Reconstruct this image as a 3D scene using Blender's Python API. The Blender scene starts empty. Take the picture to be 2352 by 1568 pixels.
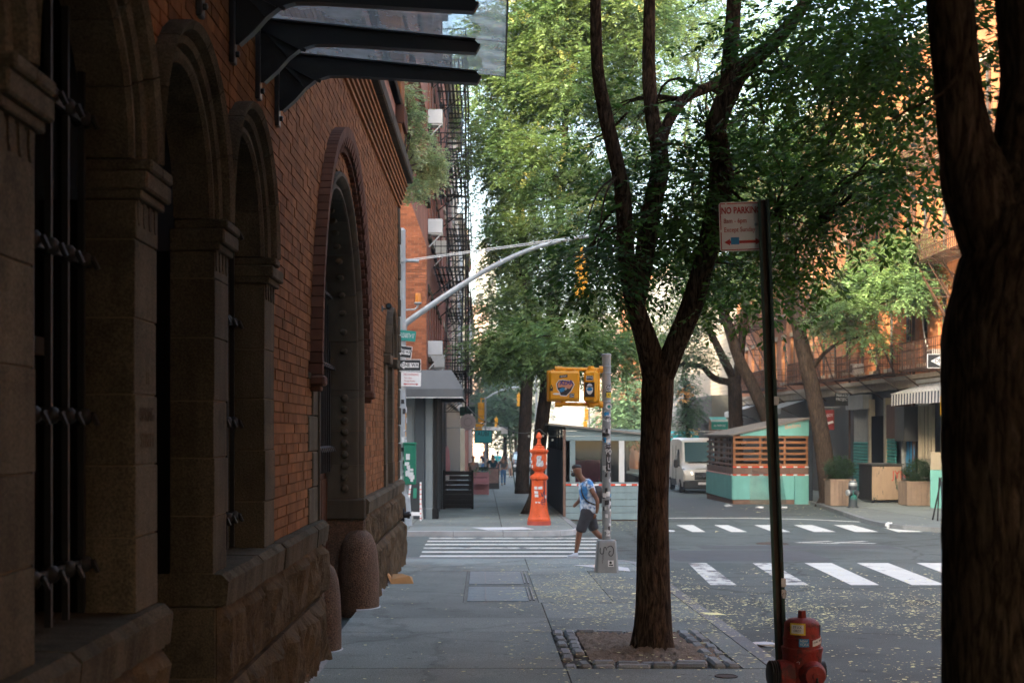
import bpy, math, random
import numpy as np
from mathutils import Vector, Matrix, Euler, noise as mnoise
PI = math.pi
random.seed(11)
RNG = np.random.default_rng(11)
scene = bpy.context.scene
COL = scene.collection

# ------------------------------------------------------------------ camera
EYE = 1.95
cam_d = bpy.data.cameras.new('camera')
cam_d.sensor_width = 36.0
cam_d.lens = 50.0
cam_d.shift_x = 0.0272
cam_d.shift_y = 0.0884
cam_d.clip_start = 0.1
cam_d.clip_end = 3000.0
cam_d.dof.use_dof = True
cam_d.dof.focus_distance = 14.5
cam_d.dof.aperture_fstop = 3.6
cam = bpy.data.objects.new('camera', cam_d)
cam.location = (0, 0, EYE)
cam.rotation_euler = (PI / 2, 0, 0)
COL.objects.link(cam)
scene.camera = cam

# ------------------------------------------------------------------ light
SUN_EL = math.radians(23.0)
SUN_DIR = Vector((-0.53, -0.85, 0)).normalized()          # horizontal direction towards the sun
world = bpy.data.worlds.new('World')
scene.world = world
world.use_nodes = True
wn = world.node_tree
wn.nodes.clear()
w_out = wn.nodes.new('ShaderNodeOutputWorld')
w_bg = wn.nodes.new('ShaderNodeBackground')
w_sky = wn.nodes.new('ShaderNodeTexSky')
w_sky.sky_type = 'NISHITA'
w_sky.sun_disc = False
w_sky.sun_elevation = SUN_EL
w_sky.sun_rotation = math.atan2(SUN_DIR.x, SUN_DIR.y)
w_sky.air_density = 1.0
w_sky.dust_density = 4.5
w_sky.ozone_density = 0.0
w_bg.inputs['Strength'].default_value = 0.15
wn.links.new(w_sky.outputs['Color'], w_bg.inputs['Color'])
wn.links.new(w_bg.outputs['Background'], w_out.inputs['Surface'])
sun_d = bpy.data.lights.new('sun', 'SUN')
sun_d.energy = 2.6
sun_d.angle = math.radians(0.6)
sun_d.color = (1.0, 0.80, 0.52)
sun = bpy.data.objects.new('sun', sun_d)
to_sun = Vector((SUN_DIR.x * math.cos(SUN_EL), SUN_DIR.y * math.cos(SUN_EL), math.sin(SUN_EL)))
sun.rotation_euler = to_sun.to_track_quat('Z', 'Y').to_euler()
sun.location = (-20, -30, 40)
COL.objects.link(sun)
vs = scene.view_settings
vs.view_transform = 'Standard'
vs.look = 'None'
vs.exposure = 2.95
vs.gamma = 1.0
vs.use_curve_mapping = False
scene.render.film_transparent = False
cy = scene.cycles
cy.max_bounces = 7
cy.diffuse_bounces = 3
cy.glossy_bounces = 3
cy.transmission_bounces = 4
cy.transparent_max_bounces = 12
cy.use_denoising = True

# ------------------------------------------------------------------ measuring
FPX, VX, VY = 3266.7, 1112.0, 992.0            # focal length and vanishing point in a 2352 x 1568 picture
SLOPE = 0.013                                  # the street falls gently away
ROADDROP = 0.12
def gz(y): return -SLOPE * y                   # pavement level
def rz(y): return -SLOPE * y - ROADDROP        # roadway level
def at(px, py, d): return Vector(((px - VX) / FPX * d, d, EYE - (py - VY) / FPX * d))
def X(px, d): return (px - VX) / FPX * d
def Z(py, d): return EYE - (py - VY) / FPX * d

# ------------------------------------------------------------------ scene helpers
def tag(o, label=None, cat=None, group=None, kind=None):
    if label: o['label'] = label
    if cat: o['category'] = cat
    if group: o['group'] = group
    if kind: o['kind'] = kind
    return o

def empty(name, loc, rotz=0.0, label=None, cat=None, group=None):
    o = bpy.data.objects.new(name, None)
    o.empty_display_size = 0.2
    COL.objects.link(o)
    o.location = loc
    o.rotation_euler = (0, 0, rotz)
    return tag(o, label, cat, group)

def link(name, me, mat=None, parent=None, loc=None, rot=None, scale=None):
    o = bpy.data.objects.new(name, me)
    if mat is not None and len(me.materials) == 0:
        me.materials.append(mat)
    COL.objects.link(o)
    if parent is not None: o.parent = parent
    if loc is not None: o.location = loc
    if rot is not None: o.rotation_euler = rot
    if scale is not None: o.scale = scale
    return o

def copy_tree(o, parent=None):
    c = o.copy()
    COL.objects.link(c)
    c.parent = parent
    for ch in list(o.children):
        copy_tree(ch, c)
    return c

def catmull(pts, step):
    P = [Vector(p) for p in pts]
    if len(P) < 3:
        n = max(1, int((P[1] - P[0]).length / step))
        return [P[0].lerp(P[1], i / n) for i in range(n + 1)], [i / n for i in range(n + 1)]
    out, par = [], []
    for i in range(len(P) - 1):
        p0 = P[i - 1] if i else P[0] * 2 - P[1]
        p1, p2 = P[i], P[i + 1]
        p3 = P[i + 2] if i + 2 < len(P) else P[-1] * 2 - P[-2]
        n = max(1, int((p2 - p1).length / step))
        for k in range(n):
            t = k / n
            out.append(0.5 * ((2 * p1) + (p2 - p0) * t + (2 * p0 - 5 * p1 + 4 * p2 - p3) * t * t + (3 * p1 - p0 - 3 * p2 + p3) * t ** 3))
            par.append(i + t)
    out.append(P[-1]); par.append(len(P) - 1)
    return out, par

class MB:
    """collects shapes, then links them as one mesh object"""
    def __init__(self):
        self.v, self.f, self.mi = [], [], []
        self.m = 0
    def add(self, vs, fs):
        b = len(self.v)
        self.v.extend([tuple(p) for p in vs])
        for f in fs:
            self.f.append(tuple(b + i for i in f)); self.mi.append(self.m)
        return self
    def box(self, x0, x1, y0, y1, z0, z1):
        return self.add([(x0,y0,z0),(x1,y0,z0),(x1,y1,z0),(x0,y1,z0),(x0,y0,z1),(x1,y0,z1),(x1,y1,z1),(x0,y1,z1)],
                        [(0,3,2,1),(4,5,6,7),(0,1,5,4),(1,2,6,5),(2,3,7,6),(3,0,4,7)])
    def bbox(self, x0, x1, y0, y1, z0, z1, b=0.01):
        """box with chamfered edges"""
        b = min(b, (x1-x0)*.45, (y1-y0)*.45, (z1-z0)*.45)
        vs = []
        for sx in (0, 1):
            for sy in (0, 1):
                for sz in (0, 1):
                    x, y, z = (x0, x1)[sx], (y0, y1)[sy], (z0, z1)[sz]
                    dx, dy, dz = (b, -b)[sx], (b, -b)[sy], (b, -b)[sz]
                    vs += [(x, y+dy, z+dz), (x+dx, y, z+dz), (x+dx, y+dy, z)]
        def i(sx, sy, sz, a): return (sx*4+sy*2+sz)*3+a
        fs = []
        for s in (0, 1):
            q = [i(s,0,0,0), i(s,1,0,0), i(s,1,1,0), i(s,0,1,0)]; fs.append(q if s else q[::-1])
            q = [i(0,s,0,1), i(0,s,1,1), i(1,s,1,1), i(1,s,0,1)]; fs.append(q if s else q[::-1])
            q = [i(0,0,s,2), i(1,0,s,2), i(1,1,s,2), i(0,1,s,2)]; fs.append(q if s else q[::-1])
        for a in (0, 1):
            for c in (0, 1):
                q = [i(a,c,0,0), i(a,c,1,0), i(a,c,1,1), i(a,c,0,1)]; fs.append(q if (a ^ c) else q[::-1])
                q = [i(a,0,c,0), i(a,0,c,2), i(a,1,c,2), i(a,1,c,0)]; fs.append(q if not (a ^ c) else q[::-1])
                q = [i(0,a,c,1), i(0,a,c,2), i(1,a,c,2), i(1,a,c,1)]; fs.append(q if (a ^ c) else q[::-1])
        for sx in (0, 1):
            for sy in (0, 1):
                for sz in (0, 1):
                    q = [i(sx,sy,sz,0), i(sx,sy,sz,1), i(sx,sy,sz,2)]
                    fs.append(q if (sx+sy+sz) % 2 == 1 else q[::-1])
        return self.add(vs, fs)
    def bar(self, a, b, w, h=None, up=(0, 0, 1)):
        """square bar from a to b"""
        a, b = Vector(a), Vector(b); h = h or w
        d = (b - a).normalized(); u = Vector(up)
        if abs(d.dot(u)) > .95: u = Vector((0, 1, 0)) if abs(d.y) < .9 else Vector((1, 0, 0))
        s = d.cross(u).normalized() * w / 2; t = s.cross(d).normalized() * h / 2
        return self.add([a-s-t, a+s-t, a+s+t, a-s+t, b-s-t, b+s-t, b+s+t, b-s+t],
                        [(0,1,2,3),(7,6,5,4),(4,5,1,0),(5,6,2,1),(6,7,3,2),(7,4,0,3)])
    def tube(self, pts, radii, seg=10, step=None, bark=0.0, seed=0, cap=True, flare=None):
        if step: path, par = catmull(pts, step)
        else: path, par = [Vector(p) for p in pts], list(range(len(pts)))
        if not hasattr(radii, '__len__'): radii = [radii] * len(pts)
        rr = [radii[int(t)] + (radii[min(int(t)+1, len(radii)-1)] - radii[int(t)]) * (t - int(t)) for t in par]
        n = len(path); vs = []; fs = []
        d0 = (path[1] - path[0]).normalized()
        u = d0.orthogonal().normalized()
        rnd = random.Random(seed); ph = [rnd.uniform(0, 6.28) for _ in range(6)]
        L = 0
        for i, p in enumerate(path):
            d = (path[min(i+1, n-1)] - path[max(i-1, 0)])
            d = d.normalized() if d.length > 1e-9 else d0
            u = (u - d * u.dot(d)).normalized(); w = d.cross(u)
            if i: L += (p - path[i-1]).length
            for k in range(seg):
                a = 2 * PI * k / seg
                r = rr[i]
                if bark:
                    ca, sa = math.cos(a), math.sin(a); q = Vector((ca*2.6+ph[0], sa*2.6+ph[1], L*.9))
                    n1 = mnoise.noise(q); n2 = mnoise.noise(Vector((ca*7+ph[2]+n1*.8, sa*7, L*2.2+ph[3]))); n3 = mnoise.noise(Vector((ca*16+n2, sa*16+ph[4], L*5)))
                    r *= 1 + bark * (1.0*mnoise.noise(Vector((ca*.8, sa*.8, L*1.3+ph[5]))) + .8*n1 - 1.5*(abs(n2)-.25) - .9*(abs(n3)-.2))
                if flare: r *= flare(L, a)
                vs.append(p + (u * math.cos(a) + w * math.sin(a)) * r)
        for i in range(n - 1):
            for k in range(seg):
                k2 = (k + 1) % seg
                fs.append((i*seg+k, i*seg+k2, (i+1)*seg+k2, (i+1)*seg+k))
        if cap:
            fs.append(tuple(range(seg))[::-1]); fs.append(tuple((n-1)*seg+k for k in range(seg)))
        return self.add(vs, fs)
    def cyl(self, a, b, r0, r1=None, seg=14):
        return self.tube([a, b], [r0, r0 if r1 is None else r1], seg)
    def lathe(self, c, prof, seg=24, axis='z', sq=None):
        """prof: (radius, height) pairs; axis the direction of the height"""
        vs, fs = [], []
        for r, h in prof:
            for k in range(seg):
                a = 2 * PI * (k + .5) / seg
                x, y = r * math.cos(a), r * math.sin(a)
                vs.append({'z': (c[0]+x, c[1]+y, c[2]+h), 'x': (c[0]+h, c[1]+x, c[2]+y), 'y': (c[0]+y, c[1]+h, c[2]+x)}[axis])
        n = len(prof)
        for i in range(n - 1):
            for k in range(seg):
                k2 = (k + 1) % seg
                fs.append((i*seg+k, i*seg+k2, (i+1)*seg+k2, (i+1)*seg+k))
        fs.append(tuple(range(seg))[::-1]); fs.append(tuple((n-1)*seg+k for k in range(seg)))
        return self.add(vs, fs)
    def prism(self, poly, lo, hi, axis='y'):
        """poly of 2-d points, thickened along axis: y -> (x, z), x -> (y, z), z -> (x, y)"""
        n = len(poly)
        def p(q, t): return {'y': (q[0], t, q[1]), 'x': (t, q[0], q[1]), 'z': (q[0], q[1], t)}[axis]
        vs = [p(q, lo) for q in poly] + [p(q, hi) for q in poly]
        fs = [tuple(range(n)), tuple(range(2*n-1, n-1, -1))] + [(i, i+n, (i+1) % n + n, (i+1) % n) for i in range(n)]
        return self.add(vs, fs)
    def ball(self, c, r, seg=12, rings=8, jit=0.0, seed=0):
        if not hasattr(r, '__len__'): r = (r, r, r)
        rnd = random.Random(seed)
        vs = [(c[0], c[1], c[2]-r[2])]; fs = []
        for i in range(1, rings):
            t = PI * i / rings
            for k in range(seg):
                a = 2*PI*k/seg; j = 1 + rnd.uniform(-jit, jit)
                vs.append((c[0]+r[0]*j*math.sin(t)*math.cos(a), c[1]+r[1]*j*math.sin(t)*math.sin(a), c[2]-r[2]*j*math.cos(t)))
        vs.append((c[0], c[1], c[2]+r[2])); e = len(vs)-1
        for k in range(seg):
            fs.append((0, 1+(k+1) % seg, 1+k)); b = 1+(rings-2)*seg
            fs.append((e, b+k, b+(k+1) % seg))
        for i in range(rings-2):
            for k in range(seg):
                k2 = (k+1) % seg; b = 1+i*seg
                fs.append((b+k, b+k2, b+seg+k2, b+seg+k))
        return self.add(vs, fs)
    def xform(self, M):
        self.v = [tuple(M @ Vector(p)) for p in self.v]; return self
    def mesh(self, name, mats, smooth=False):
        me = bpy.data.meshes.new(name)
        me.from_pydata(self.v, [], self.f)
        for m in (mats if isinstance(mats, (list, tuple)) else [mats]): me.materials.append(m)
        if any(self.mi): me.polygons.foreach_set('material_index', self.mi)
        if smooth:
            me.polygons.foreach_set('use_smooth', [True]*len(me.polygons))
            if smooth != 'all': me.set_sharp_from_angle(angle=math.radians(38))
        me.update()
        return me
    def build(self, name, mats, parent=None, smooth=False, off=None, loc=None, rot=None):
        """off: world offset taken off the vertices (the parent's place)"""
        if off is not None:
            ox, oy, oz = off
            self.v = [(x-ox, y-oy, z-oz) for x, y, z in self.v]
        return link(name, self.mesh(name, mats, smooth), None, parent, loc, rot)

def one(name, mb, mats, loc, label, cat, group=None, smooth=False):
    """a thing that is one mesh, vertices given in world space, origin at loc"""
    return tag(mb.build(name, mats, None, smooth, off=loc, loc=loc), label, cat, group)

def lettering(body, size, mat, parent, loc, rot, align='CENTER', sx=1.0, extrude=0.0015, name='lettering', bold=0.0):
    cu = bpy.data.curves.new('txt', 'FONT')
    cu.body = body; cu.size = size; cu.align_x = align; cu.align_y = 'CENTER'; cu.extrude = extrude; cu.offset = bold
    cu.resolution_u = 3
    t = bpy.data.objects.new('txt', cu); COL.objects.link(t)
    dg = bpy.context.evaluated_depsgraph_get()
    me = bpy.data.meshes.new_from_object(t.evaluated_get(dg))
    bpy.data.objects.remove(t); bpy.data.curves.remove(cu)
    me.materials.clear()
    o = link(name, me, mat, parent, loc, rot, (sx, 1, 1))
    return o

FACE_Y = (PI/2, 0, 0)            # lettering that is read from the camera side (facing -y)

def np_mesh(name, verts, quads, mat, smooth=False):
    me = bpy.data.meshes.new(name)
    nv, nf = len(verts), len(quads); k = quads.shape[1]
    me.vertices.add(nv); me.loops.add(nf*k); me.polygons.add(nf)
    me.vertices.foreach_set('co', np.ascontiguousarray(verts, dtype=np.float32).ravel())
    me.loops.foreach_set('vertex_index', np.ascontiguousarray(quads, dtype=np.int32).ravel())
    me.polygons.foreach_set('loop_start', np.arange(0, nf*k, k, dtype=np.int32))
    if smooth: me.polygons.foreach_set('use_smooth', np.ones(nf, dtype=bool))
    me.materials.append(mat)
    me.update(calc_edges=True)
    return me

# ------------------------------------------------------------------ materials
def _mat(name):
    m = bpy.data.materials.new(name); m.use_nodes = True
    nt = m.node_tree; nt.nodes.clear()
    out = nt.nodes.new('ShaderNodeOutputMaterial')
    return m, nt, out
def N(nt, t, **kw):
    n = nt.nodes.new(t)
    for k, v in kw.items(): setattr(n, k, v)
    return n
def noise(nt, vec, scale, detail=5, rough=.6):
    n = N(nt, 'ShaderNodeTexNoise'); n.inputs['Scale'].default_value = scale
    n.inputs['Detail'].default_value = detail; n.inputs['Roughness'].default_value = rough
    nt.links.new(vec, n.inputs['Vector']); return n.outputs['Fac']
def maprange(nt, val, a, b, c, d):
    n = N(nt, 'ShaderNodeMapRange'); 
    for i, x in enumerate((a, b, c, d)): n.inputs[i+1].default_value = x
    nt.links.new(val, n.inputs[0]); return n.outputs[0]
def math_(nt, op, a, b):
    n = N(nt, 'ShaderNodeMath', operation=op)
    for i, x in enumerate((a, b)):
        if isinstance(x, (int, float)): n.inputs[i].default_value = x
        else: nt.links.new(x, n.inputs[i])
    return n.outputs[0]
def mixc(nt, fac, a, b, blend='MIX'):
    n = N(nt, 'ShaderNodeMix', data_type='RGBA', blend_type=blend)
    if isinstance(fac, (int, float)): n.inputs[0].default_value = fac
    else: nt.links.new(fac, n.inputs[0])
    for i, x in ((6, a), (7, b)):
        if isinstance(x, (tuple, list)): n.inputs[i].default_value = (*x[:3], 1)
        else: nt.links.new(x, n.inputs[i])
    return n.outputs[2]
def scalec(nt, col, val):
    n = N(nt, 'ShaderNodeVectorMath', operation='SCALE')
    if isinstance(col, (tuple, list)): n.inputs[0].default_value = col[:3]
    else: nt.links.new(col, n.inputs[0])
    if isinstance(val, (int, float)): n.inputs['Scale'].default_value = val
    else: nt.links.new(val, n.inputs['Scale'])
    return n.outputs[0]
def coords(nt, scale=(1, 1, 1), world=False):
    if world: src = N(nt, 'ShaderNodeNewGeometry').outputs['Position']
    else: src = N(nt, 'ShaderNodeTexCoord').outputs['Object']
    mp = N(nt, 'ShaderNodeMapping'); mp.inputs['Scale'].default_value = scale
    nt.links.new(src, mp.inputs['Vector']); return mp.outputs[0]

def M(name, col, rough=.75, var=.25, scale=3.0, bump=0.0, bscale=60.0, metal=0.0, rnd=0.0, isl=0.0, col2=None, c2scale=1.5,
      c2lo=.55, c2hi=.7, stretch=(1, 1, 1), spec=.4, world=True, fine=0.0, fscale=300.0, streak=0.0, spots=0.0, sscale=5.0, ssize=.12, cracks=0.0, kscale=.35):
    m, nt, out = _mat(name)
    b = N(nt, 'ShaderNodeBsdfPrincipled')
    v = coords(nt, stretch, world)
    f = maprange(nt, noise(nt, v, scale), .25, .75, 1-var, 1+var)
    if fine: f = math_(nt, 'MULTIPLY', f, maprange(nt, noise(nt, v, fscale, 2), .33, .67, 1-fine, 1+fine))
    if streak:
        vs_ = coords(nt, (2.2, 2.2, .18), world)
        f = math_(nt, 'MULTIPLY', f, maprange(nt, noise(nt, vs_, 3.0, 4), .35, .75, 1.0, 1-streak))
    if rnd:
        oi = N(nt, 'ShaderNodeObjectInfo')
        f = math_(nt, 'MULTIPLY', f, maprange(nt, oi.outputs['Random'], 0, 1, 1-rnd, 1+rnd))
    if isl:
        g = N(nt, 'ShaderNodeNewGeometry')
        f = math_(nt, 'MULTIPLY', f, maprange(nt, g.outputs['Random Per Island'], 0, 1, 1-isl, 1+isl))
    c = col
    if col2: c = mixc(nt, maprange(nt, noise(nt, v, c2scale, 6, .65), c2lo, c2hi, 0, 1), col, col2)
    if spots:
        vo = N(nt, 'ShaderNodeTexVoronoi'); vo.inputs['Scale'].default_value = sscale; nt.links.new(v, vo.inputs['Vector'])
        sep = N(nt, 'ShaderNodeSeparateColor'); nt.links.new(vo.outputs['Color'], sep.inputs[0])
        dd = math_(nt, 'DIVIDE', vo.outputs['Distance'], math_(nt, 'ADD', math_(nt, 'MULTIPLY', sep.outputs[0], ssize), .001))
        f = math_(nt, 'MULTIPLY', f, maprange(nt, dd, .75, 1.0, 1-spots, 1))
    if cracks:
        nzc = N(nt, 'ShaderNodeTexNoise'); nzc.inputs['Scale'].default_value = 2.5; nzc.inputs['Detail'].default_value = 6; nt.links.new(v, nzc.inputs['Vector'])
        va = N(nt, 'ShaderNodeVectorMath', operation='MULTIPLY_ADD'); nt.links.new(nzc.outputs['Color'], va.inputs[0]); va.inputs[1].default_value = (.5, .5, .5); nt.links.new(v, va.inputs[2])
        vo = N(nt, 'ShaderNodeTexVoronoi', feature='DISTANCE_TO_EDGE'); vo.inputs['Scale'].default_value = kscale; nt.links.new(va.outputs[0], vo.inputs['Vector'])
        f = math_(nt, 'MULTIPLY', f, maprange(nt, vo.outputs['Distance'], .002, .012, 1-cracks, 1))
    nt.links.new(scalec(nt, c, f), b.inputs['Base Color'])
    b.inputs['Roughness'].default_value = rough; b.inputs['Metallic'].default_value = metal
    b.inputs['Specular IOR Level'].default_value = spec
    if bump:
        bp = N(nt, 'ShaderNodeBump'); bp.inputs['Strength'].default_value = bump; bp.inputs['Distance'].default_value = .02
        nt.links.new(noise(nt, v, bscale, 4), bp.inputs['Height']); nt.links.new(bp.outputs[0], b.inputs['Normal'])
    nt.links.new(b.outputs[0], out.inputs['Surface'])
    return m

def M_brick(name, c1, c2, mortar, axis='x', bw=.21, bh=.075, rough=.85):
    """brickwork too far away to build brick by brick; axis: the wall's normal"""
    m, nt, out = _mat(name)
    b = N(nt, 'ShaderNodeBsdfPrincipled'); b.inputs['Roughness'].default_value = rough
    pos = N(nt, 'ShaderNodeNewGeometry').outputs['Position']
    sep = N(nt, 'ShaderNodeSeparateXYZ'); nt.links.new(pos, sep.inputs[0])
    cmb = N(nt, 'ShaderNodeCombineXYZ')
    nt.links.new(sep.outputs['Y' if axis == 'x' else 'X'], cmb.inputs[0]); nt.links.new(sep.outputs['Z'], cmb.inputs[1])
    br = N(nt, 'ShaderNodeTexBrick'); nt.links.new(cmb.outputs[0], br.inputs['Vector'])
    br.inputs['Color1'].default_value = (*c1, 1); br.inputs['Color2'].default_value = (*c2, 1); br.inputs['Mortar'].default_value = (*mortar, 1)
    br.inputs['Scale'].default_value = 1.0; br.inputs['Brick Width'].default_value = bw; br.inputs['Row Height'].default_value = bh
    br.inputs['Mortar Size'].default_value = .006; br.inputs['Bias'].default_value = 0
    f = maprange(nt, noise(nt, pos, .9, 5), .3, .7, .75, 1.2)
    vs_ = coords(nt, (1.6, 1.6, .15), True)
    f = math_(nt, 'MULTIPLY', f, maprange(nt, noise(nt, vs_, 2.0, 4), .4, .75, 1.0, .72))
    nt.links.new(scalec(nt, br.outputs['Color'], f), b.inputs['Base Color'])
    bp = N(nt, 'ShaderNodeBump'); bp.inputs['Strength'].default_value = .5; bp.inputs['Distance'].default_value = .01; bp.invert = True
    nt.links.new(br.outputs['Fac'], bp.inputs['Height']); nt.links.new(bp.outputs[0], b.inputs['Normal'])
    nt.links.new(b.outputs[0], out.inputs['Surface'])
    return m

def M_leaf(name, col, col2, trans=.45, isl=.45, rough=.5):
    m, nt, out = _mat(name)
    g = N(nt, 'ShaderNodeNewGeometry')
    f = maprange(nt, g.outputs['Random Per Island'], 0, 1, 1-isl, 1+isl)
    big = maprange(nt, noise(nt, g.outputs['Position'], .8, 3), .35, .65, 0, 1)
    c = scalec(nt, mixc(nt, big, col, col2), f)
    d = N(nt, 'ShaderNodeBsdfPrincipled'); d.inputs['Roughness'].default_value = rough; d.inputs['Specular IOR Level'].default_value = .35
    t = N(nt, 'ShaderNodeBsdfTranslucent')
    nt.links.new(c, d.inputs['Base Color'])
    warm = mixc(nt, .5, c, (1.0, .95, .35), 'MULTIPLY')
    nt.links.new(scalec(nt, warm, 1.6), t.inputs['Color'])
    mx = N(nt, 'ShaderNodeMixShader'); mx.inputs[0].default_value = trans
    nt.links.new(d.outputs[0], mx.inputs[1]); nt.links.new(t.outputs[0], mx.inputs[2])
    nt.links.new(mx.outputs[0], out.inputs['Surface'])
    return m

def M_bark(name, c1, c2, sc=1.0):
    m, nt, out = _mat(name)
    b = N(nt, 'ShaderNodeBsdfPrincipled'); b.inputs['Roughness'].default_value = .95; b.inputs['Specular IOR Level'].default_value = .05
    v0 = coords(nt, (1, 1, .20), True)
    nz = N(nt, 'ShaderNodeTexNoise'); nz.inputs['Scale'].default_value = 9*sc; nz.inputs['Detail'].default_value = 3; nt.links.new(v0, nz.inputs['Vector'])
    va = N(nt, 'ShaderNodeVectorMath', operation='MULTIPLY_ADD'); nt.links.new(nz.outputs['Color'], va.inputs[0]); va.inputs[1].default_value = (.09, .09, .09); nt.links.new(v0, va.inputs[2])
    v = va.outputs[0]
    vo = N(nt, 'ShaderNodeTexVoronoi', feature='DISTANCE_TO_EDGE'); vo.inputs['Scale'].default_value = 20*sc; nt.links.new(v, vo.inputs['Vector'])
    crack = maprange(nt, vo.outputs['Distance'], 0, .22, 0, 1)
    n1 = math_(nt, 'ADD', math_(nt, 'MULTIPLY', noise(nt, v, 46*sc, 6, .7), .86), math_(nt, 'MULTIPLY', crack, .14))
    n2 = noise(nt, coords(nt, (1, 1, .5), True), 5*sc, 4)
    f = maprange(nt, n1, .38, .78, 0, 1)
    c = scalec(nt, mixc(nt, f, c1, c2), maprange(nt, n2, .3, .7, .7, 1.25))
    nt.links.new(c, b.inputs['Base Color'])
    bp = N(nt, 'ShaderNodeBump'); bp.inputs['Strength'].default_value = 1.0; bp.inputs['Distance'].default_value = .03
    nt.links.new(f, bp.inputs['Height']); nt.links.new(bp.outputs[0], b.inputs['Normal'])
    nt.links.new(b.outputs[0], out.inputs['Surface'])
    return m

def M_glass(name, tint, gloss=.25, alpha=.65, haze=.12, rough=.04):
    """thin sheet glass: tinted see-through, mirror at a slant, a film of dirt"""
    m, nt, out = _mat(name)
    tr = N(nt, 'ShaderNodeBsdfTransparent'); tr.inputs[0].default_value = (*tint, 1)
    gl = N(nt, 'ShaderNodeBsdfGlossy'); gl.inputs['Roughness'].default_value = rough; gl.inputs['Color'].default_value = (.9, .95, 1, 1)
    df = N(nt, 'ShaderNodeBsdfTranslucent'); df.inputs[0].default_value = (.55, .63, .65, 1)
    fr = N(nt, 'ShaderNodeFresnel'); fr.inputs[0].default_value = 1.5
    a = N(nt, 'ShaderNodeMixShader'); nt.links.new(maprange(nt, noise(nt, coords(nt, (1, 1, 1), True), 2.5), .3, .7, haze*.5, haze*1.5), a.inputs[0])
    nt.links.new(tr.outputs[0], a.inputs[1]); nt.links.new(df.outputs[0], a.inputs[2])
    c = N(nt, 'ShaderNodeMixShader'); nt.links.new(maprange(nt, fr.outputs[0], 0, 1, gloss*.2, .40), c.inputs[0])
    nt.links.new(a.outputs[0], c.inputs[1]); nt.links.new(gl.outputs[0], c.inputs[2])
    nt.links.new(c.outputs[0], out.inputs['Surface'])
    return m

def M_pane(name, col=(.02, .025, .03), rough=.06):
    """dark window glass seen from the street"""
    m, nt, out = _mat(name)
    b = N(nt, 'ShaderNodeBsdfPrincipled')
    oi = N(nt, 'ShaderNodeObjectInfo')
    nt.links.new(scalec(nt, col, maprange(nt, oi.outputs['Random'], 0, 1, .4, 2.6)), b.inputs['Base Color'])
    b.inputs['Roughness'].default_value = rough; b.inputs['Specular IOR Level'].default_value = .8
    bp = N(nt, 'ShaderNodeBump'); bp.inputs['Strength'].default_value = .06; bp.inputs['Distance'].default_value = .05
    nt.links.new(noise(nt, coords(nt, (1, 1, 1), True), 1.4, 1), bp.inputs['Height']); nt.links.new(bp.outputs[0], b.inputs['Normal'])
    nt.links.new(b.outputs[0], out.inputs['Surface'])
    return m

def M_stripe(name, c1, c2, period, axis='Y', duty=.5, rough=.8):
    m, nt, out = _mat(name)
    b = N(nt, 'ShaderNodeBsdfPrincipled'); b.inputs['Roughness'].default_value = rough
    sep = N(nt, 'ShaderNodeSeparateXYZ'); nt.links.new(N(nt, 'ShaderNodeNewGeometry').outputs['Position'], sep.inputs[0])
    fr = math_(nt, 'FRACT', math_(nt, 'DIVIDE', sep.outputs[axis], period), 0)
    g = math_(nt, 'GREATER_THAN', fr, duty)
    c = mixc(nt, g, c1, c2)
    f = maprange(nt, noise(nt, coords(nt, (1, 1, 1), True), 2.0), .3, .7, .8, 1.15)
    nt.links.new(scalec(nt, c, f), b.inputs['Base Color'])
    nt.links.new(b.outputs[0], out.inputs['Surface'])
    return m

def M_emit(name, col, strength):
    m, nt, out = _mat(name)
    e = N(nt, 'ShaderNodeEmission'); e.inputs[0].default_value = (*col, 1); e.inputs[1].default_value = strength
    nt.links.new(e.outputs[0], out.inputs['Surface']); return m

def M_tiedye(name):
    m, nt, out = _mat(name)
    b = N(nt, 'ShaderNodeBsdfPrincipled'); b.inputs['Roughness'].default_value = .9
    v = coords(nt, (1, 1, 1), True)
    f = maprange(nt, noise(nt, v, 7.0, 4, .55), .44, .56, 0, 1)
    g = maprange(nt, noise(nt, v, 16.0, 3, .5), .5, .7, 0, 1)
    c = mixc(nt, g, mixc(nt, f, (.05, .22, .50), (.62, .70, .78)), (.03, .11, .27))
    nt.links.new(c, b.inputs['Base Color']); nt.links.new(b.outputs[0], out.inputs['Surface']); return m

# ------------------------------------------------------------------ palette
m_asphalt = M('asphalt', (.100, .124, .114), .82, .16, .5, .5, 160, fine=.40, fscale=110, col2=(.072, .089, .082), c2scale=.35, c2lo=.45, c2hi=.6, cracks=.45, kscale=.22, spots=.35, sscale=1.3, ssize=.35)
m_slab = M('pavement_slab', (.200, .236, .216), .88, .16, 1.4, .25, 200, rnd=.14, fine=.45, fscale=90, col2=(.142, .168, .154), c2scale=.9, spots=.5, sscale=4.5, ssize=.16, cracks=.22, kscale=.2)
m_slab_far = M('far_pavement', (.185, .212, .195), .88, .15, .8, .2, 120, rnd=.12, fine=.25, fscale=50, spots=.4, sscale=2.2, ssize=.2, col2=(.16, .175, .157), c2scale=.5)
m_joint = M('joint_dirt', (.035, .034, .028), .95, .3, 5)
m_curb = M('kerb_stone', (.20, .215, .215), .8, .2, 2.5, .3, 90, rnd=.15, fine=.3, fscale=90)
m_curbw = M('steel_faced_kerb', (.42, .43, .43), .6, .25, 2.5, .2, 50, rnd=.1)
m_paint = M('road_paint', (.62, .64, .58), .7, .12, 1.2, .2, 80, col2=(.20, .21, .215), c2scale=5, c2lo=.60, c2hi=.68, fine=.1)
m_paint_worn = M('worn_road_paint', (.58, .60, .54), .75, .15, 1.2, .2, 80, col2=(.085, .088, .094), c2scale=3.5, c2lo=.50, c2hi=.60)
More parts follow.
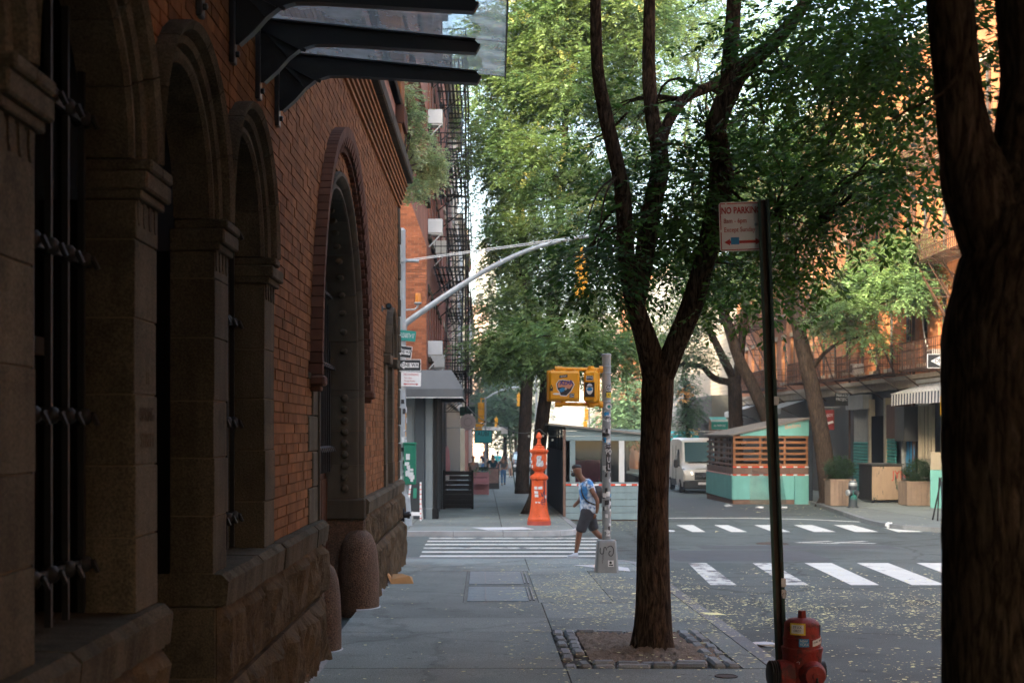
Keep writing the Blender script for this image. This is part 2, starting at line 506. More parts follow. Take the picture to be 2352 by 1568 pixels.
m_block = M('granite_block', (.21, .235, .235), .8, .2, 6, .5, 70, rnd=.25, fine=.25, fscale=140)
m_soil = M('soil', (.20, .155, .11), 1, .35, 6, 1.0, 40, fine=.4, fscale=110)
m_brick = M('red_brick', (.235, .102, .043), .82, .22, 7, .35, 130, rnd=.22, isl=.24, fine=.15, fscale=180, streak=.35, col2=(.17, .074, .030), c2scale=2.0, c2lo=.5, c2hi=.75, spec=0.06)
m_brickdark = M('dark_red_brick', (.085, .042, .029), .8, .2, 7, .3, 120, rnd=.2, isl=.2, spec=0.06)
m_mortar = M('mortar', (.120, .068, .036), .95, .25, 4, .3, 120, spec=0.06)
m_stone = M('brownstone', (.088, .072, .050), .88, .28, 3.0, .45, 60, rnd=.18, fine=.35, fscale=90, streak=.40, col2=(.052, .044, .031), c2scale=2.2, spec=0.06)
m_pointing = M('pale_pointing', (.13, .105, .070), .95, .2, 4, spec=0.06)
m_stone_d = M('weathered_stone', (.070, .060, .045), .9, .2, 3.0, .3, 80, rnd=.1, fine=.2, streak=.3, spec=0.06)
m_rock = M('rough_faced_stone', (.092, .066, .040), .92, .28, 5, .8, 40, rnd=.16, fine=.25, fscale=120, streak=.35, col2=(.050, .041, .030), c2scale=2.4, spec=0.06)
m_guard = M('red_granite', (.105, .066, .044), .75, .25, 6, .8, 70, rnd=.08, fine=.55, fscale=65, streak=.35, spec=0.2)
m_black = M('black_iron', (.008, .008, .008), .55, .3, 8, .2, 60, spec=.25)
m_steel = M('dark_painted_steel', (.016, .019, .023), .42, .25, 4, .1, 40, spec=.5)
m_dark = M('interior_shade', (.0025, .0025, .0025), .9, .2, spec=0.06)  # near black colour in place of the shade of deep rooms
m_wood = M('varnished_wood', (.055, .020, .008), .6, .35, 6, .3, 40, stretch=(6, 6, .6), spec=.1)
m_glass = M_glass('canopy_glass', (.74, .84, .86), haze=.55)
m_pane = M_pane('window_pane')
m_whitef = M('white_frame', (.55, .56, .55), .6, .12, 3)
m_darkf = M('dark_frame', (.07, .075, .08), .6, .2, 3)
m_hydr = M('red_paint', (.27, .024, .014), .55, .3, 5, .4, 60, col2=(.10, .022, .014), c2scale=7, c2lo=.52, c2hi=.6, fine=.2, streak=.35)
m_blackp = M('black_paint', (.018, .017, .017), .5, .3, 5)
m_orange = M('orange_red_paint', (.70, .100, .018), .5, .18, 5, .3, 50, col2=(.30, .05, .02), c2scale=9, c2lo=.58, c2hi=.66, streak=.3, fine=.1)
m_yellow = M('signal_yellow', (.72, .33, .012), .4, .10, 4, .1, 40, col2=(.55, .23, .02), c2scale=5)
m_galv = M('galvanised_steel', (.36, .40, .42), .45, .14, 5, .1, 60, metal=.25, streak=.25)
m_galv2 = M('grey_painted_steel', (.27, .29, .29), .5, .14, 5, .15, 60, streak=.3)
m_green = M('green_post_steel', (.010, .045, .038), .5, .3, 8, .2, 60, col2=(.05, .03, .02), c2scale=9, c2lo=.6, c2hi=.7)
m_rust = M('rusty_channel', (.06, .04, .028), .8, .4, 10, .3, 60)
m_white = M('white_sign', (.70, .70, .69), .5, .06, 3)
m_signred = M('sign_red', (.42, .03, .03), .5, .1, 3)
m_signblk = M('sign_black', (.012, .016, .018), .5, .1, 3)
m_signteal = M('sign_teal', (.012, .23, .19), .5, .1, 3)
m_greenbox = M('green_box', (.010, .17, .10), .55, .2, 5)
m_sticker = M('paper_sticker', (.55, .56, .57), .7, .2, 12, col2=(.10, .10, .11), c2scale=38, c2lo=.52, c2hi=.56)
m_stickw = M('white_sticker', (.66, .67, .66), .7, .12, 12)
m_stickb = M('black_sticker', (.02, .02, .022), .6, .2, 12)
m_sticky = M('yellow_sticker', (.72, .52, .03), .6, .1, 12)
m_stickblue = M('blue_sticker', (.02, .23, .48), .5, .1, 12)
m_peach = M('peach_sticker', (.55, .25, .15), .6, .1, 12)
m_purple = M('purple_ink', (.08, .05, .18), .6, .1, 12)
m_grey_wood = M('blue_grey_boards', (.195, .270, .285), .7, .12, 3, .2, 40, rnd=.07, streak=.15)
m_dark_wood = M('dark_blue_boards', (.018, .028, .040), .7, .3, 3, .2, 40, rnd=.1)
m_teal_wood = M('teal_boards', (.155, .43, .40), .6, .10, 2, .1, 40, streak=.12)
m_pine = M('orange_pine', (.27, .115, .045), .6, .2, 6, .2, 40, stretch=(1, 1, 4), rnd=.12)
m_brown = M('brown_boards', (.16, .10, .075), .7, .2, 5, .2, 40, rnd=.1)
m_roofing = M('roofing_felt', (.20, .185, .165), .9, .2, 4, .4, 60)
m_tapered = M('tape_red', (.65, .07, .03), .5, .1, 4)
m_tapew = M('tape_white', (.70, .70, .70), .5, .1, 4)
m_plastic = M_glass('plastic_sheet', (.86, .92, .92), haze=.25, rough=.15)
m_tinted = M_glass('tinted_glazing', (.45, .50, .50), haze=.06)
m_awning = M('grey_awning_canvas', (.085, .093, .10), .85, .12, 2, .2, 80)
m_gpanel = M('grey_green_panelling', (.17, .205, .215), .55, .10, 2, .05, 40)
m_slate = M('slate_blue_column', (.045, .058, .068), .55, .15, 3)
m_pink = M('pink_planter', (.40, .19, .20), .7, .1, 3, rnd=.05)
m_van = M('white_van_paint', (.56, .56, .53), .28, .06, 1.2, spec=.5)
m_rubber = M('tyre', (.012, .012, .013), .85, .2, 6)
m_vglass = M_pane('vehicle_glass', (.014, .03, .04), .03)
m_plast = M('grey_plastic', (.03, .034, .038), .6, .15, 4)
m_chrome = M('chrome', (.55, .56, .57), .18, .05, 4, metal=.9)
m_skin_b = M('brown_skin', (.155, .072, .040), .55, .10, 8)
m_skin_t = M('tan_skin', (.36, .19, .12), .55, .08, 8)
m_skin_l = M('light_skin', (.55, .34, .25), .55, .06, 8)
m_hair_d = M('dark_hair', (.012, .010, .009), .6, .3, 20)
m_hair_b = M('blond_hair', (.52, .33, .14), .6, .25, 20)
m_shorts = M('charcoal_cloth', (.035, .035, .04), .9, .2, 12)
m_jeans = M('blue_denim', (.06, .16, .32), .9, .25, 10)
m_teal_cloth = M('dark_teal_cloth', (.012, .055, .075), .9, .2, 10)
m_cyan_cloth = M('cyan_cloth', (.03, .52, .56), .9, .1, 10)
m_navy_cloth = M('navy_cloth', (.018, .035, .075), .9, .2, 10)
m_grey_cloth = M('grey_cloth', (.10, .10, .105), .9, .2, 10)
m_white_cloth = M('white_cloth', (.66, .67, .66), .9, .08, 10)
m_taupe_cloth = M('taupe_cloth', (.22, .18, .16), .9, .15, 10)
m_shoe = M('pale_blue_shoe', (.50, .56, .62), .7, .1, 10)
m_tie = M_tiedye('tie_dye_cloth')
m_paper = M('kraft_paper', (.42, .25, .11), .85, .12, 8, .3, 30)
m_petal = M('fallen_petal', (.72, .70, .36), .9, .2, 4, isl=.45)
m_litter = M('litter_paper', (.66, .68, .68), .7, .1, 10)
m_bark = M_bark('bark', (.030, .021, .015), (.205, .145, .102))
m_bark_far = M_bark('bark_far', (.035, .027, .022), (.115, .085, .062), .6)
m_leaf_dark = M_leaf('leaf_near', (.036, .090, .026), (.062, .130, .030), .52)
m_leaf_mid = M_leaf('leaf_mid', (.085, .165, .075), (.150, .215, .080), .45)
m_leaf_far = M_leaf('leaf_far', (.085, .165, .11), (.10, .18, .10), .35)
m_leaf_lite = M_leaf('leaf_light', (.13, .24, .12), (.17, .26, .10), .42)
m_leaf_vine = M_leaf('leaf_vine', (.52, .54, .34), (.22, .33, .19), .35)
m_leaf_box = M_leaf('leaf_box', (.030, .070, .030), (.040, .085, .032), .25)
m_flower = M_leaf('yellow_flower', (.50, .50, .20), (.46, .44, .15), .3)

# ------------------------------------------------------------------ ground
def sheet(name, x0, x1, y0, y1, mat, lift, zf=rz, nx=1, ny=1):
    mb = MB()
    for i in range(ny):
        a = y0 + (y1-y0)*i/ny; b = y0 + (y1-y0)*(i+1)/ny
        mb.add([(x0, a, zf(a)+lift), (x1, a, zf(a)+lift), (x1, b, zf(b)+lift), (x0, b, zf(b)+lift)], [(0, 1, 2, 3)])
    return tag(mb.build(name, mat), kind='structure')
road = sheet('road', -900, 900, -40, 1500, m_asphalt, 0)

CURB_L = 2.73            # near kerb of the near pavement
Y_C0, Y_C1 = 25.9, 34.3  # the cross street lies between these kerbs
def plate(name, poly, mat, top, thick=.5):
    """pavement block with a flat top following the slope"""
    n = len(poly)
    vs = [(x, y, gz(y)+top) for x, y in poly] + [(x, y, gz(y)-thick) for x, y in poly]
    fs = [tuple(range(n)), tuple(range(2*n-1, n-1, -1))] + [(i+n, (i+1) % n+n, (i+1) % n, i) for i in range(n)]
    return tag(MB().add(vs, fs).build(name, mat), kind='structure')
def arc(cx, cy, r, a0, a1, n=7):
    return [(cx+r*math.cos(a0+(a1-a0)*i/n), cy+r*math.sin(a0+(a1-a0)*i/n)) for i in range(n+1)]

# near pavement: a bed of joint dirt with single slabs lying on it
bed = plate('sidewalk', [(-1.4, -14), (CURB_L-.16, -14)] + arc(CURB_L-1.36, Y_C0-1.36, 1.2, 0, PI/2) + [(-1.4, Y_C0-.16), (-14, Y_C0-.16), (-14, 24.9), (-1.4, 24.9)], m_joint, -.012)
def slab(parent, x0, x1, y0, y1, mat, zf=gz, g=.007, skip=None, top=0.0):
    if x1-x0 < .05 or y1-y0 < .05: return
    j = random.uniform(-.0025, .0025)
    vs = [(x0+g, y0+g, zf(y0)+top+j), (x1-g, y0+g, zf(y0)+top+j), (x1-g, y1-g, zf(y1)+top+j), (x0+g, y1-g, zf(y1)+top+j)]
    vs += [(x, y, z-.06) for x, y, z in vs]
    return MB().add(vs, [(0, 1, 2, 3), (4, 5, 1, 0), (5, 6, 2, 1), (6, 7, 3, 2), (7, 4, 0, 3)]).build('slab', mat, parent)
PIT = (.72, 2.30, 12.75, 15.3)        # tree pit outline
CEL = (-.27, .70, 18.25, 23.1)       # cellar hatch outline
ys = [-14, -9, -5, -1.5, 2, 5.2, 8.4, 11.4, PIT[2], PIT[3], 16.6, CEL[2], CEL[3], 24.4, Y_C0-.16]
for i in range(len(ys)-1):
    a, b = ys[i], ys[i+1]
    xs = [-1.56, .735, CURB_L-.16]
    if PIT[2] <= a < PIT[3]: xs = [-1.56, PIT[0]]
    elif CEL[2] <= a < CEL[3]: xs = [-1.56, CEL[0], None, CEL[1], 1.67, CURB_L-.16]
    elif a >= CEL[3]: xs = [-1.5, .735] if a > 24 else [-1.5, .735, CURB_L-.16]
    for x0, x1 in zip(xs[:-1], xs[1:]):
        if x0 is None or x1 is None: continue
        slab(bed, x0, x1, a, b, m_slab)
slab(bed, PIT[1]+.02, CURB_L-.16, PIT[2], PIT[3], m_slab)
def corner_slab(parent, poly, mat):
    n = len(poly); vs = [(x, y, gz(y)) for x, y in poly]+[(x, y, gz(y)-.06) for x, y in poly]
    MB().add(vs, [tuple(range(n))]+[(i+n, (i+1) % n+n, (i+1) % n, i) for i in range(n)]).build('slab', mat, parent)
corner_slab(bed, [(.745, 24.41), (2.55, 24.41)]+arc(CURB_L-1.36, Y_C0-1.36, 1.19, 0, PI/2)+[(.745, Y_C0-.17)], m_slab)
# side pavement along the cross street on the near left
for k in range(6): slab(bed, -1.5-2.0*(k+1), -1.5-2.0*k, 24.9, Y_C0-.16, m_slab)
# kerb stones of the near pavement
def curb_line(parent, pts, mat, w=.16, L=1.6, zf=gz, name='kerb_stone'):
    path, _ = catmull(pts, .1) if len(pts) > 2 else catmull(pts, .1)
    d = 0; start = path[0]; run = [path[0]]
    for p, q in zip(path[:-1], path[1:]):
        d += (q-p).length; run.append(q)
        if d >= L or q is path[-1]:
            a, b = run[0], run[-1]; m = run[len(run)//2]
            vs = []
            for c in (a, m, b):
                t = (b-a).normalized() if c is m else ((run[1]-a) if c is a else (b-run[-2])).normalized()
                nrm = Vector((-t.y, t.x))
                sh = t*.006*(1 if c is a else -1 if c is b else 0)
                for s, h in ((0, 0), (1, 0), (1, -.3), (0, -.3)):
                    vs.append((c.x+sh.x+nrm.x*w*s, c.y+sh.y+nrm.y*w*s, zf(c.y)+.004+h))
            MB().add(vs, [(0, 3, 2, 1), (8, 9, 10, 11)] + [(i*4+k, i*4+(k+1) % 4, i*4+4+(k+1) % 4, i*4+4+k) for i in (0, 1) for k in range(4)]).build(name, mat, parent)
            run = [q]; d = 0
curb_line(bed, [Vector((CURB_L, -14)), Vector((CURB_L, Y_C0-1.36))], m_curb)
curb_line(bed, [Vector(p) for p in arc(CURB_L-1.36, Y_C0-1.36, 1.36, 0, PI/2, 5)], m_curb, L=.8)
curb_line(bed, [Vector((CURB_L-1.36, Y_C0)), Vector((-14, Y_C0))], m_curb)

# far pavements
CURB_F = 2.42
farl = plate('sidewalk', [(-14, Y_C1+.16), (CURB_F-1.36, Y_C1+.16)] + arc(CURB_F-1.36, Y_C1+1.36, 1.2, -PI/2, 0) + [(CURB_F-.16, 112), (-14, 112)], m_joint, -.012)
yy = Y_C1+.16; k = 0
while yy < 110:
    L = 2.1 if yy < 60 else 5.0
    x1 = CURB_F-.16 if yy > 35.5 else CURB_F-1.0
    if yy < 35: corner_slab(farl, [(.462, Y_C1+.172), (CURB_F-1.36, Y_C1+.172)]+arc(CURB_F-1.36, Y_C1+1.36, 1.19, -PI/2, 0)+[(CURB_F-.17, yy+L-.012), (.462, yy+L-.012)], m_slab_far)
    for x0, xb in ((-1.9, .45), (.45, x1 if yy > 35 else .45)): slab(farl, x0, xb, yy, yy+L, m_slab_far, g=.012)
    if yy < 40.5:
        for q in range(5): slab(farl, -1.9-2.2*(q+1), -1.9-2.2*q, yy, yy+L, m_slab_far, g=.012)
    yy += L
curb_line(farl, [Vector((-14, Y_C1)), Vector((CURB_F-1.36, Y_C1))], m_curbw, L=1.2)
curb_line(farl, [Vector(p) for p in arc(CURB_F-1.36, Y_C1+1.36, 1.36, -PI/2, 0, 5)], m_curbw, L=.8)
curb_line(farl, [Vector((CURB_F, Y_C1+1.36)), Vector((CURB_F, 112))], m_curb, L=2.4)
RC = [(60, 34.6), (14.2, 34.6), (12.3, 35.3), (11.0, 37.0), (10.75, 39.5), (11.5, 46.0), (12.5, 54.5), (12.65, 60), (12.65, 330)]
farr = plate('sidewalk', [(60, 330)] + [(60, 34.8), (14.2, 34.8), (12.4, 35.45), (11.16, 37.06), (10.91, 39.5), (11.66, 46.0), (12.66, 54.5), (12.81, 60), (12.81, 330)], m_slab_far, 0)
curb_line(farr, [Vector(p) for p in RC[::-1]][2:] if False else [Vector(p) for p in [(12.65, 110), (12.65, 60), (12.5, 54.5), (11.5, 46.0), (10.75, 39.5), (11.0, 37.0), (12.3, 35.3), (14.2, 34.6), (30, 34.6)]], m_curb, L=2.0)
for a in np.arange(38, 64, 3.0):        # joints of the right hand pavement
    for x0, x1 in ((12.9, 14.5), (14.5, 15.9)): slab(farr, x0, x1, a, a+3.0, m_slab_far, g=.012, top=.006)
near_r = plate('sidewalk', [(10.6, -14), (60, -14), (60, 25.8), (13.5, 25.8), (11.6, 24.6), (10.6, 22.0)], m_slab_far, 0)
farl2 = plate('sidewalk', [(-14, 122), (CURB_F-.16, 122), (CURB_F-.16, 420), (-14, 420)], m_slab_far, 0)

# road markings
def mark(x0, x1, y0, y1, sk=0.0, mat=None, lift=.004, name='crosswalk_bar'):
    mb = MB(); n = 4
    L = [(x0+sk*i/n+random.uniform(-.012, .012), y0+(y1-y0)*i/n) for i in range(n+1)]
    R = [(x1+sk*i/n+random.uniform(-.012, .012), y0+(y1-y0)*i/n) for i in range(n+1)]
    vs = [(x, y, rz(y)+lift) for x, y in L] + [(x, y, rz(y)+lift) for x, y in R]
    mb.add(vs, [(i, i+n+1, i+n+2, i+1) for i in range(n)])
    return mb.build(name, mat or m_paint, road)
# the one straight ahead, bars lying across the view
for k, y in enumerate((26.75, 27.7, 28.85, 30.0, 31.15, 32.3, 33.4)):
    mark(X(968+4*k, y*1.06), X(1385-3*k, y*1.06), y, y+.42, mat=m_paint_worn if k % 3 == 0 else m_paint)
# the near one on the right
for px0, px1, qx0, qx1 in ((1580, 1622, 1632, 1692), (1728, 1770, 1805, 1858), (1848, 1910, 1955, 2020), (1968, 2040, 2095, 2172), (2105, 2185, 2240, 2330), (2240, 2330, 2400, 2500)):
    ya, yb = 21.9, 26.2
    mb = MB(); vs = []
    for px, y in ((qx0, ya), (qx1, ya), (px1, yb), (px0, yb)): vs.append((X(px, y), y, rz(y)+.004))
    v = [Vector(q) for q in vs]; n = 5
    L = [v[0].lerp(v[3], i/n) for i in range(n+1)]; R = [v[1].lerp(v[2], i/n) for i in range(n+1)]
    mb.add([*L, *R], [(i, i+n+1, i+n+2, i+1) for i in range(n)]).build('crosswalk_bar', m_paint_worn if px0 < 1750 else m_paint, road)
for px0, px1, qx0, qx1 in ((1553, 1592, 1590, 1620), (1640, 1672, 1680, 1716), (1732, 1770, 1775, 1815), (1823, 1865, 1870, 1920), (1915, 1958, 1965, 2018), (2008, 2050, 2062, 2120)):
    ya, yb = 36.2, 39.6
    vs = [(X(px, y), y, rz(y)+.004) for px, y in ((qx0, ya), (qx1, ya), (px1, yb), (px0, yb))]
    MB().add(vs, [(0, 1, 2, 3)]).build('crosswalk_bar', m_paint, road)
mb = MB(); vs = []
for px, y in ((1420, 43.2), (1560, 43.4), (1720, 43.4), (1860, 42.6), (1990, 41.0)): vs += [(X(px, y), y, rz(y)+.004), (X(px, y), y+.42, rz(y+.42)+.004)]
mb.add(vs, [(i*2, i*2+2, i*2+3, i*2+1) for i in range(4)]).build('stop_line', m_paint, road)
for px in (1822, 1905, 2160):           # chevrons of the cycle lane
    y = 32.0; x = X(px, y)
    MB().add([(x, y, rz(y)+.004), (x+.9, y-.35, rz(y-.35)+.004), (x+1.0, y-.22, rz(y-.22)+.004), (x+.22, y+.02, rz(y+.02)+.004), (x+1.0, y+.42, rz(y+.42)+.004), (x+.9, y+.55, rz(y+.55)+.004)],
             [(0, 1, 2, 3), (0, 3, 4, 5)]).build('chevron', m_paint, road)
m_patch = M('fresh_asphalt', (.070, .079, .082), .8, .15, 1.5, .3, 120, fine=.2, fscale=120)
for x0, x1, a, b in ((3.6, 6.6, 26.6, 29.4), (4.6, 8.8, 29.9, 31.0), (6.8, 9.8, 45, 62)):
    MB().add([(x0, a, rz(a)+.002), (x1, a, rz(a)+.002), (x1, b, rz(b)+.002), (x0, b, rz(b)+.002)], [(0, 1, 2, 3)]).build('asphalt_patch', m_patch, road)
mb = MB()                                # manhole in the roadway
mb.lathe((6.4, 31.6, rz(31.6)), [(.36, -.02), (.36, .008), (.33, .010), (.33, .004), (.3, .004)], 24).build('manhole_cover', m_rust, road)
# puddle along the near kerb
m_water = M('puddle_water', (.012, .014, .016), .03, .1, 1, spec=.9)
pts = [(-.45, 26.1), (.1, 26.0), (.8, 26.0), (1.25, 26.1), (1.3, 26.35), (.9, 26.6), (.4, 26.55), (0, 26.7), (-.4, 26.5)]
tag(MB().add([(x, y, rz(26.3)+.006) for x, y in pts], [tuple(range(len(pts)))]).build('puddle', m_water), kind='structure')
# tactile ramps
m_tact = M('tactile_plate', (.60, .61, .60), .6, .1, 3, .6, 90)
def ramp(poly, parent):
    MB().add([(x, y, gz(y)+.009) for x, y in poly], [tuple(range(len(poly)))]).build('tactile_plate', m_tact, parent)
ramp([(X(1315, 24.2), 24.2), (X(1385, 23.4), 23.4), (X(1448, 22.9), 22.9), (X(1443, 23.6), 23.6), (X(1390, 24.2), 24.2)], bed)
ramp([(X(1083, 36.0), 36.0), (X(1120, 34.7), 34.7), (X(1228, 35.2), 35.2), (X(1200, 36.2), 36.2)], farl)
HAZE_ON = True

# ------------------------------------------------------------------ the brick building on the left
# local frame: x out of the wall, y along the wall, z up
lb = empty('brick_building', (-1.66, 0, 0), -.007, 'long red brick building with brownstone arches along the left pavement', 'building')
U0, U1, TOPZ = -32.0, 24.8, 18.0
ZS = 3.14                       # springing of the small arches
SILL = 1.12
R0 = .71                        # half width of the small openings
WIN = [(3.94, 'window'), (5.785, 'window'), (7.625, 'door'), (9.455, 'window'), (22.4, 'window')]
WIN = [(3.94, 'window'), (5.785, 'window'), (7.625, 'door'), (9.455, 'window')]
W3 = (22.35, .55)
GC, GR, GZ = 15.6, 2.1, 2.47    # gate centre, radius, springing
core = MB()
core.box(-34, -.46, U0, U1, -.6, TOPZ)  # unseen length, depth and height sized for the shade they cast
core.build('core_wall', m_dark, lb)

def ring(mb, uc, zc, prof, a0, a1, n):
    """sweep prof [(radius, x)] round an arch, closing the profile"""
    vs, fs = [], []; k = len(prof)
    for i in range(n+1):
        a = a0+(a1-a0)*i/n
        for r, x in prof: vs.append((x, uc-r*math.cos(a), zc+r*math.sin(a)))
    for i in range(n):
        for j in range(k):
            j2 = (j+1) % k
            fs.append((i*k+j, i*k+j2, (i+1)*k+j2, (i+1)*k+j))
    fs.append(tuple(range(k))); fs.append(tuple(n*k+j for j in range(k))[::-1])
    mb.add(vs, fs)

def blocks(u0, u1, z0, z1, h, x0, x1, mat, first=0):
    if z1 < 3.05 and x0 < -.4 and z0 > 1: MB().box(-.46, -.245, u0-.002, u1+.002, z0, z1).build('shade_lining', m_dark, lb); x0 = -.24  # black fill stands in for the shade deep inside the openings
    MB().box(x0, x1-.010, u0+.008, u1-.008, z0, z1).build('pointing', m_pointing, lb)
    z = z0; i = 0
    while z < z1-.05:
        zt = min(z+h*random.uniform(.93, 1.07), z1)
        if z1-zt < .14: zt = z1
        j = random.uniform(-.006, .006)
        MB().bbox(x0, x1+j, u0+.001, u1-.001, z+.003, zt-.003, .004).build('stone_block', mat, lb)
        z = zt; i += 1

# piers between the small openings
piers = [(4.65, 5.075), (6.495, 6.915), (8.335, 8.745), (10.165, 10.61), (2.2, 3.23)]
for a, b in piers:
    blocks(a, b, SILL, 3.01, .35, -.46, .02, m_stone)
    # capital: slab, cove and little drops
    c = MB()
    c.bbox(-.24, .085, a-.03, b+.03, 3.055, 3.14, .010)
    c.bbox(-.24, .055, a-.015, b+.015, 3.015, 3.056, .006)
    c.build('capital', m_stone, lb)
    d = MB()
    n = 4
    for k in range(n):
        u = a+(b-a)*(k+.5)/n
        d.prism([(u-.03, 3.014), (u-.026, 2.93), (u-.012, 2.90), (u+.012, 2.90), (u+.026, 2.93), (u+.03, 3.014)], .02, .029, 'x')
    d.build('capital_drops', m_stone, lb)['kind'] = 'stuff'
# piers of the far window
for a, b in ((W3[0]-W3[1]-.42, W3[0]-W3[1]), (W3[0]+W3[1], W3[0]+W3[1]+.42)):
    blocks(a, b, SILL, 2.98, .36, -.46, .03, m_stone)
    MB().bbox(-.46, .11, a-.04, b+.04, 2.98, 3.12, .012).build('capital', m_stone, lb)

PROF = [(0, -.22), (0, -.01), (.02, .012), (.05, .012), (.062, -.02), (.085, -.02), (.095, .03), (.13, .045), (.145, .02), (.165, .085), (.205, .105), (.214, .09), (.214, -.22)]
def arch(uc, zc, r0, w, nseg, parts, mat):
    for s in range(parts):
        a0 = PI*s/parts+.004; a1 = PI*(s+1)/parts-.004
        m = MB(); ring(m, uc, zc, [(r0+p*w/.214, x) for p, x in PROF], a0, a1, nseg)
        m.build('arch_stone', mat, lb, True)
for uc, kind in WIN: arch(uc, ZS+.06, R0, .214, 5, 7, m_stone)
for uc, kind in WIN:                                            # stilts under the arches
    for s in (-1, 1):
        m = MB(); u = uc+s*R0
        m.bbox(-.22, .10, min(u, u+s*.21), max(u, u+s*.21), ZS+.002, ZS+.058, .01); m.build('stone_block', m_stone, lb)
arch(W3[0], 3.15, W3[1], .2, 5, 5, m_stone)

# stone base: sill course, then two courses of rough-faced blocks
def rough(u0, u1, z0, z1, xo, seed):
    """rock-faced block: a grid pushed out unevenly"""
    rnd = random.Random(seed)
    nu = max(4, int((u1-u0)/.036)); nz = max(4, int((z1-z0)/.04))
    px = [[rnd.uniform(-1, 1) for _ in range(6)] for _ in range(6)]
    vs, fs = [], []
    fr = [(rnd.uniform(2, 9), rnd.uniform(2, 9), rnd.uniform(0, 6)) for _ in range(6)]
    for i in range(nz+1):
        for j in range(nu+1):
            a, b = j/nu, i/nz
            u, z = u0+.006+(u1-u0-.012)*a, z0+.006+(z1-z0-.012)*b
            e = min(1, 6*min(a, 1-a)*(u1-u0)/.5) * min(1, 6*min(b, 1-b)*(z1-z0)/.5)
            h = .055 + .070*mnoise.noise(Vector((u*2.4+seed, z*2.4, 1))) - .050*(abs(mnoise.noise(Vector((u*8+seed, z*3.2, 5))))-.2) + .020*mnoise.noise(Vector((u*26, z*8, seed)))
            vs.append((xo + e*max(h, .004), u, z))
    n = (nu+1)*(nz+1)
    for i in range(nz):
        for j in range(nu):
            q = i*(nu+1)+j; fs.append((q, q+1, q+nu+2, q+nu+1))
    # back rim
    rim = [j for j in range(nu+1)] + [i*(nu+1)+nu for i in range(1, nz+1)] + [nz*(nu+1)+j for j in range(nu-1, -1, -1)] + [i*(nu+1) for i in range(nz-1, 0, -1)]
    for r in rim: vs.append((xo-.3, vs[r][1], vs[r][2]))
    L = len(rim)
    for i in range(L): fs.append((rim[i], n+i, n+(i+1) % L, rim[(i+1) % L]))
    m = MB().add(vs, fs)
    return m.build('rough_stone', m_rock, lb)
def base(u0, u1, seed, zlow=None):
    random.seed(seed)
    u = u0
    while u < u1-.05:                                            # sill course
        L = random.uniform(.9, 1.25); ub = u1 if u1-u-L < .5 else u+L
        j = random.uniform(0, .012)
        c = MB()
        n = max(3, int((ub-u)/.06)); vs = []; fs = []
        for i in range(n+1):
            t = u+.004+(ub-u-.008)*i/n; w = random.uniform(-.008, .008)
            vs += [(-.46, t, .93), (.085+j+w, t, .93), (.10+j+w, t, SILL-.04+w), (.06+j+w*1.5, t, SILL+w*.5), (-.46, t, SILL+.012)]
        for i in range(n):
            for k in range(5): fs.append((i*5+k, i*5+(k+1) % 5, i*5+5+(k+1) % 5, i*5+5+k))
        fs.append((4, 3, 2, 1, 0)); fs.append(tuple(n*5+k for k in range(5)))
        c.add(vs, fs).build('sill_stone', m_stone, lb)
        u = ub
    for z0, z1, sh in ((.42, .925, 0.0), (-.45, .415, .4)):
        u = u0; first = True
        while u < u1-.05:
            L = random.uniform(.55, 1.1) if not first else random.uniform(.5, .8)+sh
            first = False
            ub = u1 if u1-u-L < .35 else u+L
            rough(u, ub, z0, z1, .035 if z0 > 0 else .05, int(u*100)+int(z0*10)+seed)
            u = ub
base(U0, 6.93, 1); base(8.335, 13.42, 2); base(17.78, 24.86, 3)
for a, b in ((6.50, 6.93), (8.32, 8.76)):                        # door jambs run down to the step
    blocks(a+.003, b-.003, -.3, SILL-.2, .40, -.46, .03, m_stone)
MB().bbox(-.46, .03, 6.93, 8.335, -.4, .06, .02).build('door_step', m_stone_d, lb)

# mortar bed and bricks
def solid_intervals(z):
    """pieces of wall, along y, that show brick at height z"""
    cut = []
    for uc, kind in WIN:
        R = R0+.19
        if z < ZS+.06: cut.append((uc-R0-.23, uc+R0+.23))
        elif z < ZS+.06+R: w = math.sqrt(R*R-(z-ZS-.06)**2); cut.append((uc-w, uc+w))
    if z < ZS: cut.append((2.2, 10.61))
    R = W3[1]+.18
    if z < 3.15: cut.append((W3[0]-W3[1]-.42, W3[0]+W3[1]+.42))
    elif z < 3.15+R: w = math.sqrt(R*R-(z-3.15)**2); cut.append((W3[0]-w, W3[0]+w))
    R = GR+.20
    if z < GZ: cut.append((GC-R, GC+R))
    elif z < GZ+R: w = math.sqrt(R*R-(z-GZ)**2); cut.append((GC-w, GC+w))
    cut.sort(); out = []; u = U0
    for a, b in cut:
        if a > u: out.append((u, a))
        u = max(u, b)
    if u < U1: out.append((u, U1-.30 if True else U1))
    return out
BH, BL = .0815, .232
mort = MB(); rest = MB(); single = []
row = 0; z = SILL+.005
quoin = {}
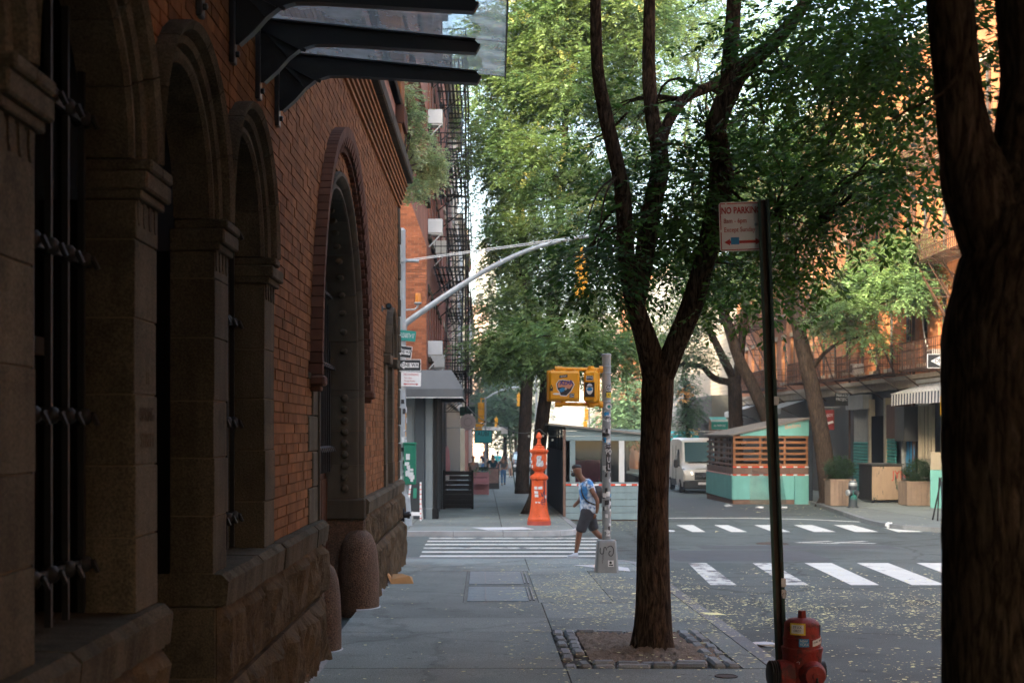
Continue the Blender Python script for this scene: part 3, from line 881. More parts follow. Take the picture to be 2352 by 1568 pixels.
while z < 5.83:
    zc = z+BH/2
    iv = solid_intervals(zc)
    # stone quoins toothed into the brick beside the gate
    tooth = (row//4) % 2
    for a, b in iv:
        if z < GZ+.05:
            if abs(b-(GC-GR-.20)) < .02: b -= (.34 if tooth else .62)
            if abs(a-(GC+GR+.20)) < .02: a += (.22 if tooth else .42)
        mort.add([(-.012, a, z), (-.012, b, z), (-.012, b, z+BH), (-.012, a, z+BH)], [(0, 1, 2, 3)])
        off = (BL/2 if row % 2 else 0) + (BL/4 if row % 6 == 0 else 0)
        k = math.floor((a-off)/BL)
        while off+k*BL < b:
            p, q = max(a, off+k*BL), min(b, off+(k+1)*BL); k += 1
            if q-p < .03 or q < 4.0: continue
            j = random.uniform(-.0035, .0045)
            bx = (-.02, j, p+.0015, q-.0015, z+.004, z+BH-.005)
            d = math.hypot((p+q)/2, 1.6)
            single.append((d+(abs(zc-2.0)*.9 if d < 30 else 0), bx))
    z += BH; row += 1
single.sort(key=lambda t: t[0])
for i, (d, bx) in enumerate(single):
    if i < 300: MB().bbox(*bx, .004).build('brick', m_brick, lb)
    else: rest.box(*bx)
tag(rest.build('brickwork', m_brick, lb), kind='stuff')
mort.build('mortar_bed', m_mortar, lb)
MB().box(-.46, -.02, 10.61, 13.3, SILL, 5.84).box(-.46, -.02, 17.9, 21.35, SILL, 5.84).build('wall_backing', m_mortar, lb)
MB().box(-.46, -.02, U0, 2.3, SILL, 5.84).build('wall_backing', m_mortar, lb)
MB().box(-.46, -.02, 2.3, 10.7, 4.2, 5.84).box(-.46, -.02, 13.2, 18.0, 4.86, 5.84).box(-.46, -.02, 21.3, 24.5, 3.95, 5.84).build('wall_backing', m_mortar, lb)
# quoin blocks by the gate
z = SILL; i = 0
while z < GZ-.02:
    zt = min(z+BH*4, GZ+.02); t = i % 2
    a0 = GC-GR-.2-(.34 if t else .62); MB().bbox(-.46, .012, a0+.002, GC-GR-.002, z+.003, zt-.003, .01).build('quoin_stone', m_stone, lb)
    b0 = GC+GR+.2+(.22 if t else .42); MB().bbox(-.46, .012, GC+GR+.202, b0, z+.003, zt-.003, .01).build('quoin_stone', m_stone, lb)
    z = zt; i += 1
# corner quoins
z = -.45; i = 0
while z < 5.8:
    zt = min(z+.42, 5.83); a = U1-(.30 if i % 2 else .30)
    z = zt; i += 1
for k_ in range(15): MB().bbox(-.46, .028+.012*(k_ % 2), U1-.30, U1+.01*(k_ % 2), 1.135+k_*.313, 1.135+(k_+1)*.313-.006, .018).build('quoin_stone', m_stone_d, lb)
# gate: stone ring, jambs with a beaded column, brick label arch
GP = [(0, -.46), (0, -.06), (.02, -.03), (.05, -.03), (.06, -.07), (.10, -.07), (.11, -.01), (.15, .03), (.19, .03), (.20, .0), (.20, -.46)]
for s in range(11):
    m = MB(); ring(m, GC, GZ, [(GR+p, x) for p, x in GP], PI*s/11+.002, PI*(s+1)/11-.002, 4); m.build('gate_arch_stone', m_stone_d, lb, True)
for s in (-1, 1):
    z = 1.12
    while z < GZ-.02:
        zt = min(z+.42, GZ-.003)
        m = MB(); pr = [(GC+s*(GR+p), x) for p, x in GP]
        m.prism([(x, u) for u, x in pr], z+.003, zt, 'z'); m.build('gate_jamb_stone', m_stone_d, lb, True); z = zt
    m = MB(); m.bbox(-.46, .06, min(GC+s*(GR-.03), GC+s*(GR+.2)), max(GC+s*(GR-.03), GC+s*(GR+.2)), .86, 1.12, .02); m.build('gate_jamb_base', m_stone_d, lb)
    m = MB(); m.bbox(-.46, .05, min(GC+s*GR, GC+s*(GR+.22)), max(GC+s*GR, GC+s*(GR+.22)), -.5, .858, .02); m.build('gate_jamb_base', m_guard, lb)
    m = MB()                                                     # carved knobs up the jamb and round the arch
    if s == 1:
        for k in range(9): m.ball((-.20, GC+GR-.012, 1.25+k*.14), (.05, .035, .05), 8, 6)
        for k in range(2, 26): a = PI*k/27; m.ball((-.20, GC-(GR-.012)*math.cos(a), GZ+(GR-.012)*math.sin(a)), (.05, .04, .04), 7, 5)
    else:
        for k in range(9): m.ball((-.20, GC-GR+.012, 1.25+k*.14), (.05, .035, .05), 8, 6)
    m.build('carved_knobs', m_stone_d, lb, True)
nb = 84
for k in range(nb):                                              # label arch of standing bricks
    a0, a1 = PI*k/nb, PI*(k+1)/nb; g = .0016
    m = MB(); ring(m, GC, GZ, [(2.56, -.02), (2.56, .075+.01*(k % 2)), (2.66, .11), (2.76, .11), (2.76, -.02)], a0+g, a1-g, 1); m.build('label_brick', m_brickdark, lb)
for k in range(60):                                              # toothed inner edge of the label
    a0, a1 = PI*k/60, PI*(k+.5)/60
    m = MB(); ring(m, GC, GZ, [(2.50, -.02), (2.50, .05), (2.559, .05), (2.559, -.02)], a0, a1, 1); m.build('label_dentil', m_brickdark, lb)
for s in (-1, 1):
    c = GC+s*2.65
    MB().bbox(-.02, .13, c-.13, c+.13, GZ-.10, GZ-.005, .02).bbox(-.02, .09, c-.09, c+.09, GZ-.15, GZ-.101, .01).build('label_stop', m_brickdark, lb)
# gate leaf and grille
MB().box(-.52, -.44, GC-GR, GC+GR, -.5, 1.45).build('gate_leaf', m_wood, lb)
for k in range(9):
    u = GC-GR+.05+k*.51
    MB().bbox(-.44, -.415, u, u+.46, -.4, .35, .01).bbox(-.44, -.415, u, u+.46, .45, 1.38, .01).build('gate_panel', m_wood, lb)
def grille(u0, u1, z0, z1, nb_, xs, rails, arched=None):
    for k in range(nb_):
        u = u0+(u1-u0)*(k+.5)/nb_
        zt = z1
        if arched: zt = arched[1]+math.sqrt(max(.01, arched[2]**2-(u-arched[0])**2))-.03
        MB().box(xs-.014, xs+.014, u-.014, u+.014, z0, zt).build('grille_bar', m_black, lb)
    for r in rails:
        g = MB(); g.box(xs-.012, xs+.012, u0, u1, r-.02, r+.02)
        for k in range(nb_):
            u = u0+(u1-u0)*(k+.5)/nb_
            g.lathe((xs, u, r), [(.030, -.035), (.044, -.02), (.046, 0), (.044, .02), (.030, .035)], 10)
            g.tube([(xs, u, r), (xs+.05, u+.01, r+.005), (xs+.07, u+.015, r-.04)], [.016, .018, .012], 6)
        g.build('grille_rail', m_black, lb, True)
grille(GC-GR, GC+GR, 1.46, 4.4, 22, -.38, (1.75, 2.75, 3.6), (GC, GZ, GR))
for uc, kind in WIN:
    if kind == 'window':
        grille(uc-R0, uc+R0, SILL+.02, 3.8, 6, -.19, (1.36, 2.02, 2.72, 3.35), (uc, ZS+.06, R0))
        MB().box(-.45, -.42, uc-R0, uc+R0, SILL, 3.95).build('window_pane', m_dark, lb)
        MB().box(-.42, -.39, uc-.04, uc+.04, SILL, 3.9).box(-.42, -.39, uc-R0, uc+R0, 2.3, 2.38).build('window_frame', m_darkf, lb)
    else:
        MB().box(-.45, -.42, uc-R0, uc+R0, -.3, 3.95).build('door_leaf', m_dark, lb)
        for a, b, c, d in ((-.62, -.06, .2, 1.2), (.06, .62, .2, 1.2), (-.62, -.06, 1.35, 2.6), (.06, .62, 1.35, 2.6)):
            MB().bbox(-.42, -.40, uc+a, uc+b, c, d, .01).build('door_panel', m_dark, lb)
MB().box(-.45, -.40, W3[0]-W3[1], W3[0]+W3[1], SILL, 3.7).build('window_pane', m_pane, lb)
MB().box(-.40, -.36, W3[0]-.03, W3[0]+.03, SILL, 3.7).box(-.40, -.36, W3[0]-W3[1], W3[0]+W3[1], 2.3, 2.36).build('window_frame', m_darkf, lb)
# number and street name cut into the pier
for s, zz in (('11', 2.20), ('SPRING', 2.03), ('STREET', 1.91)):
    lettering(s, .095, m_rock, lb, (.027, 6.705, zz), (PI/2, 0, PI/2), sx=.85, extrude=.001)
# corbelled courses and belt course
for k in range(6):
    z0 = 5.84+k*.078; x1 = .015+.022*(k+1)
    MB().bbox(-.46, x1, U0, U1+x1, z0+.002, z0+.052, .004).build('corbel_course', m_brick, lb)
    MB().box(-.46, x1-.03, U0, U1+x1-.03, z0+.052, z0+.080).build('corbel_course', m_brickdark, lb)
u = U0; random.seed(5)
while u < U1+.2:
    ub = min(u+1.8, U1+.22); MB().bbox(-.46, .235, u+.003, ub-.003, 6.312, 6.52, .02).build('belt_stone', m_galv2 if False else m_stone_d, lb); u = ub
# upper storeys
m_upbrick = M_brick('upper_brickwork', (.31, .12, .07), (.25, .09, .05), (.21, .15, .11), 'x')
def panel_wall(u0, u1, z0, z1, ops, depth):
    """front of a wall (local u, z; x = 0 outwards) with real openings"""
    mb = MB()
    us = sorted({u0, u1, *[o[0] for o in ops], *[o[1] for o in ops]}); zs = sorted({z0, z1, *[o[2] for o in ops], *[o[3] for o in ops]})
    for a, b in zip(us[:-1], us[1:]):
        for c, d in zip(zs[:-1], zs[1:]):
            m = ((a+b)/2, (c+d)/2)
            if any(o[0] < m[0] < o[1] and o[2] < m[1] < o[3] for o in ops): continue
            mb.add([(0, a, c), (0, b, c), (0, b, d), (0, a, d)], [(0, 1, 2, 3)])
    for a, b, c, d in ops:
        e = -depth
        mb.add([(0, a, c), (e, a, c), (e, a, d), (0, a, d)], [(0, 1, 2, 3)]); mb.add([(0, b, c), (e, b, c), (e, b, d), (0, b, d)], [(3, 2, 1, 0)])
        mb.add([(0, a, c), (0, b, c), (e, b, c), (e, a, c)], [(0, 1, 2, 3)]); mb.add([(0, a, d), (0, b, d), (e, b, d), (e, a, d)], [(3, 2, 1, 0)])
    return mb
ops = []
for zf in (7.6, 11.0, 14.3):
    for k in range(12): ops.append((-20.4+k*3.6, -6+k*3.6+1.4, zf, zf+2.2))
panel_wall(U0, U1-.9, 6.52, TOPZ, ops, .35).build('upper_wall', m_upbrick, lb)
for a, b, c, d in ops:
    MB().box(-.34, -.30, a, b, c, d).build('window_pane', m_pane, lb)
    MB().box(-.30, -.26, a, a+.06, c, d).box(-.30, -.26, b-.06, b, c, d).box(-.30, -.26, a, b, c, c+.06).box(-.30, -.26, a, b, d-.06, d).box(-.30, -.25, a, b, (c+d)/2-.03, (c+d)/2+.03).build('window_frame', m_darkf, lb)
    MB().bbox(-.05, .10, a-.1, b+.1, c-.14, c-.002, .01).build('window_sill', m_stone, lb)
z = 6.52; i = 0
while z < TOPZ:                                                  # corner pier of plain and dark brick bands
    h = .32 if i % 2 else .62
    MB().bbox(-.46, .10 if i % 2 == 0 else .15, U1-.9, U1+(.0 if i % 2 == 0 else .05), z+.003, z+h-.003, .01).build('corner_band', m_brick if i % 2 == 0 else m_brickdark, lb)
    z += h; i += 1
MB().box(-9, .35, U0, U1+.35, TOPZ, TOPZ+.5).build('cornice', m_stone_d, lb)
MB().box(-34, -.03, U1-.06, U1-.001, -.6, TOPZ).build('end_wall', m_brick, lb)

# granite wheel guards at the gate
def guard(u, r, h, label):
    o = empty('granite_wheel_guard', (-1.66+.007*u+.02, u, gz(u)), -.007, label, 'wheel guard', 'granite guards of the carriage gate')
    m = MB(); prof = [(1.0, -.1), (1.0, .12), (.99, .4), (.95, .62), (.84, .80), (.65, .92), (.38, .985), (.0, 1.0)]
    vs, fs = [], []; seg = 22
    for rr, hh in prof:
        for k in range(seg):
            a = 2*PI*k/seg; vs.append((rr*r*.92*math.cos(a)-.05, rr*r*1.15*math.sin(a), hh*h))
    for i in range(len(prof)-1):
        for k in range(seg): fs.append((i*seg+k, i*seg+(k+1) % seg, (i+1)*seg+(k+1) % seg, (i+1)*seg+k))
    m.add(vs, fs).build('guard_stone', m_guard, o, True)
    m = MB(); rnd = random.Random(int(u*10)); n = 26; vs = []
    for k in range(n):
        a = -PI/2+PI*k/(n-1)
        for q in (0, 1):
            w = 1.0 if q == 0 else 1.05+rnd.uniform(0, .05); vs.append((r*.92*w*math.cos(a)-.05, r*1.15*w*math.sin(a), .012 if q == 0 else .004))
    m.add(vs, [(k*2, k*2+2, k*2+3, k*2+1)[::-1] for k in range(n-1)]).build('mortar_fillet', M('lime_fillet_%d' % int(u), (.42, .43, .43), .9, .2, 9), o)
guard(13.95, .21, .86, 'nearer rounded red granite wheel guard at the carriage gate')
guard(17.75, .28, .97, 'farther, larger red granite wheel guard at the carriage gate')
# lime fillet along the wall foot
m = MB(); vs = []; rnd = random.Random(3)
for k in range(120):
    u = 8.5+k*.137
    if 13.4 < u < 18.1: u = 13.4 if u < 15.7 else 18.1
    x = -1.66+.007*u+.07
    vs += [(x, u, gz(u)+.028), (x+.03+rnd.uniform(0, .035), u, gz(u)+.003)]
m.add(vs, [(k*2, k*2+1, k*2+3, k*2+2) for k in range(119) if abs(vs[k*2][1]-vs[k*2+2][1]) < .5])
m.build('mortar_fillet', M('lime_fillet', (.22, .225, .225), .9, .25, 9), bed)

# siamese connection and camera on the wall
o = empty('fire_hose_connection', (-1.66+.007*24.3+.08, 24.3, Z(1182, 24.3)), 0, 'black twin fire hose connection on the stone base at the corner', 'hose connection')
m = MB(); m.lathe((0, 0, 0), [(.10, -.1), (.10, .02), (.115, .02), (.115, .05), (.09, .05)], 18, 'x'); m.build('wall_flange', m_black, o, True)
for s in (-1, 1):
    m = MB(); m.lathe((.05, s*.055, 0), [(.05, 0), (.05, .05), (.06, .05), (.06, .09), (.02, .09), (.02, .11)], 12, 'x'); m.build('hose_cap', m_blackp, o, True)
o = empty('security_camera', (-1.66+.007*21+.02, 21.0, Z(712, 21.0)), 0, 'small bullet security camera on the brick wall near the corner', 'security camera')
m = MB(); m.tube([(0, 0, .02), (.05, 0, .02), (.09, 0, .06)], .012, 8); m.box(-.02, 0, -.03, .03, -.02, .06); m.build('bracket', m_galv2, o)
m = MB(); m.lathe((.09, -.02, .05), [(.035, -.10), (.045, -.09), (.045, .08), (.02, .09)], 14, 'y'); m.build('camera_body', m_black, o, True)
m = MB(); m.lathe((.09, -.121, .05), [(.028, 0), (.02, .003)], 12, 'y'); m.build('lens', m_vglass, o, True)

# ------------------------------------------------------------------ glass canopy on iron brackets
cp = empty('glass_canopy', (-1.6, 9.0, 4.6), 0, 'glass entrance canopy on four black iron brackets at the top left', 'canopy')
def wx(u): return -1.66+.007*u
for u in (7.95, 8.95, 9.92, 10.79):
    x0 = wx(u); zr = 4.825
    L = 1.50
    def topz(x): return zr-.10*x
    m = MB()
    prof = [(0.0, zr), (L, topz(L)), (L+.03, topz(L)-.03), (L+.0, topz(L)-.085), (.52, topz(.52)-.125), (.38, topz(.38)-.14), (.28, topz(.28)-.18), (.20, topz(.20)-.25), (.12, zr-.36), (.03, zr-.44), (0, zr-.44)]
    m.prism([(x0+.03+p, q) for p, q in prof], u-.008, u+.008, 'y'); m.build('bracket_web', m_steel, cp, off=(-1.6, 9.0, 4.6))
    m = MB()
    low = prof[2:10]
    for (p, q), (p2, q2) in zip(low[:-1], low[1:]):
        m.bar((x0+.03+p, u, q), (x0+.03+p2, u, q2), .085, .012, up=(0, 0, 1) if abs(q2-q) < abs(p2-p) else (1, 0, 0))
    m.bar((x0+.03, u, zr), (x0+.03+L, u, topz(L)), .085, .012); m.build('bracket_flange', m_steel, cp, off=(-1.6, 9.0, 4.6))
    m = MB(); m.bbox(x0, x0+.035, u-.05, u+.05, zr-.56, zr+.04, .006)
    for zz in (zr-.50, zr-.08): m.lathe((x0+.03, u, zz), [(.02, 0), (.02, .025), (.012, .03)], 6, 'x')
    m.build('wall_plate', m_steel, cp, off=(-1.6, 9.0, 4.6))
    m = MB()
    for p in (.12, .24): m.bar((x0+.03, u-.03, zr-.02-p*.2), (x0+.03+p+.08, u-.03, zr-.30+p*.3), .02, .02)
    m.build('bracket_rib', m_steel, cp, off=(-1.6, 9.0, 4.6))
us = (6.6, 7.95, 8.95, 9.92, 10.88)
for a, b in zip(us[:-1], us[1:]):
    xa = wx(a)
    m = MB(); z0 = 4.84
    m.add([(xa+.05, a+.006, z0), (xa+1.74, a+.006, z0-.10*1.74), (wx(b)+1.74, b-.006, z0-.10*1.74), (wx(b)+.05, b-.006, z0)], [(0, 1, 2, 3)])
    m.build('glass_pane', m_glass, cp, off=(-1.6, 9.0, 4.6))
    m = MB(); m.bar((xa+1.745, a, z0-.175), (wx(b)+1.745, b, z0-.175), .012, .03); m.build('glass_edge', m_steel, cp, off=(-1.6, 9.0, 4.6))
    m = MB(); m.bar((wx(b)+.05, b, z0+.004), (wx(b)+1.74, b, z0+.004-.10*1.74), .014, .008); m.build('glass_joint', m_steel, cp, off=(-1.6, 9.0, 4.6))

# ------------------------------------------------------------------ foliage
UP = np.array([0., 0., 1.])
def nrm(a): return a/np.maximum(np.linalg.norm(a, axis=-1, keepdims=True), 1e-9)
def fronds(P, D, pairs, Lr, ll, lw, droop=.35, rng=RNG):
    """compound leaves: P starts, D directions -> verts, quads of all leaflets"""
    K = len(P); D = nrm(D)
    S = nrm(np.cross(D, UP)+rng.normal(0, .12, D.shape)); Nn = np.cross(S, D)
    Lk = (Lr*rng.uniform(.7, 1.25, (K, 1)))
    out = []
    for j in range(pairs):
        t = (j+.7)/pairs
        c = P+D*Lk*t; c[:, 2] -= droop*(t**2)*Lk[:, 0]
        for s in (-1, 1):
            d = nrm(S*s*.85+D*(.35+.4*t)+rng.normal(0, .16, (K, 3))-UP*(.18+.35*t*droop))
            w = nrm(np.cross(d, Nn+rng.normal(0, .35, (K, 3))))
            sz = rng.uniform(.6, 1.3, (K, 1))*(1-.25*abs(t-.5))
            L, W = ll*sz, lw*sz
            out.append(np.stack([c, c+d*L*.5+w*W*.5, c+d*L, c+d*L*.5-w*W*.5], 1))
    d = nrm(D-UP*droop*.8); e = P+D*Lk; e[:, 2] -= droop*Lk[:, 0]
    w = nrm(np.cross(d, Nn))
    out.append(np.stack([e, e+d*ll*.5+w*lw*.5, e+d*ll, e+d*ll*.5-w*lw*.5], 1))
    V = np.concatenate(out).reshape(-1, 3)
    return V, np.arange(len(V)).reshape(-1, 4)

def clusters(blobs, spread, per, rng=RNG, shell=2.4, flat=.6):
    """blobs (centre, radii, n clusters) -> frond starts and directions"""
    Ps, Ds = [], []
    for c, r, n in blobs:
        c, r = np.array(c, float), np.array(r, float)
        u = nrm(rng.normal(0, 1, (n, 3))); q = u*rng.uniform(0, 1, (n, 1))**(1/shell)
        C = c+q*r
        k = per
        off = rng.normal(0, 1, (n, k, 3))*np.array([spread, spread, spread*flat])
        P = (C[:, None, :]+off).reshape(-1, 3)
        D = (nrm(off)+.55*nrm(q)[:, None, :]+rng.normal(0, .25, off.shape)).reshape(-1, 3); D[:, 2] *= .45; D[:, 2] -= .08
        Ps.append(P); Ds.append(D)
    return np.concatenate(Ps), np.concatenate(Ds)

def crown(name, P, D, spec, mat, parent, off):
    V, Q = fronds(P, D, *spec)
    V = V-np.array(off)
    return link(name, np_mesh(name, V, Q, mat), None, parent)

def limb_to(mb, a, b, r0, r1, rnd, seg=6):
    a, b = Vector(a), Vector(b); L = (b-a).length
    m1 = a.lerp(b, .35)+Vector((rnd.uniform(-.1, .1)*L, rnd.uniform(-.1, .1)*L, .10*L)); m2 = a.lerp(b, .7)+Vector((rnd.uniform(-.08, .08)*L, rnd.uniform(-.08, .08)*L, .08*L))
    mb.tube([a, m1, m2, b], [r0, r0*.75+r1*.25, r0*.4+r1*.6, r1], seg, step=max(.15, L/8), bark=.05, seed=rnd.randint(0, 9999))

# ---- the near street tree
D0 = 13.9
near = empty('street_tree', (X(1502, D0), D0, gz(D0)), 0, 'forked street tree in the stone-edged pit on the near pavement', 'tree')
noff = near.location[:]
tr = MB()
def scr(pts, d0, dd=0.0): return [at(x, y, d0+dd*i/(len(pts)-1)) for i, (x, y) in enumerate(pts)]
def fl(L, a): return 1+.42*math.exp(-L*5)*(1+.6*math.sin(3*a+1))
tr.tube([at(1503, 1512, D0)]+scr([(1502, 1480), (1500, 1300), (1500, 1150), (1506, 1000), (1510, 905), (1512, 845)], D0), [.185, .175, .160, .150, .146, .158, .150], 44, step=.035, bark=.024, seed=2, flare=fl)
tr.tube(scr([(1510, 890), (1490, 800), (1458, 700), (1440, 600), (1432, 470), (1422, 400), (1392, 270), (1372, 150), (1368, 0), (1366, -160)], D0, -1.0), [.13, .115, .093, .083, .077, .070, .068, .056, .050, .04], 18, step=.07, bark=.045, seed=3)
tr.tube(scr([(1462, 700), (1480, 590), (1492, 500), (1514, 400), (1512, 330), (1498, 270), (1490, 150), (1492, 0), (1494, -150)], D0-.3, .6), [.085, .095, .098, .092, .085, .072, .066, .056, .04], 18, step=.07, bark=.045, seed=4)
tr.tube(scr([(1514, 350), (1535, 280), (1575, 225), (1625, 202), (1690, 170)], D0, .4), [.055, .055, .052, .05, .05], 14, step=.07, bark=.05, seed=5)
tr.tube(scr([(1515, 880), (1548, 800), (1590, 700), (1618, 600), (1640, 500), (1658, 420), (1652, 340), (1645, 290), (1680, 200), (1712, 150), (1770, 105), (1830, 35), (1890, -60)], D0, -1.2), [.12, .105, .105, .10, .098, .118, .095, .10, .098, .085, .068, .06, .05], 20, step=.07, bark=.05, seed=6)
tr.tube(scr([(1668, 240), (1678, 120), (1686, 0), (1690, -140)], D0-.6, -.4), [.085, .075, .068, .05], 16, step=.07, bark=.045, seed=7)
for pts, r in (([(1712, 160), (1780, 165), (1830, 175), (1870, 215)], .018), ([(1725, 170), (1745, 230), (1755, 290), (1735, 340)], .015), ([(1620, 205), (1560, 180), (1520, 200), (1505, 260)], .016),
               ([(1440, 260), (1400, 300), (1360, 320)], .012), ([(1500, 340), (1540, 330), (1600, 345)], .010), ([(1640, 300), (1600, 350), (1590, 460)], .012), ([(1870, 215), (1900, 300), (1905, 380)], .010),
               ([(1660, 420), (1720, 470), (1800, 500), (1880, 520)], .016), ([(1420, 470), (1380, 520), (1350, 600)], .012)):
    tr.tube(scr(pts, D0-.8, random.uniform(-1, 1)), [r, r*.85, r*.65, r*.4][:len(pts)], 7, step=.1, bark=.05, seed=8)
for (x, y), r in (((1531, 818), .045), ((1420, 455), .035), ((1703, 262), .03)):       # knots
    c = at(x, y, D0-.12 if x != 1531 else D0-.145)
    tr.lathe((c.x, c.y, c.z), [(r*.5, .03), (r*.55, -.012), (r, -.02), (r*1.15, .0), (r*1.1, .04)], 14, 'y')
tr.build('trunk', m_bark, near, 'all', off=noff)
rng = np.random.default_rng(5)
def screen_blobs(rows, dep):
    out = []
    for px, py, rx, ry, d, n in rows:
        c = at(px, py, d); s = d/FPX
        out.append((c, (rx*s, dep, ry*s), n))
    return out
B1 = screen_blobs([(1500, 500, 110, 190, 14.5, 46), (1590, 430, 90, 170, 13.5, 32), (1400, 330, 60, 120, 15.0, 8), (1365, 590, 40, 70, 13.2, 14), (1790, 300, 120, 180, 14.0, 28), (1840, 460, 120, 140, 12.8, 31),
                   (1780, 590, 80, 80, 13.2, 17), (1840, 90, 170, 100, 12.5, 32), (1980, 180, 140, 150, 11.5, 26), (2050, 390, 100, 80, 11.2, 12), (2060, 60, 130, 80, 10.5, 16), (1640, 600, 60, 80, 14.2, 12)], .9)
P, Dr = clusters(B1, .18, 9, rng, 2.0, .75)
keep = P[:, 1] > 9.2
tw = MB(); rnd = random.Random(6)
LIMB = [p for p in scr([(1455, 700), (1432, 520), (1422, 400), (1392, 270), (1372, 120)], D0, -1.0)+scr([(1492, 500), (1512, 350), (1490, 150)], D0)+scr([(1575, 225), (1625, 202)], D0+.3)+scr([(1618, 600), (1650, 420), (1648, 300), (1700, 165), (1770, 105), (1830, 35), (1890, -60)], D0, -1.1)+scr([(1800, 168), (1870, 215), (1900, 330), (1780, 490), (1880, 520)], D0-.8)]
for k in range(0, len(P), max(1, len(P)//170)):
    q = Vector(P[k]); a = min(LIMB, key=lambda t: (t-q).length); L = (q-a).length
    if not .25 < L < 2.6 or q.y < 9.2: continue
    b = a.lerp(q, .5)+Vector((rnd.uniform(-.12, .12), rnd.uniform(-.12, .12), .10*L)); tw.tube([a, b, q], [.006+.006*L, .006+.002*L, .003], 5, step=.12, bark=.04, seed=k)
tw.build('twigs', m_bark, near, 'all', off=noff)['kind'] = 'stuff'
crown('crown', P[keep], Dr[keep], (6, .29, .086, .037, .45, rng), m_leaf_dark, near, noff)
B2 = [((1.5, 11.5, 8.4), (3.2, 3.6, 1.5), 70), ((2.8, 14.5, 9.0), (3.5, 3.0, 1.8), 60), ((.3, 15.5, 9.2), (2.0, 3.0, 1.6), 30)]   # the top of the crown, added above the picture to shade the street
P, Dr = clusters(B2, .35, 14, rng)
crown('crown', P, Dr, (4, .30, .13, .06, .4, rng), m_leaf_dark, near, noff)

# ---- the dark trunk at the right edge
DB = 5.6
big = empty('street_tree', (X(2385, DB), DB, gz(DB)), 0, 'massive dark forked trunk filling the right edge of the picture', 'tree')
boff = big.location[:]
tr = MB()
tr.tube([at(2390, 2120, DB), at(2388, 1950, DB), at(2384, 1568, DB), at(2382, 1000, DB), at(2380, 780, DB), at(2385, 670, DB), at(2388, 567, DB), at(2364, 480, DB), at(2338, 390, DB)], [.50, .38, .365, .362, .358, .325, .300, .25, .10], 56, step=.03, bark=.020, seed=12)
tr.tube([at(2345, 600, DB), at(2295, 500, DB), at(2248, 420, DB), at(2224, 350, DB), at(2208, 260, DB), at(2198, 170, DB), at(2182, 0, DB), at(2172, -220, DB), at(2110, -500, DB-.2)], [.21, .185, .150, .112, .096, .088, .091, .085, .06], 36, step=.035, bark=.024, seed=13)
tr.tube([at(2385, 640, DB), at(2382, 520, DB), at(2378, 420, DB), at(2380, 340, DB), at(2385, 184, DB), at(2374, 60, DB), at(2372, -60, DB), at(2385, -300, DB), at(2450, -600, DB)], [.28, .245, .200, .165, .142, .138, .14, .11, .07], 36, step=.035, bark=.024, seed=14)
tr.tube([at(2245, 60, DB-.12), at(2225, 130, DB-.14), at(2170, 210, DB-.1), at(2090, 250, DB-.05), at(2040, 280, DB)], [.006, .007, .007, .006, .004], 6, step=.06)
tr.build('trunk', m_bark, big, 'all', off=boff)
B3 = screen_blobs([(2110, 120, 70, 150, 7.6, 10), (2300, 60, 90, 90, 7.2, 9), (2275, 330, 20, 40, 8.0, 3), (2020, 30, 120, 60, 8.0, 10)], .5)
P, Dr = clusters(B3, .16, 14, rng, 2.0, .75)
crown('crown', P, Dr, (6, .24, .060, .025, .45, rng), m_leaf_dark, big, boff)
B4 = [((1.7, 5.5, 7.4), (3.6, 3.8, 1.5), 110), ((3.8, 1.0, 7.0), (4.0, 4.5, 1.8), 150), ((-.2, 2.0, 7.6), (1.5, 5.5, 1.5), 90), ((1.8, -5.5, 6.3), (4.0, 4.5, 2.0), 170), ((7.0, 4.0, 7.2), (3.0, 5.0, 1.8), 120)]  # unseen foliage spread over the viewpoint to darken the near wall
P, Dr = clusters(B4, .35, 14, rng)
crown('crown', P, Dr, (4, .34, .22, .10, .4, rng), m_leaf_dark, big, boff)

# ---- trees of the far blocks
def far_tree(label, base, trunk, limbs, blobs, spec, per, spread, mat, seed, seg=12, flowers=0, shell=2.4, group='trees lining the far blocks'):
    rg = np.random.default_rng(seed); rnd = random.Random(seed)
    t = empty('street_tree', base, 0, label, 'tree', group); off = tuple(base)
    m = MB(); m.tube([p for p, r in trunk], [r for p, r in trunk], seg, step=.25, bark=.05, seed=seed)
    for path in limbs: m.tube([p for p, r in path], [r for p, r in path], 8, step=.3, bark=.06, seed=seed+1)
    tops = [p for path in limbs for p, r in path[1:]] + [p for p, r in trunk[2:]]
    for c, r, n in blobs:
        a = min(tops, key=lambda q: (Vector(q)-Vector(c)).length+(3 if q[2] > c[2] else 0))
        limb_to(m, a, c, .09, .03, rnd)
        for k in range(4):
            q = Vector(c)+Vector((rnd.uniform(-.7, .7)*r[0], rnd.uniform(-.7, .7)*r[1], rnd.uniform(-.5, .7)*r[2])); limb_to(m, c, q, .035, .012, rnd, 5)
    m.build('trunk', m_bark_far, t, 'all', off=off)
    P, Dr = clusters(blobs, spread, per, rg, shell)
    crown('crown', P, Dr, (*spec, .4, rg), mat, t, off)
    if flowers:
        fb = [(c, tuple(np.array(r)*.95), max(1, int(n*flowers))) for c, r, n in blobs if c[2] > 6.5]
        P, Dr = clusters(fb, .14, 10, rg, 6.0); Dr[:, 2] = abs(Dr[:, 2])+.9
        crown('blossom', P, Dr, (3, .22, .07, .04, .1, rg), m_flower, t, off)
    return t
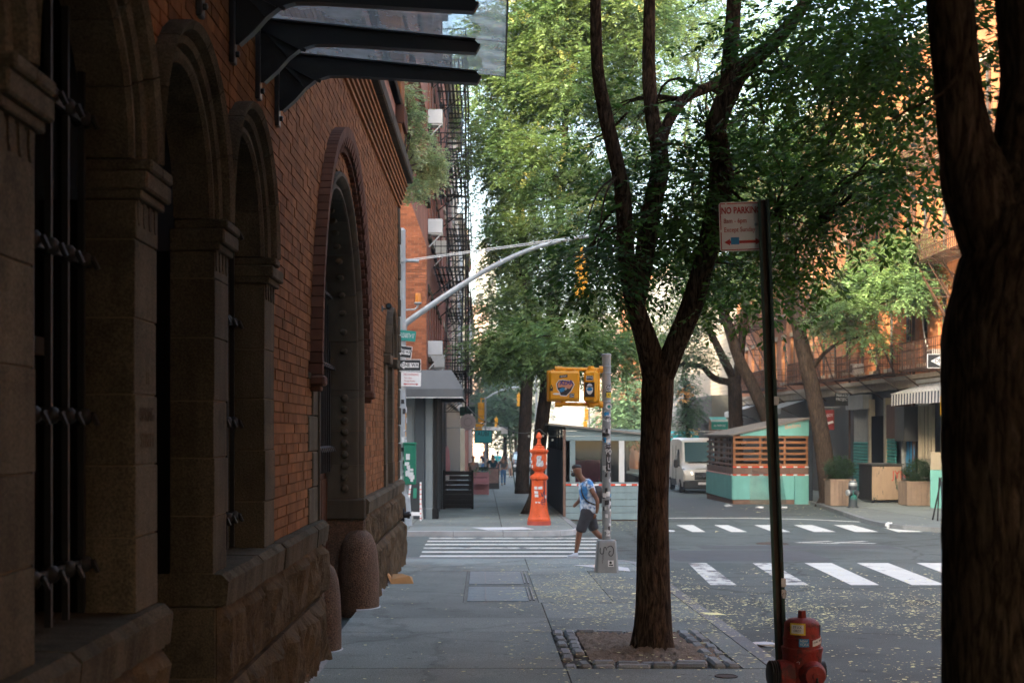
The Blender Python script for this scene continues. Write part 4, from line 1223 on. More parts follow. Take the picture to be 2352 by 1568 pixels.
# second trunk from the left, right behind the red call box
y = 44.0
far_tree('dark leaning street tree right behind the orange call box', (X(1236, y), y, gz(y)),
         [(at(1226, 1184, y), .42), (at(1232, 1140, y), .24), (at(1238, 1040, y), .21), (at(1246, 960, y), .21), (at(1256, 880, y), .20), (at(1262, 780, y), .19), (at(1275, 620, y), .15), (at(1290, 430, y), .12), (at(1300, 250, y), .09)],
         [[(at(1256, 830, y), .13), (at(1215, 720, y), .10), (at(1195, 600, y), .08)], [(at(1262, 780, y), .12), (at(1330, 650, y), .10), (at(1370, 500, y), .08)], [(at(1226, 1180, y), .16), (at(1206, 1186, y), .11), (at(1185, 1188, y+.1), .05)]],
         [(at(1170, 790, y-1), (1.1, 1.4, .55), 46), (at(1290, 790, y-2), (1.5, 1.5, .75), 66), (at(1400, 800, y-1), (1.2, 1.5, .65), 44), (at(1230, 690, y), (1.2, 1.4, .7), 36), (at(1370, 670, y), (1.3, 1.5, .9), 36), (at(1150, 540, y+1), (.55, 1, .7), 14), (at(1210, 560, y), (.8, 1.4, .9), 24), (at(1310, 520, y-1), (1.4, 1.6, 1.1), 50),
          (at(1160, 360, y+1), (.9, 1.6, 1.2), 34), (at(1250, 380, y), (1.3, 1.6, 1.2), 52), (at(1390, 380, y), (1.3, 1.6, 1.3), 46), (at(1200, 190, y+1), (1.3, 1.8, 1.2), 56), (at(1320, 190, y), (1.5, 1.8, 1.3), 66), (at(1440, 190, y), (1.3, 1.8, 1.3), 52), (at(1260, 30, y), (1.8, 2, 1.2), 86), (at(1410, 20, y), (1.7, 2, 1.2), 84), (at(1300, -120, y), (2.4, 2.4, 1.1), 50)],
         (5, .42, .15, .055), 26, .30, m_leaf_mid, 21, 14, flowers=.22)
y = 64.7
far_tree('straight dark street tree beside the far walkers', (X(1205, y), y, gz(y)),
         [(at(1199, 1136, y), .36), (at(1200, 1090, y), .31), (at(1205, 1000, y), .30), (at(1210, 880, y), .29), (at(1216, 780, y), .27), (at(1208, 640, y), .22), (at(1196, 480, y), .18), (at(1190, 330, y), .12)],
         [[(at(1214, 800, y), .15), (at(1180, 700, y), .12), (at(1160, 600, y), .08)]],
         [(at(1150, 700, y), (.9, 1.5, .8), 22), (at(1140, 820, y), (.9, 1.5, .5), 24), (at(1165, 610, y), (.8, 1.5, .9), 18), (at(1170, 460, y), (1.3, 1.8, 1.5), 34), (at(1120, 330, y), (.7, 1.8, 1.5), 20), (at(1200, 280, y), (2.0, 2, 1.8), 46), (at(1180, 120, y), (2.4, 2.4, 1.8), 50), (at(1300, 80, y), (2.6, 2.4, 2.0), 50), (at(1120, 120, y+3), (1.2, 2.4, 1.6), 34), (at(1090, 240, y+3), (.6, 2, 1.6), 18)],
         (4, .5, .20, .08), 20, .42, m_leaf_mid, 22, 12, flowers=.12)
# right hand trees
y = 52.9
far_tree('leaning street tree between the teal shed and the far hydrant', (X(1905, y), y, gz(y)),
         [(at(1908, 1160, y), .62), (at(1906, 1140, y), .40), (at(1893, 1050, y), .33), (at(1880, 960, y), .31), (at(1858, 860, y), .29), (at(1835, 760, y), .25), (at(1822, 690, y), .22), (at(1815, 560, y), .18), (at(1820, 420, y), .14)],
         [[(at(1835, 770, y), .16), (at(1880, 690, y), .11), (at(1960, 630, y-1), .07)], [(at(1825, 700, y), .14), (at(1760, 600, y), .10), (at(1700, 520, y), .07)], [(at(1818, 560, y), .12), (at(1900, 460, y), .09), (at(2000, 380, y), .06)]],
         [(at(2020, 620, y-2), (1.3, 1.4, .8), 34), (at(2090, 580, y-3), (1.0, 1.3, .7), 26), (at(1950, 680, y-2), (1.0, 1.3, .6), 22), (at(2070, 660, y-3), (1.0, 1.3, .55), 20), (at(1990, 770, y-2), (.55, .9, .5), 9), (at(1915, 730, y-1), (.8, 1.2, .5), 14), (at(2130, 640, y-3), (.45, .9, .5), 8)],
         (5, .42, .16, .060), 22, .30, m_leaf_lite, 23, 14)
P, Dr = clusters([(at(1740, 480, y), (1.8, 2, 1.4), 44), (at(1880, 380, y), (2.0, 2, 1.6), 44), (at(1760, 280, y), (2.2, 2, 1.8), 40), (at(2000, 330, y), (2.0, 2, 1.6), 30), (at(1850, 130, y), (3, 2.4, 2.0), 40)], .4, 18, np.random.default_rng(6))
tc = [o for o in bpy.data.objects if o.get('label', '').startswith('leaning street tree')][0]
crown('crown', P, Dr, (4, .5, .20, .08, .4, np.random.default_rng(7)), m_leaf_mid, tc, tc.location[:])
y = 66.0
far_tree('slanting dark trunk rising to the left behind the teal shed', (13.2, y, gz(y)),
         [((13.2, y, gz(y)), .34), (at(1765, 985, y), .30), (at(1735, 900, y), .28), (at(1700, 830, y), .27), (at(1672, 745, y), .24), (at(1655, 690, y), .22), (at(1640, 560, y), .16)],
         [[(at(1665, 720, y), .15), (at(1720, 640, y), .10), (at(1760, 560, y), .07)]],
         [(at(1640, 650, y), (1.3, 1.6, .9), 26), (at(1560, 720, y), (1.0, 1.5, .7), 20), (at(1700, 660, y), (1.2, 1.5, .9), 22), (at(1620, 500, y), (2.2, 2, 1.6), 44), (at(1540, 330, y), (2.2, 2, 2.0), 44), (at(1680, 340, y), (2.4, 2.2, 2.0), 44), (at(1600, 130, y), (3, 2.4, 2.2), 50), (at(1540, 20, y), (2.6, 2.4, 2.0), 64), (at(1690, 60, y), (2.8, 2.4, 2.2), 44)],
         (4, .5, .20, .08), 18, .42, m_leaf_mid, 24)
y = 73.0
far_tree('dark forked trunk between the van and the grey shop front', (X(1690, y), y, gz(y)),
         [((X(1690, y), y, gz(y)), .40), (at(1690, 985, y), .36), (at(1688, 900, y), .36), (at(1682, 865, y), .30)],
         [[(at(1685, 870, y), .24), (at(1650, 800, y), .19), (at(1620, 730, y), .14), (at(1600, 640, y), .10)], [(at(1684, 880, y), .2), (at(1640, 868, y), .17), (at(1610, 840, y), .14), (at(1570, 838, y), .11), (at(1530, 826, y), .07)], [(at(1690, 880, y), .26), (at(1702, 800, y), .22), (at(1712, 690, y), .17), (at(1725, 560, y), .12)]],
         [(at(1580, 820, y-1), (1.1, 1.2, .35), 16), (at(1520, 800, y-1), (.9, 1.2, .5), 16), (at(1600, 740, y), (1.0, 1.3, .5), 14), (at(1590, 600, y), (1.8, 1.8, 1.3), 30), (at(1730, 560, y), (2, 2, 1.5), 36), (at(1680, 420, y), (2.6, 2.2, 1.8), 44)],
         (4, .5, .20, .08), 18, .42, m_leaf_far, 25)
# hazy trees far up the street and one with orange blossom
for i, (px, py, d, rx, rz_, lab) in enumerate(((1160, 930, 150, 3.2, 4.2, 'hazy round tree on the left side far up the street'), (1118, 880, 165, 2.6, 5.0, 'hazy tall tree farthest up the street on the left'), (1185, 880, 190, 4, 6.5, 'hazy large tree in the middle distance behind the trunks'), (1440, 930, 140, 3.0, 3.6, 'small hazy tree seen beside the signal pole'))):
    c = at(px, py, d); b = (c.x, d, gz(d))
    far_tree(lab, b, [(b, .25), ((c.x, d, c.z-rz_*.5), .2), ((c.x, d, c.z), .12), ((c.x, d, c.z+rz_*.5), .06)], [], [((c.x, d, c.z), (rx, rx, rz_), 60), ((c.x-rx*.3, d-1, c.z-rz_*.3), (rx*.7, rx*.7, rz_*.5), 24)], (3, .8, .42, .2), 16, .7, m_leaf_far, 40+i, 8)
y = 82.0; c = at(1575, 930, y)
ft = far_tree('flowering small tree with yellow and orange blooms behind the white van', (c.x+.3, y, gz(y)), [((c.x+.3, y, gz(y)), .12), ((c.x+.2, y, 1.0), .1), ((c.x, y, 3.0), .07), ((c.x, y, 5.2), .04)], [], [(at(1570, 880, y), (.7, .8, .9), 26), (at(1585, 930, y), (.85, .8, .9), 34), (at(1572, 975, y), (.8, .8, .8), 26)], (4, .3, .13, .06), 14, .25, m_leaf_far, 50, 8)
m_oran = M_leaf('orange_bloom', (.70, .30, .05), (.75, .55, .25), .2)
P, Dr = clusters([(at(1575, 905, y-.8), (.35, .3, .7), 10), (at(1592, 990, y-.8), (.25, .2, .15), 3)], .1, 8, np.random.default_rng(8))
crown('blossom', P, Dr, (3, .14, .10, .08, .1, np.random.default_rng(9)), m_oran, ft, ft.location[:])
# climbing plant on the corner of the brick building
vy = 26.6
vn = empty('climbing_plant', (-1.5, 25.0, 6.4), 0, 'bushy cream and green climber hanging off the corner above the street', 'plant')
rgv = np.random.default_rng(33)
VB = [(at(985, 400, vy), (.34, .35, .34), 34), (at(955, 340, vy-.6), (.26, .35, .34), 20), (at(945, 270, vy-.9), (.20, .3, .34), 14), (at(935, 215, vy-.9), (.16, .3, .26), 9), (at(945, 430, vy-.6), (.22, .3, .18), 12), (at(1000, 360, vy), (.16, .3, .16), 9)]
P, Dr = clusters(VB, .085, 22, rgv, 2.0)
crown('foliage', P, Dr, (4, .11, .042, .030, .3, rgv), m_leaf_vine, vn, vn.location[:])
m = MB(); rnd = random.Random(4)
for c, r, n in VB:
    m.tube([(-1.45, 24.9, 6.55), Vector((-1.4, 25.6, 6.7)).lerp(Vector(c), .5), Vector(c)], [.02, .014, .006], 6, step=.15)
m.build('stem', m_bark_far, vn, off=vn.location[:])

# unseen tree added behind the viewpoint; its crown blocks skylight from that side
bt = (1.9, -8.5, gz(-8.5))
far_tree('leafy street tree of the near row standing behind the viewpoint', bt, [(bt, .3), ((1.9, -8.5, 1.5), .2), ((1.85, -8.4, 3.2), .18), ((1.7, -8.3, 5.5), .13), ((1.6, -8.2, 8.0), .08)], [], [((1.2, -8.5, 4.6), (2.6, 2.6, 1.5), 120), ((4.2, -8.0, 4.8), (2.8, 2.8, 1.7), 120), ((2.0, -8.5, 7.2), (3.8, 3.2, 1.8), 130), ((6.8, -9.0, 6.0), (2.4, 3.0, 2.2), 90)], (4, .36, .26, .12), 12, .36, m_leaf_dark, 61, 10, group='street trees of the near row')

# ------------------------------------------------------------------ tree pit with granite blocks
pit = empty('tree_pit', ((PIT[0]+PIT[1])/2, (PIT[2]+PIT[3])/2, gz(14)), 0, 'tree pit edged with two rows of granite blocks around the near tree', 'tree pit')
po = pit.location[:]
m = MB(); n = 44; vs = []; fs = []; rnd = random.Random(9)
for i in range(n+1):
    for j in range(n+1):
        x = PIT[0]+.26+(PIT[1]-PIT[0]-.34)*i/n; y = PIT[2]+.3+(PIT[3]-PIT[2]-.42)*j/n
        r = math.hypot(x-X(1502, D0), y-D0)
        vs.append((x, y, gz(y)+.004+.05*math.exp(-(r/.4)**2)+rnd.uniform(-.014, .024)))
for i in range(n):
    for j in range(n): q = i*(n+1)+j; fs.append((q, q+n+1, q+n+2, q+1))
m.add(vs, fs).build('soil', m_soil, pit, 'all', off=po)
def cobble(x0, x1, y0, y1):
    if rnd.random() < .13: return
    h = rnd.uniform(.014, .045); c = ((x0+x1)/2, (y0+y1)/2)
    mb = MB().bbox(x0+.006, x1-.006, y0+.006, y1-.006, gz(c[1])-.1, gz(c[1])+h, .022)
    R = Matrix.Translation((*c, 0)) @ Matrix.Rotation(rnd.uniform(-.10, .10), 4, 'Z') @ Matrix.Translation((-c[0], -c[1], 0))
    mb.xform(R).build('granite_block', m_block, pit, off=po)
for row in (0, 1):
    y = PIT[2]
    while y < PIT[3]-.05:                                       # left and right edges
        L = rnd.uniform(.2, .30); y1 = min(y+L, PIT[3]); cobble(PIT[0]+row*.125, PIT[0]+row*.125+.12, y, y1)
        if row == 0 or True: cobble(PIT[1]-.12-row*.125, PIT[1]-row*.125, y, y1)
        y = y1
    x = PIT[0]+.26
    while x < PIT[1]-.3:                                        # near and far edges
        L = rnd.uniform(.2, .32); x1 = min(x+L, PIT[1]-.26); cobble(x, x1, PIT[2]+row*.135, PIT[2]+row*.135+.13)
        if row == 0: cobble(x, x1, PIT[3]-.14, PIT[3]-.01)
        x = x1

# ------------------------------------------------------------------ cellar hatch
m_hatch = M('hatch_steel', (.20, .26, .28), .45, .25, 2.5, .4, 60, metal=.3, fine=.2, fscale=60, stretch=(1, 6, 1))
hat = empty('cellar_hatch', ((CEL[0]+CEL[1])/2, (CEL[2]+CEL[3])/2, gz(20.6)), 0, 'pair of steel cellar hatch plates set flush in the pavement', 'hatch')
ho = hat.location[:]
def gslab(x0, x1, y0, y1, lo, hi):
    mb = MB(); vs = []
    for z in (lo, hi):
        for x, y in ((x0, y0), (x1, y0), (x1, y1), (x0, y1)): vs.append((x, y, gz(y)+z))
    return mb.add(vs, [(0, 3, 2, 1), (4, 5, 6, 7), (0, 1, 5, 4), (1, 2, 6, 5), (2, 3, 7, 6), (3, 0, 4, 7)])
gslab(CEL[0], CEL[1], CEL[2], CEL[3], -.08, -.004).build('hatch_frame', m_slab_far, hat, off=ho)
for y0, y1 in ((18.4, 20.35), (20.75, 22.95)):
    gslab(CEL[0]+.05, CEL[1]-.12, y0, y1, -.004, .006).build('hatch_plate', m_hatch, hat, off=ho)
    for x in (CEL[0]+.28, CEL[1]-.11, CEL[1]-.06):
        gslab(x, x+.018, y0+.1, y1-.1, .0, .014).build('hinge_bar', m_galv2, hat, off=ho)
# parcel by the wall
o = empty('paper_parcel', (-1.22, 21.0, gz(21)), .2, 'crumpled brown paper bag lying on the pavement by the wall', 'paper bag')
m = MB(); vs = [(-.18, -.12, 0), (.16, -.14, 0), (.19, .10, 0), (-.15, .13, 0), (-.15, -.10, .07), (.10, -.11, .11), (.17, .07, .08), (-.12, .10, .12), (.0, 0, .14)]
m.add(vs, [(0, 1, 5, 4), (1, 2, 6, 5), (2, 3, 7, 6), (3, 0, 4, 7), (4, 5, 8), (5, 6, 8), (6, 7, 8), (7, 4, 8), (3, 2, 1, 0)]).build('bag_body', m_paper, o)
MB().add([(-.15, -.10, .045), (-.12, .10, .07), (-.23, .06, .20), (-.27, -.09, .24), (-.18, -.11, .02), (-.25, .0, .25)], [(0, 1, 2, 5), (0, 5, 3), (0, 3, 4)]).build('open_flap', m_paper, o)
# crushed foil in the gutter
def crumple(name, loc, r, mat, label, cat, seed, flat=.35):
    mb = MB().ball((loc[0], loc[1], loc[2]+r*flat*.8), (r, r*.8, r*flat), 9, 6, .35, seed)
    return one(name, mb, mat, loc, label, cat)
crumple('foil_wrapper', (X(1730, 15.2)+.1, 15.1, rz(15.1)), .13, m_litter, 'crumpled silvery wrapper lying against the near kerb', 'litter', 3, .16)
crumple('paper_scrap', (X(1545, 36), 36.4, rz(36.4)), .10, m_litter, 'white paper scrap on the road by the far crosswalk', 'litter', 4, .2)
crumple('plastic_bag', (X(2045, 37.9), 37.9, rz(37.9)), .12, m_litter, 'crumpled white bag in the gutter at the right hand corner', 'litter', 5, .7)
for px, yd, s, lab in ((1672, 52.6, 6, 'small white scrap left of the teal shed'), (1745, 51.0, 7, 'white scrap nearest the front of the teal shed'), (1800, 50.6, 8, 'pale paper scrap before the right part of the teal shed')):
    crumple('paper_scrap', (X(px, yd), yd, rz(yd)), .14, m_litter, lab, 'litter', s, .3)
m = MB(); m.lathe((X(1668, 12.3), 12.3, gz(12.3)), [(.10, -.01), (.10, .006), (.085, .008), (.085, .004), (.03, .005)], 20)
one('valve_cover', m, m_rust, (X(1668, 12.3), 12.3, gz(12.3)), 'small round iron valve cover in the near pavement', 'cover')

# ------------------------------------------------------------------ fallen blossom
rng = np.random.default_rng(77)
def petals(n, xs, ys_, size, keep=None):
    x = rng.uniform(*xs, n); y = rng.uniform(*ys_, n)
    if keep is not None:
        k = rng.uniform(0, 1, n) < keep(x, y); x, y = x[k], y[k]
    return x, y, np.full(len(x), size)
def gauss(x, y, cx, cy, sx, sy): return np.exp(-((x-cx)/sx)**2-((y-cy)/sy)**2)
sets = [petals(46000, (.2, 8.5), (12, 25), .019, lambda x, y: .85*gauss(x, y, 4.2, 18.2, 3.2, 2.2)+.9*gauss(x, y, 1.6, 20.0, .8, 2.0)+.35*gauss(x, y, 2.6, 17, .35, 4)+.10+.25*gauss(x, y, 2.9, 19, .3, 4)),
        petals(5000, (-1.4, 2.6), (9.5, 24), .014, lambda x, y: .12+.5*(x > 1)*gauss(x, y, 1.8, 14, 1.2, 3)),
        petals(9000, (2.8, 9), (7, 14), .017, lambda x, y: .35+0*x),
        petals(3500, (-2, 2.4), (25.9, 27.0), .022, lambda x, y: .65*(x < .9)+.1), petals(2600, (2.4, 13), (34.6, 56), .03, lambda x, y: .1+.8*(x > 9.0)*(y > 44)+.3*gauss(x, y, 11, 37, 1.2, 3)), petals(900, (1.2, 4.5), (36.5, 44), .028, None), petals(900, (-1.5, 2.4), (34.5, 44), .022, lambda x, y: .3+0*x)]
x = np.concatenate([s[0] for s in sets]); y = np.concatenate([s[1] for s in sets]); sz = np.concatenate([s[2] for s in sets])*np.exp(rng.normal(-.15, .45, len(x)))
drift = np.array([mnoise.noise(Vector((a_*1.1, b_*.8, 3.0)))+.5*mnoise.noise(Vector((a_*3.7, b_*2.9, 7.0))) for a_, b_ in zip(x, y)])
kp = rng.uniform(0, 1, len(x)) < np.clip(.55+1.3*drift, .10, 1)
x, y, sz = x[kp], y[kp], sz[kp]
onwalk = ((x < CURB_L) & (y < Y_C0-.1)) | ((x < CURB_F) & (y > Y_C1+.1) & (x < 2.0)) | ((x > 10.8) & (y > 36) & (x > 10.4+.14*(y-36)))
z = -SLOPE*y+np.where(onwalk, .010, -ROADDROP+.010)
inpit = (x > PIT[0]) & (x < PIT[1]) & (y > PIT[2]) & (y < PIT[3]); z = np.where(inpit, z+.014, z)
a = rng.uniform(0, 6.28, len(x)); c, s = np.cos(a)*sz, np.sin(a)*sz; asp = rng.uniform(.4, .8, len(x)); t = rng.uniform(0, .004, (4, len(x)))
V = np.stack([np.stack([x+c, y+s, z+t[0]], 1), np.stack([x-s*asp, y+c*asp, z+t[1]], 1), np.stack([x-c, y-s, z+t[2]], 1), np.stack([x+s*asp, y-c*asp, z+t[3]], 1)], 1).reshape(-1, 3)
tag(link('fallen_blossom', np_mesh('fallen_blossom', V, np.arange(len(V)).reshape(-1, 4), m_petal)), 'pale yellow fallen blossom scattered over pavement and road', 'blossom', kind='stuff')

# ------------------------------------------------------------------ red hydrant
def hydrant(loc, label, mats, rot=0.0, capdark=True):
    body, cap, metal = mats
    o = empty('fire_hydrant', loc, rot, label, 'hydrant')
    MB().lathe((0, 0, 0), [(.17, 0), (.17, .03), (.135, .035), (.128, .12), (.125, .50), (.132, .60), (.138, .615), (.138, .635), (.125, .64), (.122, .70)], 28).build('barrel', body, o, True)
    MB().lathe((0, 0, .70), [(.128, -.03), (.128, .0), (.122, .004), (.118, .06), (.118, .085), (.112, .10), (.085, .122), (.05, .13)], 28).build('bonnet', body, o, True)
    MB().lathe((0, 0, .828), [(.030, 0), (.026, .05)], 5).build('operating_nut', body, o)
    m = MB(); m.lathe((-.10, -.04, .46), [(.10, .02), (.095, -.07), (.09, -.075)], 22, 'x'); m.build('pumper_nozzle', body, o, True)
    m = MB(); pr = [(.085, 0)]
    for k in range(4): pr += [(.092, -.008-k*.016), (.084, -.016-k*.016)]
    m.lathe((-.17, -.04, .46), pr+[(.07, -.07), (.02, -.075)], 22, 'x'); m.build('pumper_cap', cap, o, True)
    m = MB(); m.lathe((.035, -.115, .47), [(.092, .03), (.088, -.03), (.07, -.05), (.068, -.06)], 20, 'y'); m.build('hose_nozzle', body, o, True)
    m = MB(); m.lathe((.035, -.175, .47), [(.066, .0), (.066, -.03), (.02, -.035), (.02, -.06)], 16, 'y'); m.build('hose_cap', body, o, True)
    m = MB(); m.tube([(.035, -.235, .465), (.04, -.225, .40), (.045, -.17, .33), (.05, -.13, .30)], .008, 6, step=.03); m.build('chain', cap, o, True)
    m = MB(); m.lathe((.115, .03, .47), [(.065, 0), (.065, .045), (.05, .05)], 16, 'x'); m.build('side_nozzle', cap, o, True)
    return o
def patch(parent, r, az0, az1, z0, z1, mat, name='sticker', c=(0, 0), skew=0.0, n=6, poly=None):
    """sticker wrapped on an upright cylinder; az measured from the camera side"""
    vs, fs = [], []
    if poly is None: poly = [(0, 0), (1, 0), (1, 1), (0, 1)]
        # a simple strip
    for i in range(n+1):
        t = i/n; a = az0+(az1-az0)*t
        for zz in (z0+skew*t, z1+skew*t): vs.append((c[0]+r*math.sin(a), c[1]-r*math.cos(a), zz))
    fs = [(i*2, i*2+2, i*2+3, i*2+1) for i in range(n)]
    return MB().add(vs, fs).build(name, mat, parent)
HY = 9.55
hyd = hydrant((X(1842, HY), HY, gz(HY)), 'red fire hydrant covered in stickers beside the no parking post', (m_hydr, m_blackp, m_galv), .05)
HB = .1245
patch(hyd, .1215, -.95, -.08, .728, .805, m_sticky); patch(hyd, .1222, -.86, -.18, .738, .795, m_stickw)
patch(hyd, .1218, .95, 1.3, .72, .79, m_stickb)
patch(hyd, .1335, -.42, .08, .652, .705, m_stickblue, n=6); patch(hyd, .1335, .28, .92, .652, .693, m_stickw, skew=.018)
def wrap_text(parent, s, r, az, z, size, mat, sx=1.0, name='lettering', c=(0, 0), slant=0.0):
    """letters set one by one round a cylinder"""
    w = size*.62*sx
    for i, ch in enumerate(s):
        if ch == ' ': continue
        a = az+(i-(len(s)-1)/2)*w/r
        lettering(ch, size, mat, parent, (c[0]+r*math.sin(a), c[1]-r*math.cos(a), z+slant*i), (PI/2, 0, a), sx=sx, extrude=.0006, name=name)
wrap_text(hyd, 'NEW', .1345, -.19, .690, .026, m_stickw, .95); wrap_text(hyd, 'YORK', .1345, -.15, .667, .026, m_stickw, .95)
wrap_text(hyd, '(646) 847', .1345, .60, .678, .017, m_signblk, .8, slant=.0018)
wrap_text(hyd, 'JEDBY', .1275, -.62, .585, .028, m_stickw, .8, slant=-.010)
for k, (dz, s) in enumerate(((.778, 'STICK'), (.755, 'OBEY'))): wrap_text(hyd, s, .1232, -.52, dz, .022, m_signblk, .9)

# ------------------------------------------------------------------ no parking post
PY = 9.95
post = empty('sign_post', (X(1795, PY), PY, gz(PY)), 0, 'leaning green channel post with a no parking sign near the hydrant', 'sign post')
po_ = post.location[:]
A = Vector((X(1801, PY), PY, gz(PY)-.05)); Bt = at(1753, 458, PY)
m = MB(); w = .072
dirv = (Bt-A).normalized()
for dx, dy, ww, hh in ((0, .03, w*.55, .008), (-w*.36, .012, .012, .038), (w*.36, .012, .012, .038), (-w*.46, -.006, w*.22, .008), (w*.46, -.006, w*.22, .008)):
    m.bar(A+Vector((dx, dy, 0)), Bt+Vector((dx, dy, 0)), ww, hh, up=(0, 1, 0))
m.build('channel_post', m_green, post, off=po_)
m = MB(); m.bar(A+Vector((0, .022, 0)), Bt+Vector((0, .022, 0)), w*.5, .004, up=(0, 1, 0)); m.build('rust_face', m_rust, post, off=po_)
SG = at(1705, 518, PY)
def sign_plate(parent, cx, cz, y, w_, h_, mat, off, tilt=0.0, name='sign_plate', th=.004, rad=.02):
    pts = []
    for sx, sz, a0 in ((1, 1, 0), (-1, 1, PI/2), (-1, -1, PI), (1, -1, 1.5*PI)):
        for k in range(4):
            a = a0+PI/2*k/3; pts.append((sx*(w_/2-rad)+rad*math.cos(a), sz*(h_/2-rad)+rad*math.sin(a)))
    o = MB().prism(pts, -th/2, th/2, 'y').build(name, mat, parent)
    o.location = (cx-off[0], y-off[1], cz-off[2]); o.rotation_euler = (0, tilt, 0)
    return o
sp = sign_plate(post, SG.x, SG.z, PY+.045, .350, .345, m_white, po_, -.035)
sp.location.x += .022
def strokes(parent, segs, mat, w_, name, y=-.0035):
    mb = MB()
    for (x0, z0), (x1, z1) in segs: mb.bar((x0, y, z0), (x1, y, z1), w_, .001, up=(0, 1, 0))
    return mb.build(name, mat, parent)
strokes(sp, [((-.165, .162), (-.13, .162)), ((-.12, .162), (.165, .162)), ((-.165, .162), (-.165, -.02)), ((-.165, -.035), (-.165, -.162)), ((-.165, -.162), (.16, -.162))], m_signred, .006, 'border')
lettering('NO PARKING', .064, m_signred, sp, (-.02, -.0035, .112), FACE_Y, sx=.72, bold=.0015)
lettering('8am - 6pm', .047, m_signred, sp, (-.145, -.0035, .040), FACE_Y, 'LEFT', sx=.8)
lettering('Except Sunday', .047, m_signred, sp, (-.145, -.0035, -.022), FACE_Y, 'LEFT', sx=.80)
MB().add([(-.145, -.0035, -.108), (-.105, -.0035, -.085), (-.105, -.0035, -.098), (.075, -.0035, -.098), (.075, -.0035, -.085), (.115, -.0035, -.108), (.075, -.0035, -.131), (.075, -.0035, -.118), (-.105, -.0035, -.118), (-.105, -.0035, -.131)], [tuple(range(10))]).build('arrow', m_signred, sp)
MB().box(-.098, -.040, -.005, -.0040, -.125, -.075).build('sticker', m_stickblue, sp)
MB().box(.092-.02, .097, -.004, -.0030, .0, 0.02).build('bolt', m_galv, sp)
patch(post, .0, 0, 0, 0, 0, m_stickw) if False else None
for zz, mt in ((1.08, m_stickw), (1.0, m_sticker), (2.35, m_stickw)):
    p = A+dirv*zz; MB().box(-.012, .022, -.003, .0, -.03, .03).build('sticker', mt, post, loc=(p.x-po_[0]+.03, p.y-po_[1]-.012, p.z-po_[2]))

# ------------------------------------------------------------------ pedestrian signal pole
SY = 22.9; SX = X(1393, SY)
sig = empty('pedestrian_signal', (SX, SY, gz(SY)), 0, 'grey pole plastered with stickers carrying two yellow pedestrian signal heads', 'signal')
MB().lathe((0, 0, 0), [(.072, .45), (.070, 3.46), (.078, 3.465), (.078, 3.5), (.06, 3.51)], 22).build('pole', m_galv2, sig, True)
m = MB(); vs = []
for w_, z_ in ((.185, 0), (.180, .05), (.150, .48), (.142, .51), (.09, .52)):
    c_ = w_*.82
    vs += [(-c_, -w_, z_), (c_, -w_, z_), (w_, -c_, z_), (w_, c_, z_), (c_, w_, z_), (-c_, w_, z_), (-w_, c_, z_), (-w_, -c_, z_)]
m.add(vs, [(i*8+k, i*8+(k+1) % 8, i*8+8+(k+1) % 8, i*8+8+k) for i in range(4) for k in range(8)]+[tuple(32+k for k in range(8))]).build('pole_base', m_galv2, sig)
m = MB(); m.tube([(-.11, -.166, .40), (-.115, -.163, .33), (-.085, -.163, .30), (-.06, -.160, .33), (-.055, -.158, .39), (-.04, -.158, .41), (-.02, -.158, .40), (-.015, -.160, .36)], .007, 6, step=.01)
m.tube([(.0, -.158, .40), (.04, -.157, .43), (.085, -.158, .41), (.10, -.160, .35), (.085, -.162, .29), (.05, -.163, .27), (.025, -.162, .30), (.035, -.160, .345), (.055, -.160, .34)], .007, 6, step=.01)
m.tube([(-.08, -.166, .31), (-.08, -.172, .15)], .003, 5); m.tube([(-.06, -.166, .32), (-.06, -.170, .20)], .003, 5); m.build('graffiti', m_stickb, sig)
MB().box(.01, .10, -.179, -.172, .10, .20).build('sticker', m_stickw, sig); MB().ball((.05, -.180, .165), (.022, .003, .02), 8, 6).box(.025, .09, -.1815, -.179, .115, .135).build('sticker_print', m_stickb, sig)
rnd = random.Random(31)
for k in range(58):                                              # stickers round the pole
    zc = rnd.uniform(.62, 2.52); h_ = rnd.uniform(.03, .085); a0 = rnd.uniform(-1.5, 1.0); aw = rnd.uniform(.35, 1.1)
    patch(sig, .0722+.00005*k, a0, a0+aw, zc, zc+h_, rnd.choice([m_stickw, m_stickw, m_sticker, m_sticker, m_stickb, m_stickb, m_stickblue, m_stickw, m_sticker]), skew=rnd.uniform(-.012, .012), n=5)
R_ = .0765
patch(sig, R_, -.15, 1.5, 2.88, 3.0, m_stickb, n=6); patch(sig, R_+.0004, -.12, 1.5, 2.80, 2.88, m_sticky, n=6); patch(sig, R_, -.2, 1.0, 1.62, 2.05, m_stickb, n=6)
for s, zz, sz, mt in (('DABE', 2.965, .07, m_stickw), ('NOWI', 2.915, .055, m_stickw), ('RALI', 2.84, .085, m_signblk)): wrap_text(sig, s, R_+.0012, .55, zz, sz, mt, .72)
for s, zz, sz in (('SIR W', 2.02, .035), ('PO', 1.93, .12), ('U', 1.80, .12), ('L', 1.69, .12)): wrap_text(sig, s, R_+.0012, .42, zz, sz, m_stickw, .7)
patch(sig, .0735, -.15, .75, .58, .66, m_stickw, n=5); wrap_text(sig, 'SEAPS', .0745, .3, .62, .05, m_signblk, .7)
m = MB(); m.lathe((.03, -.079, 2.66), [(.05, 0), (.05, -.002)], 16, 'y'); m.build('sticker', m_stickw, sig); m = MB(); m.lathe((.033, -.0815, 2.655), [(.028, 0), (.028, -.002)], 12, 'y'); m.build('sticker_print', m_signteal, sig)
ZT, ZB = 3.255, 2.69
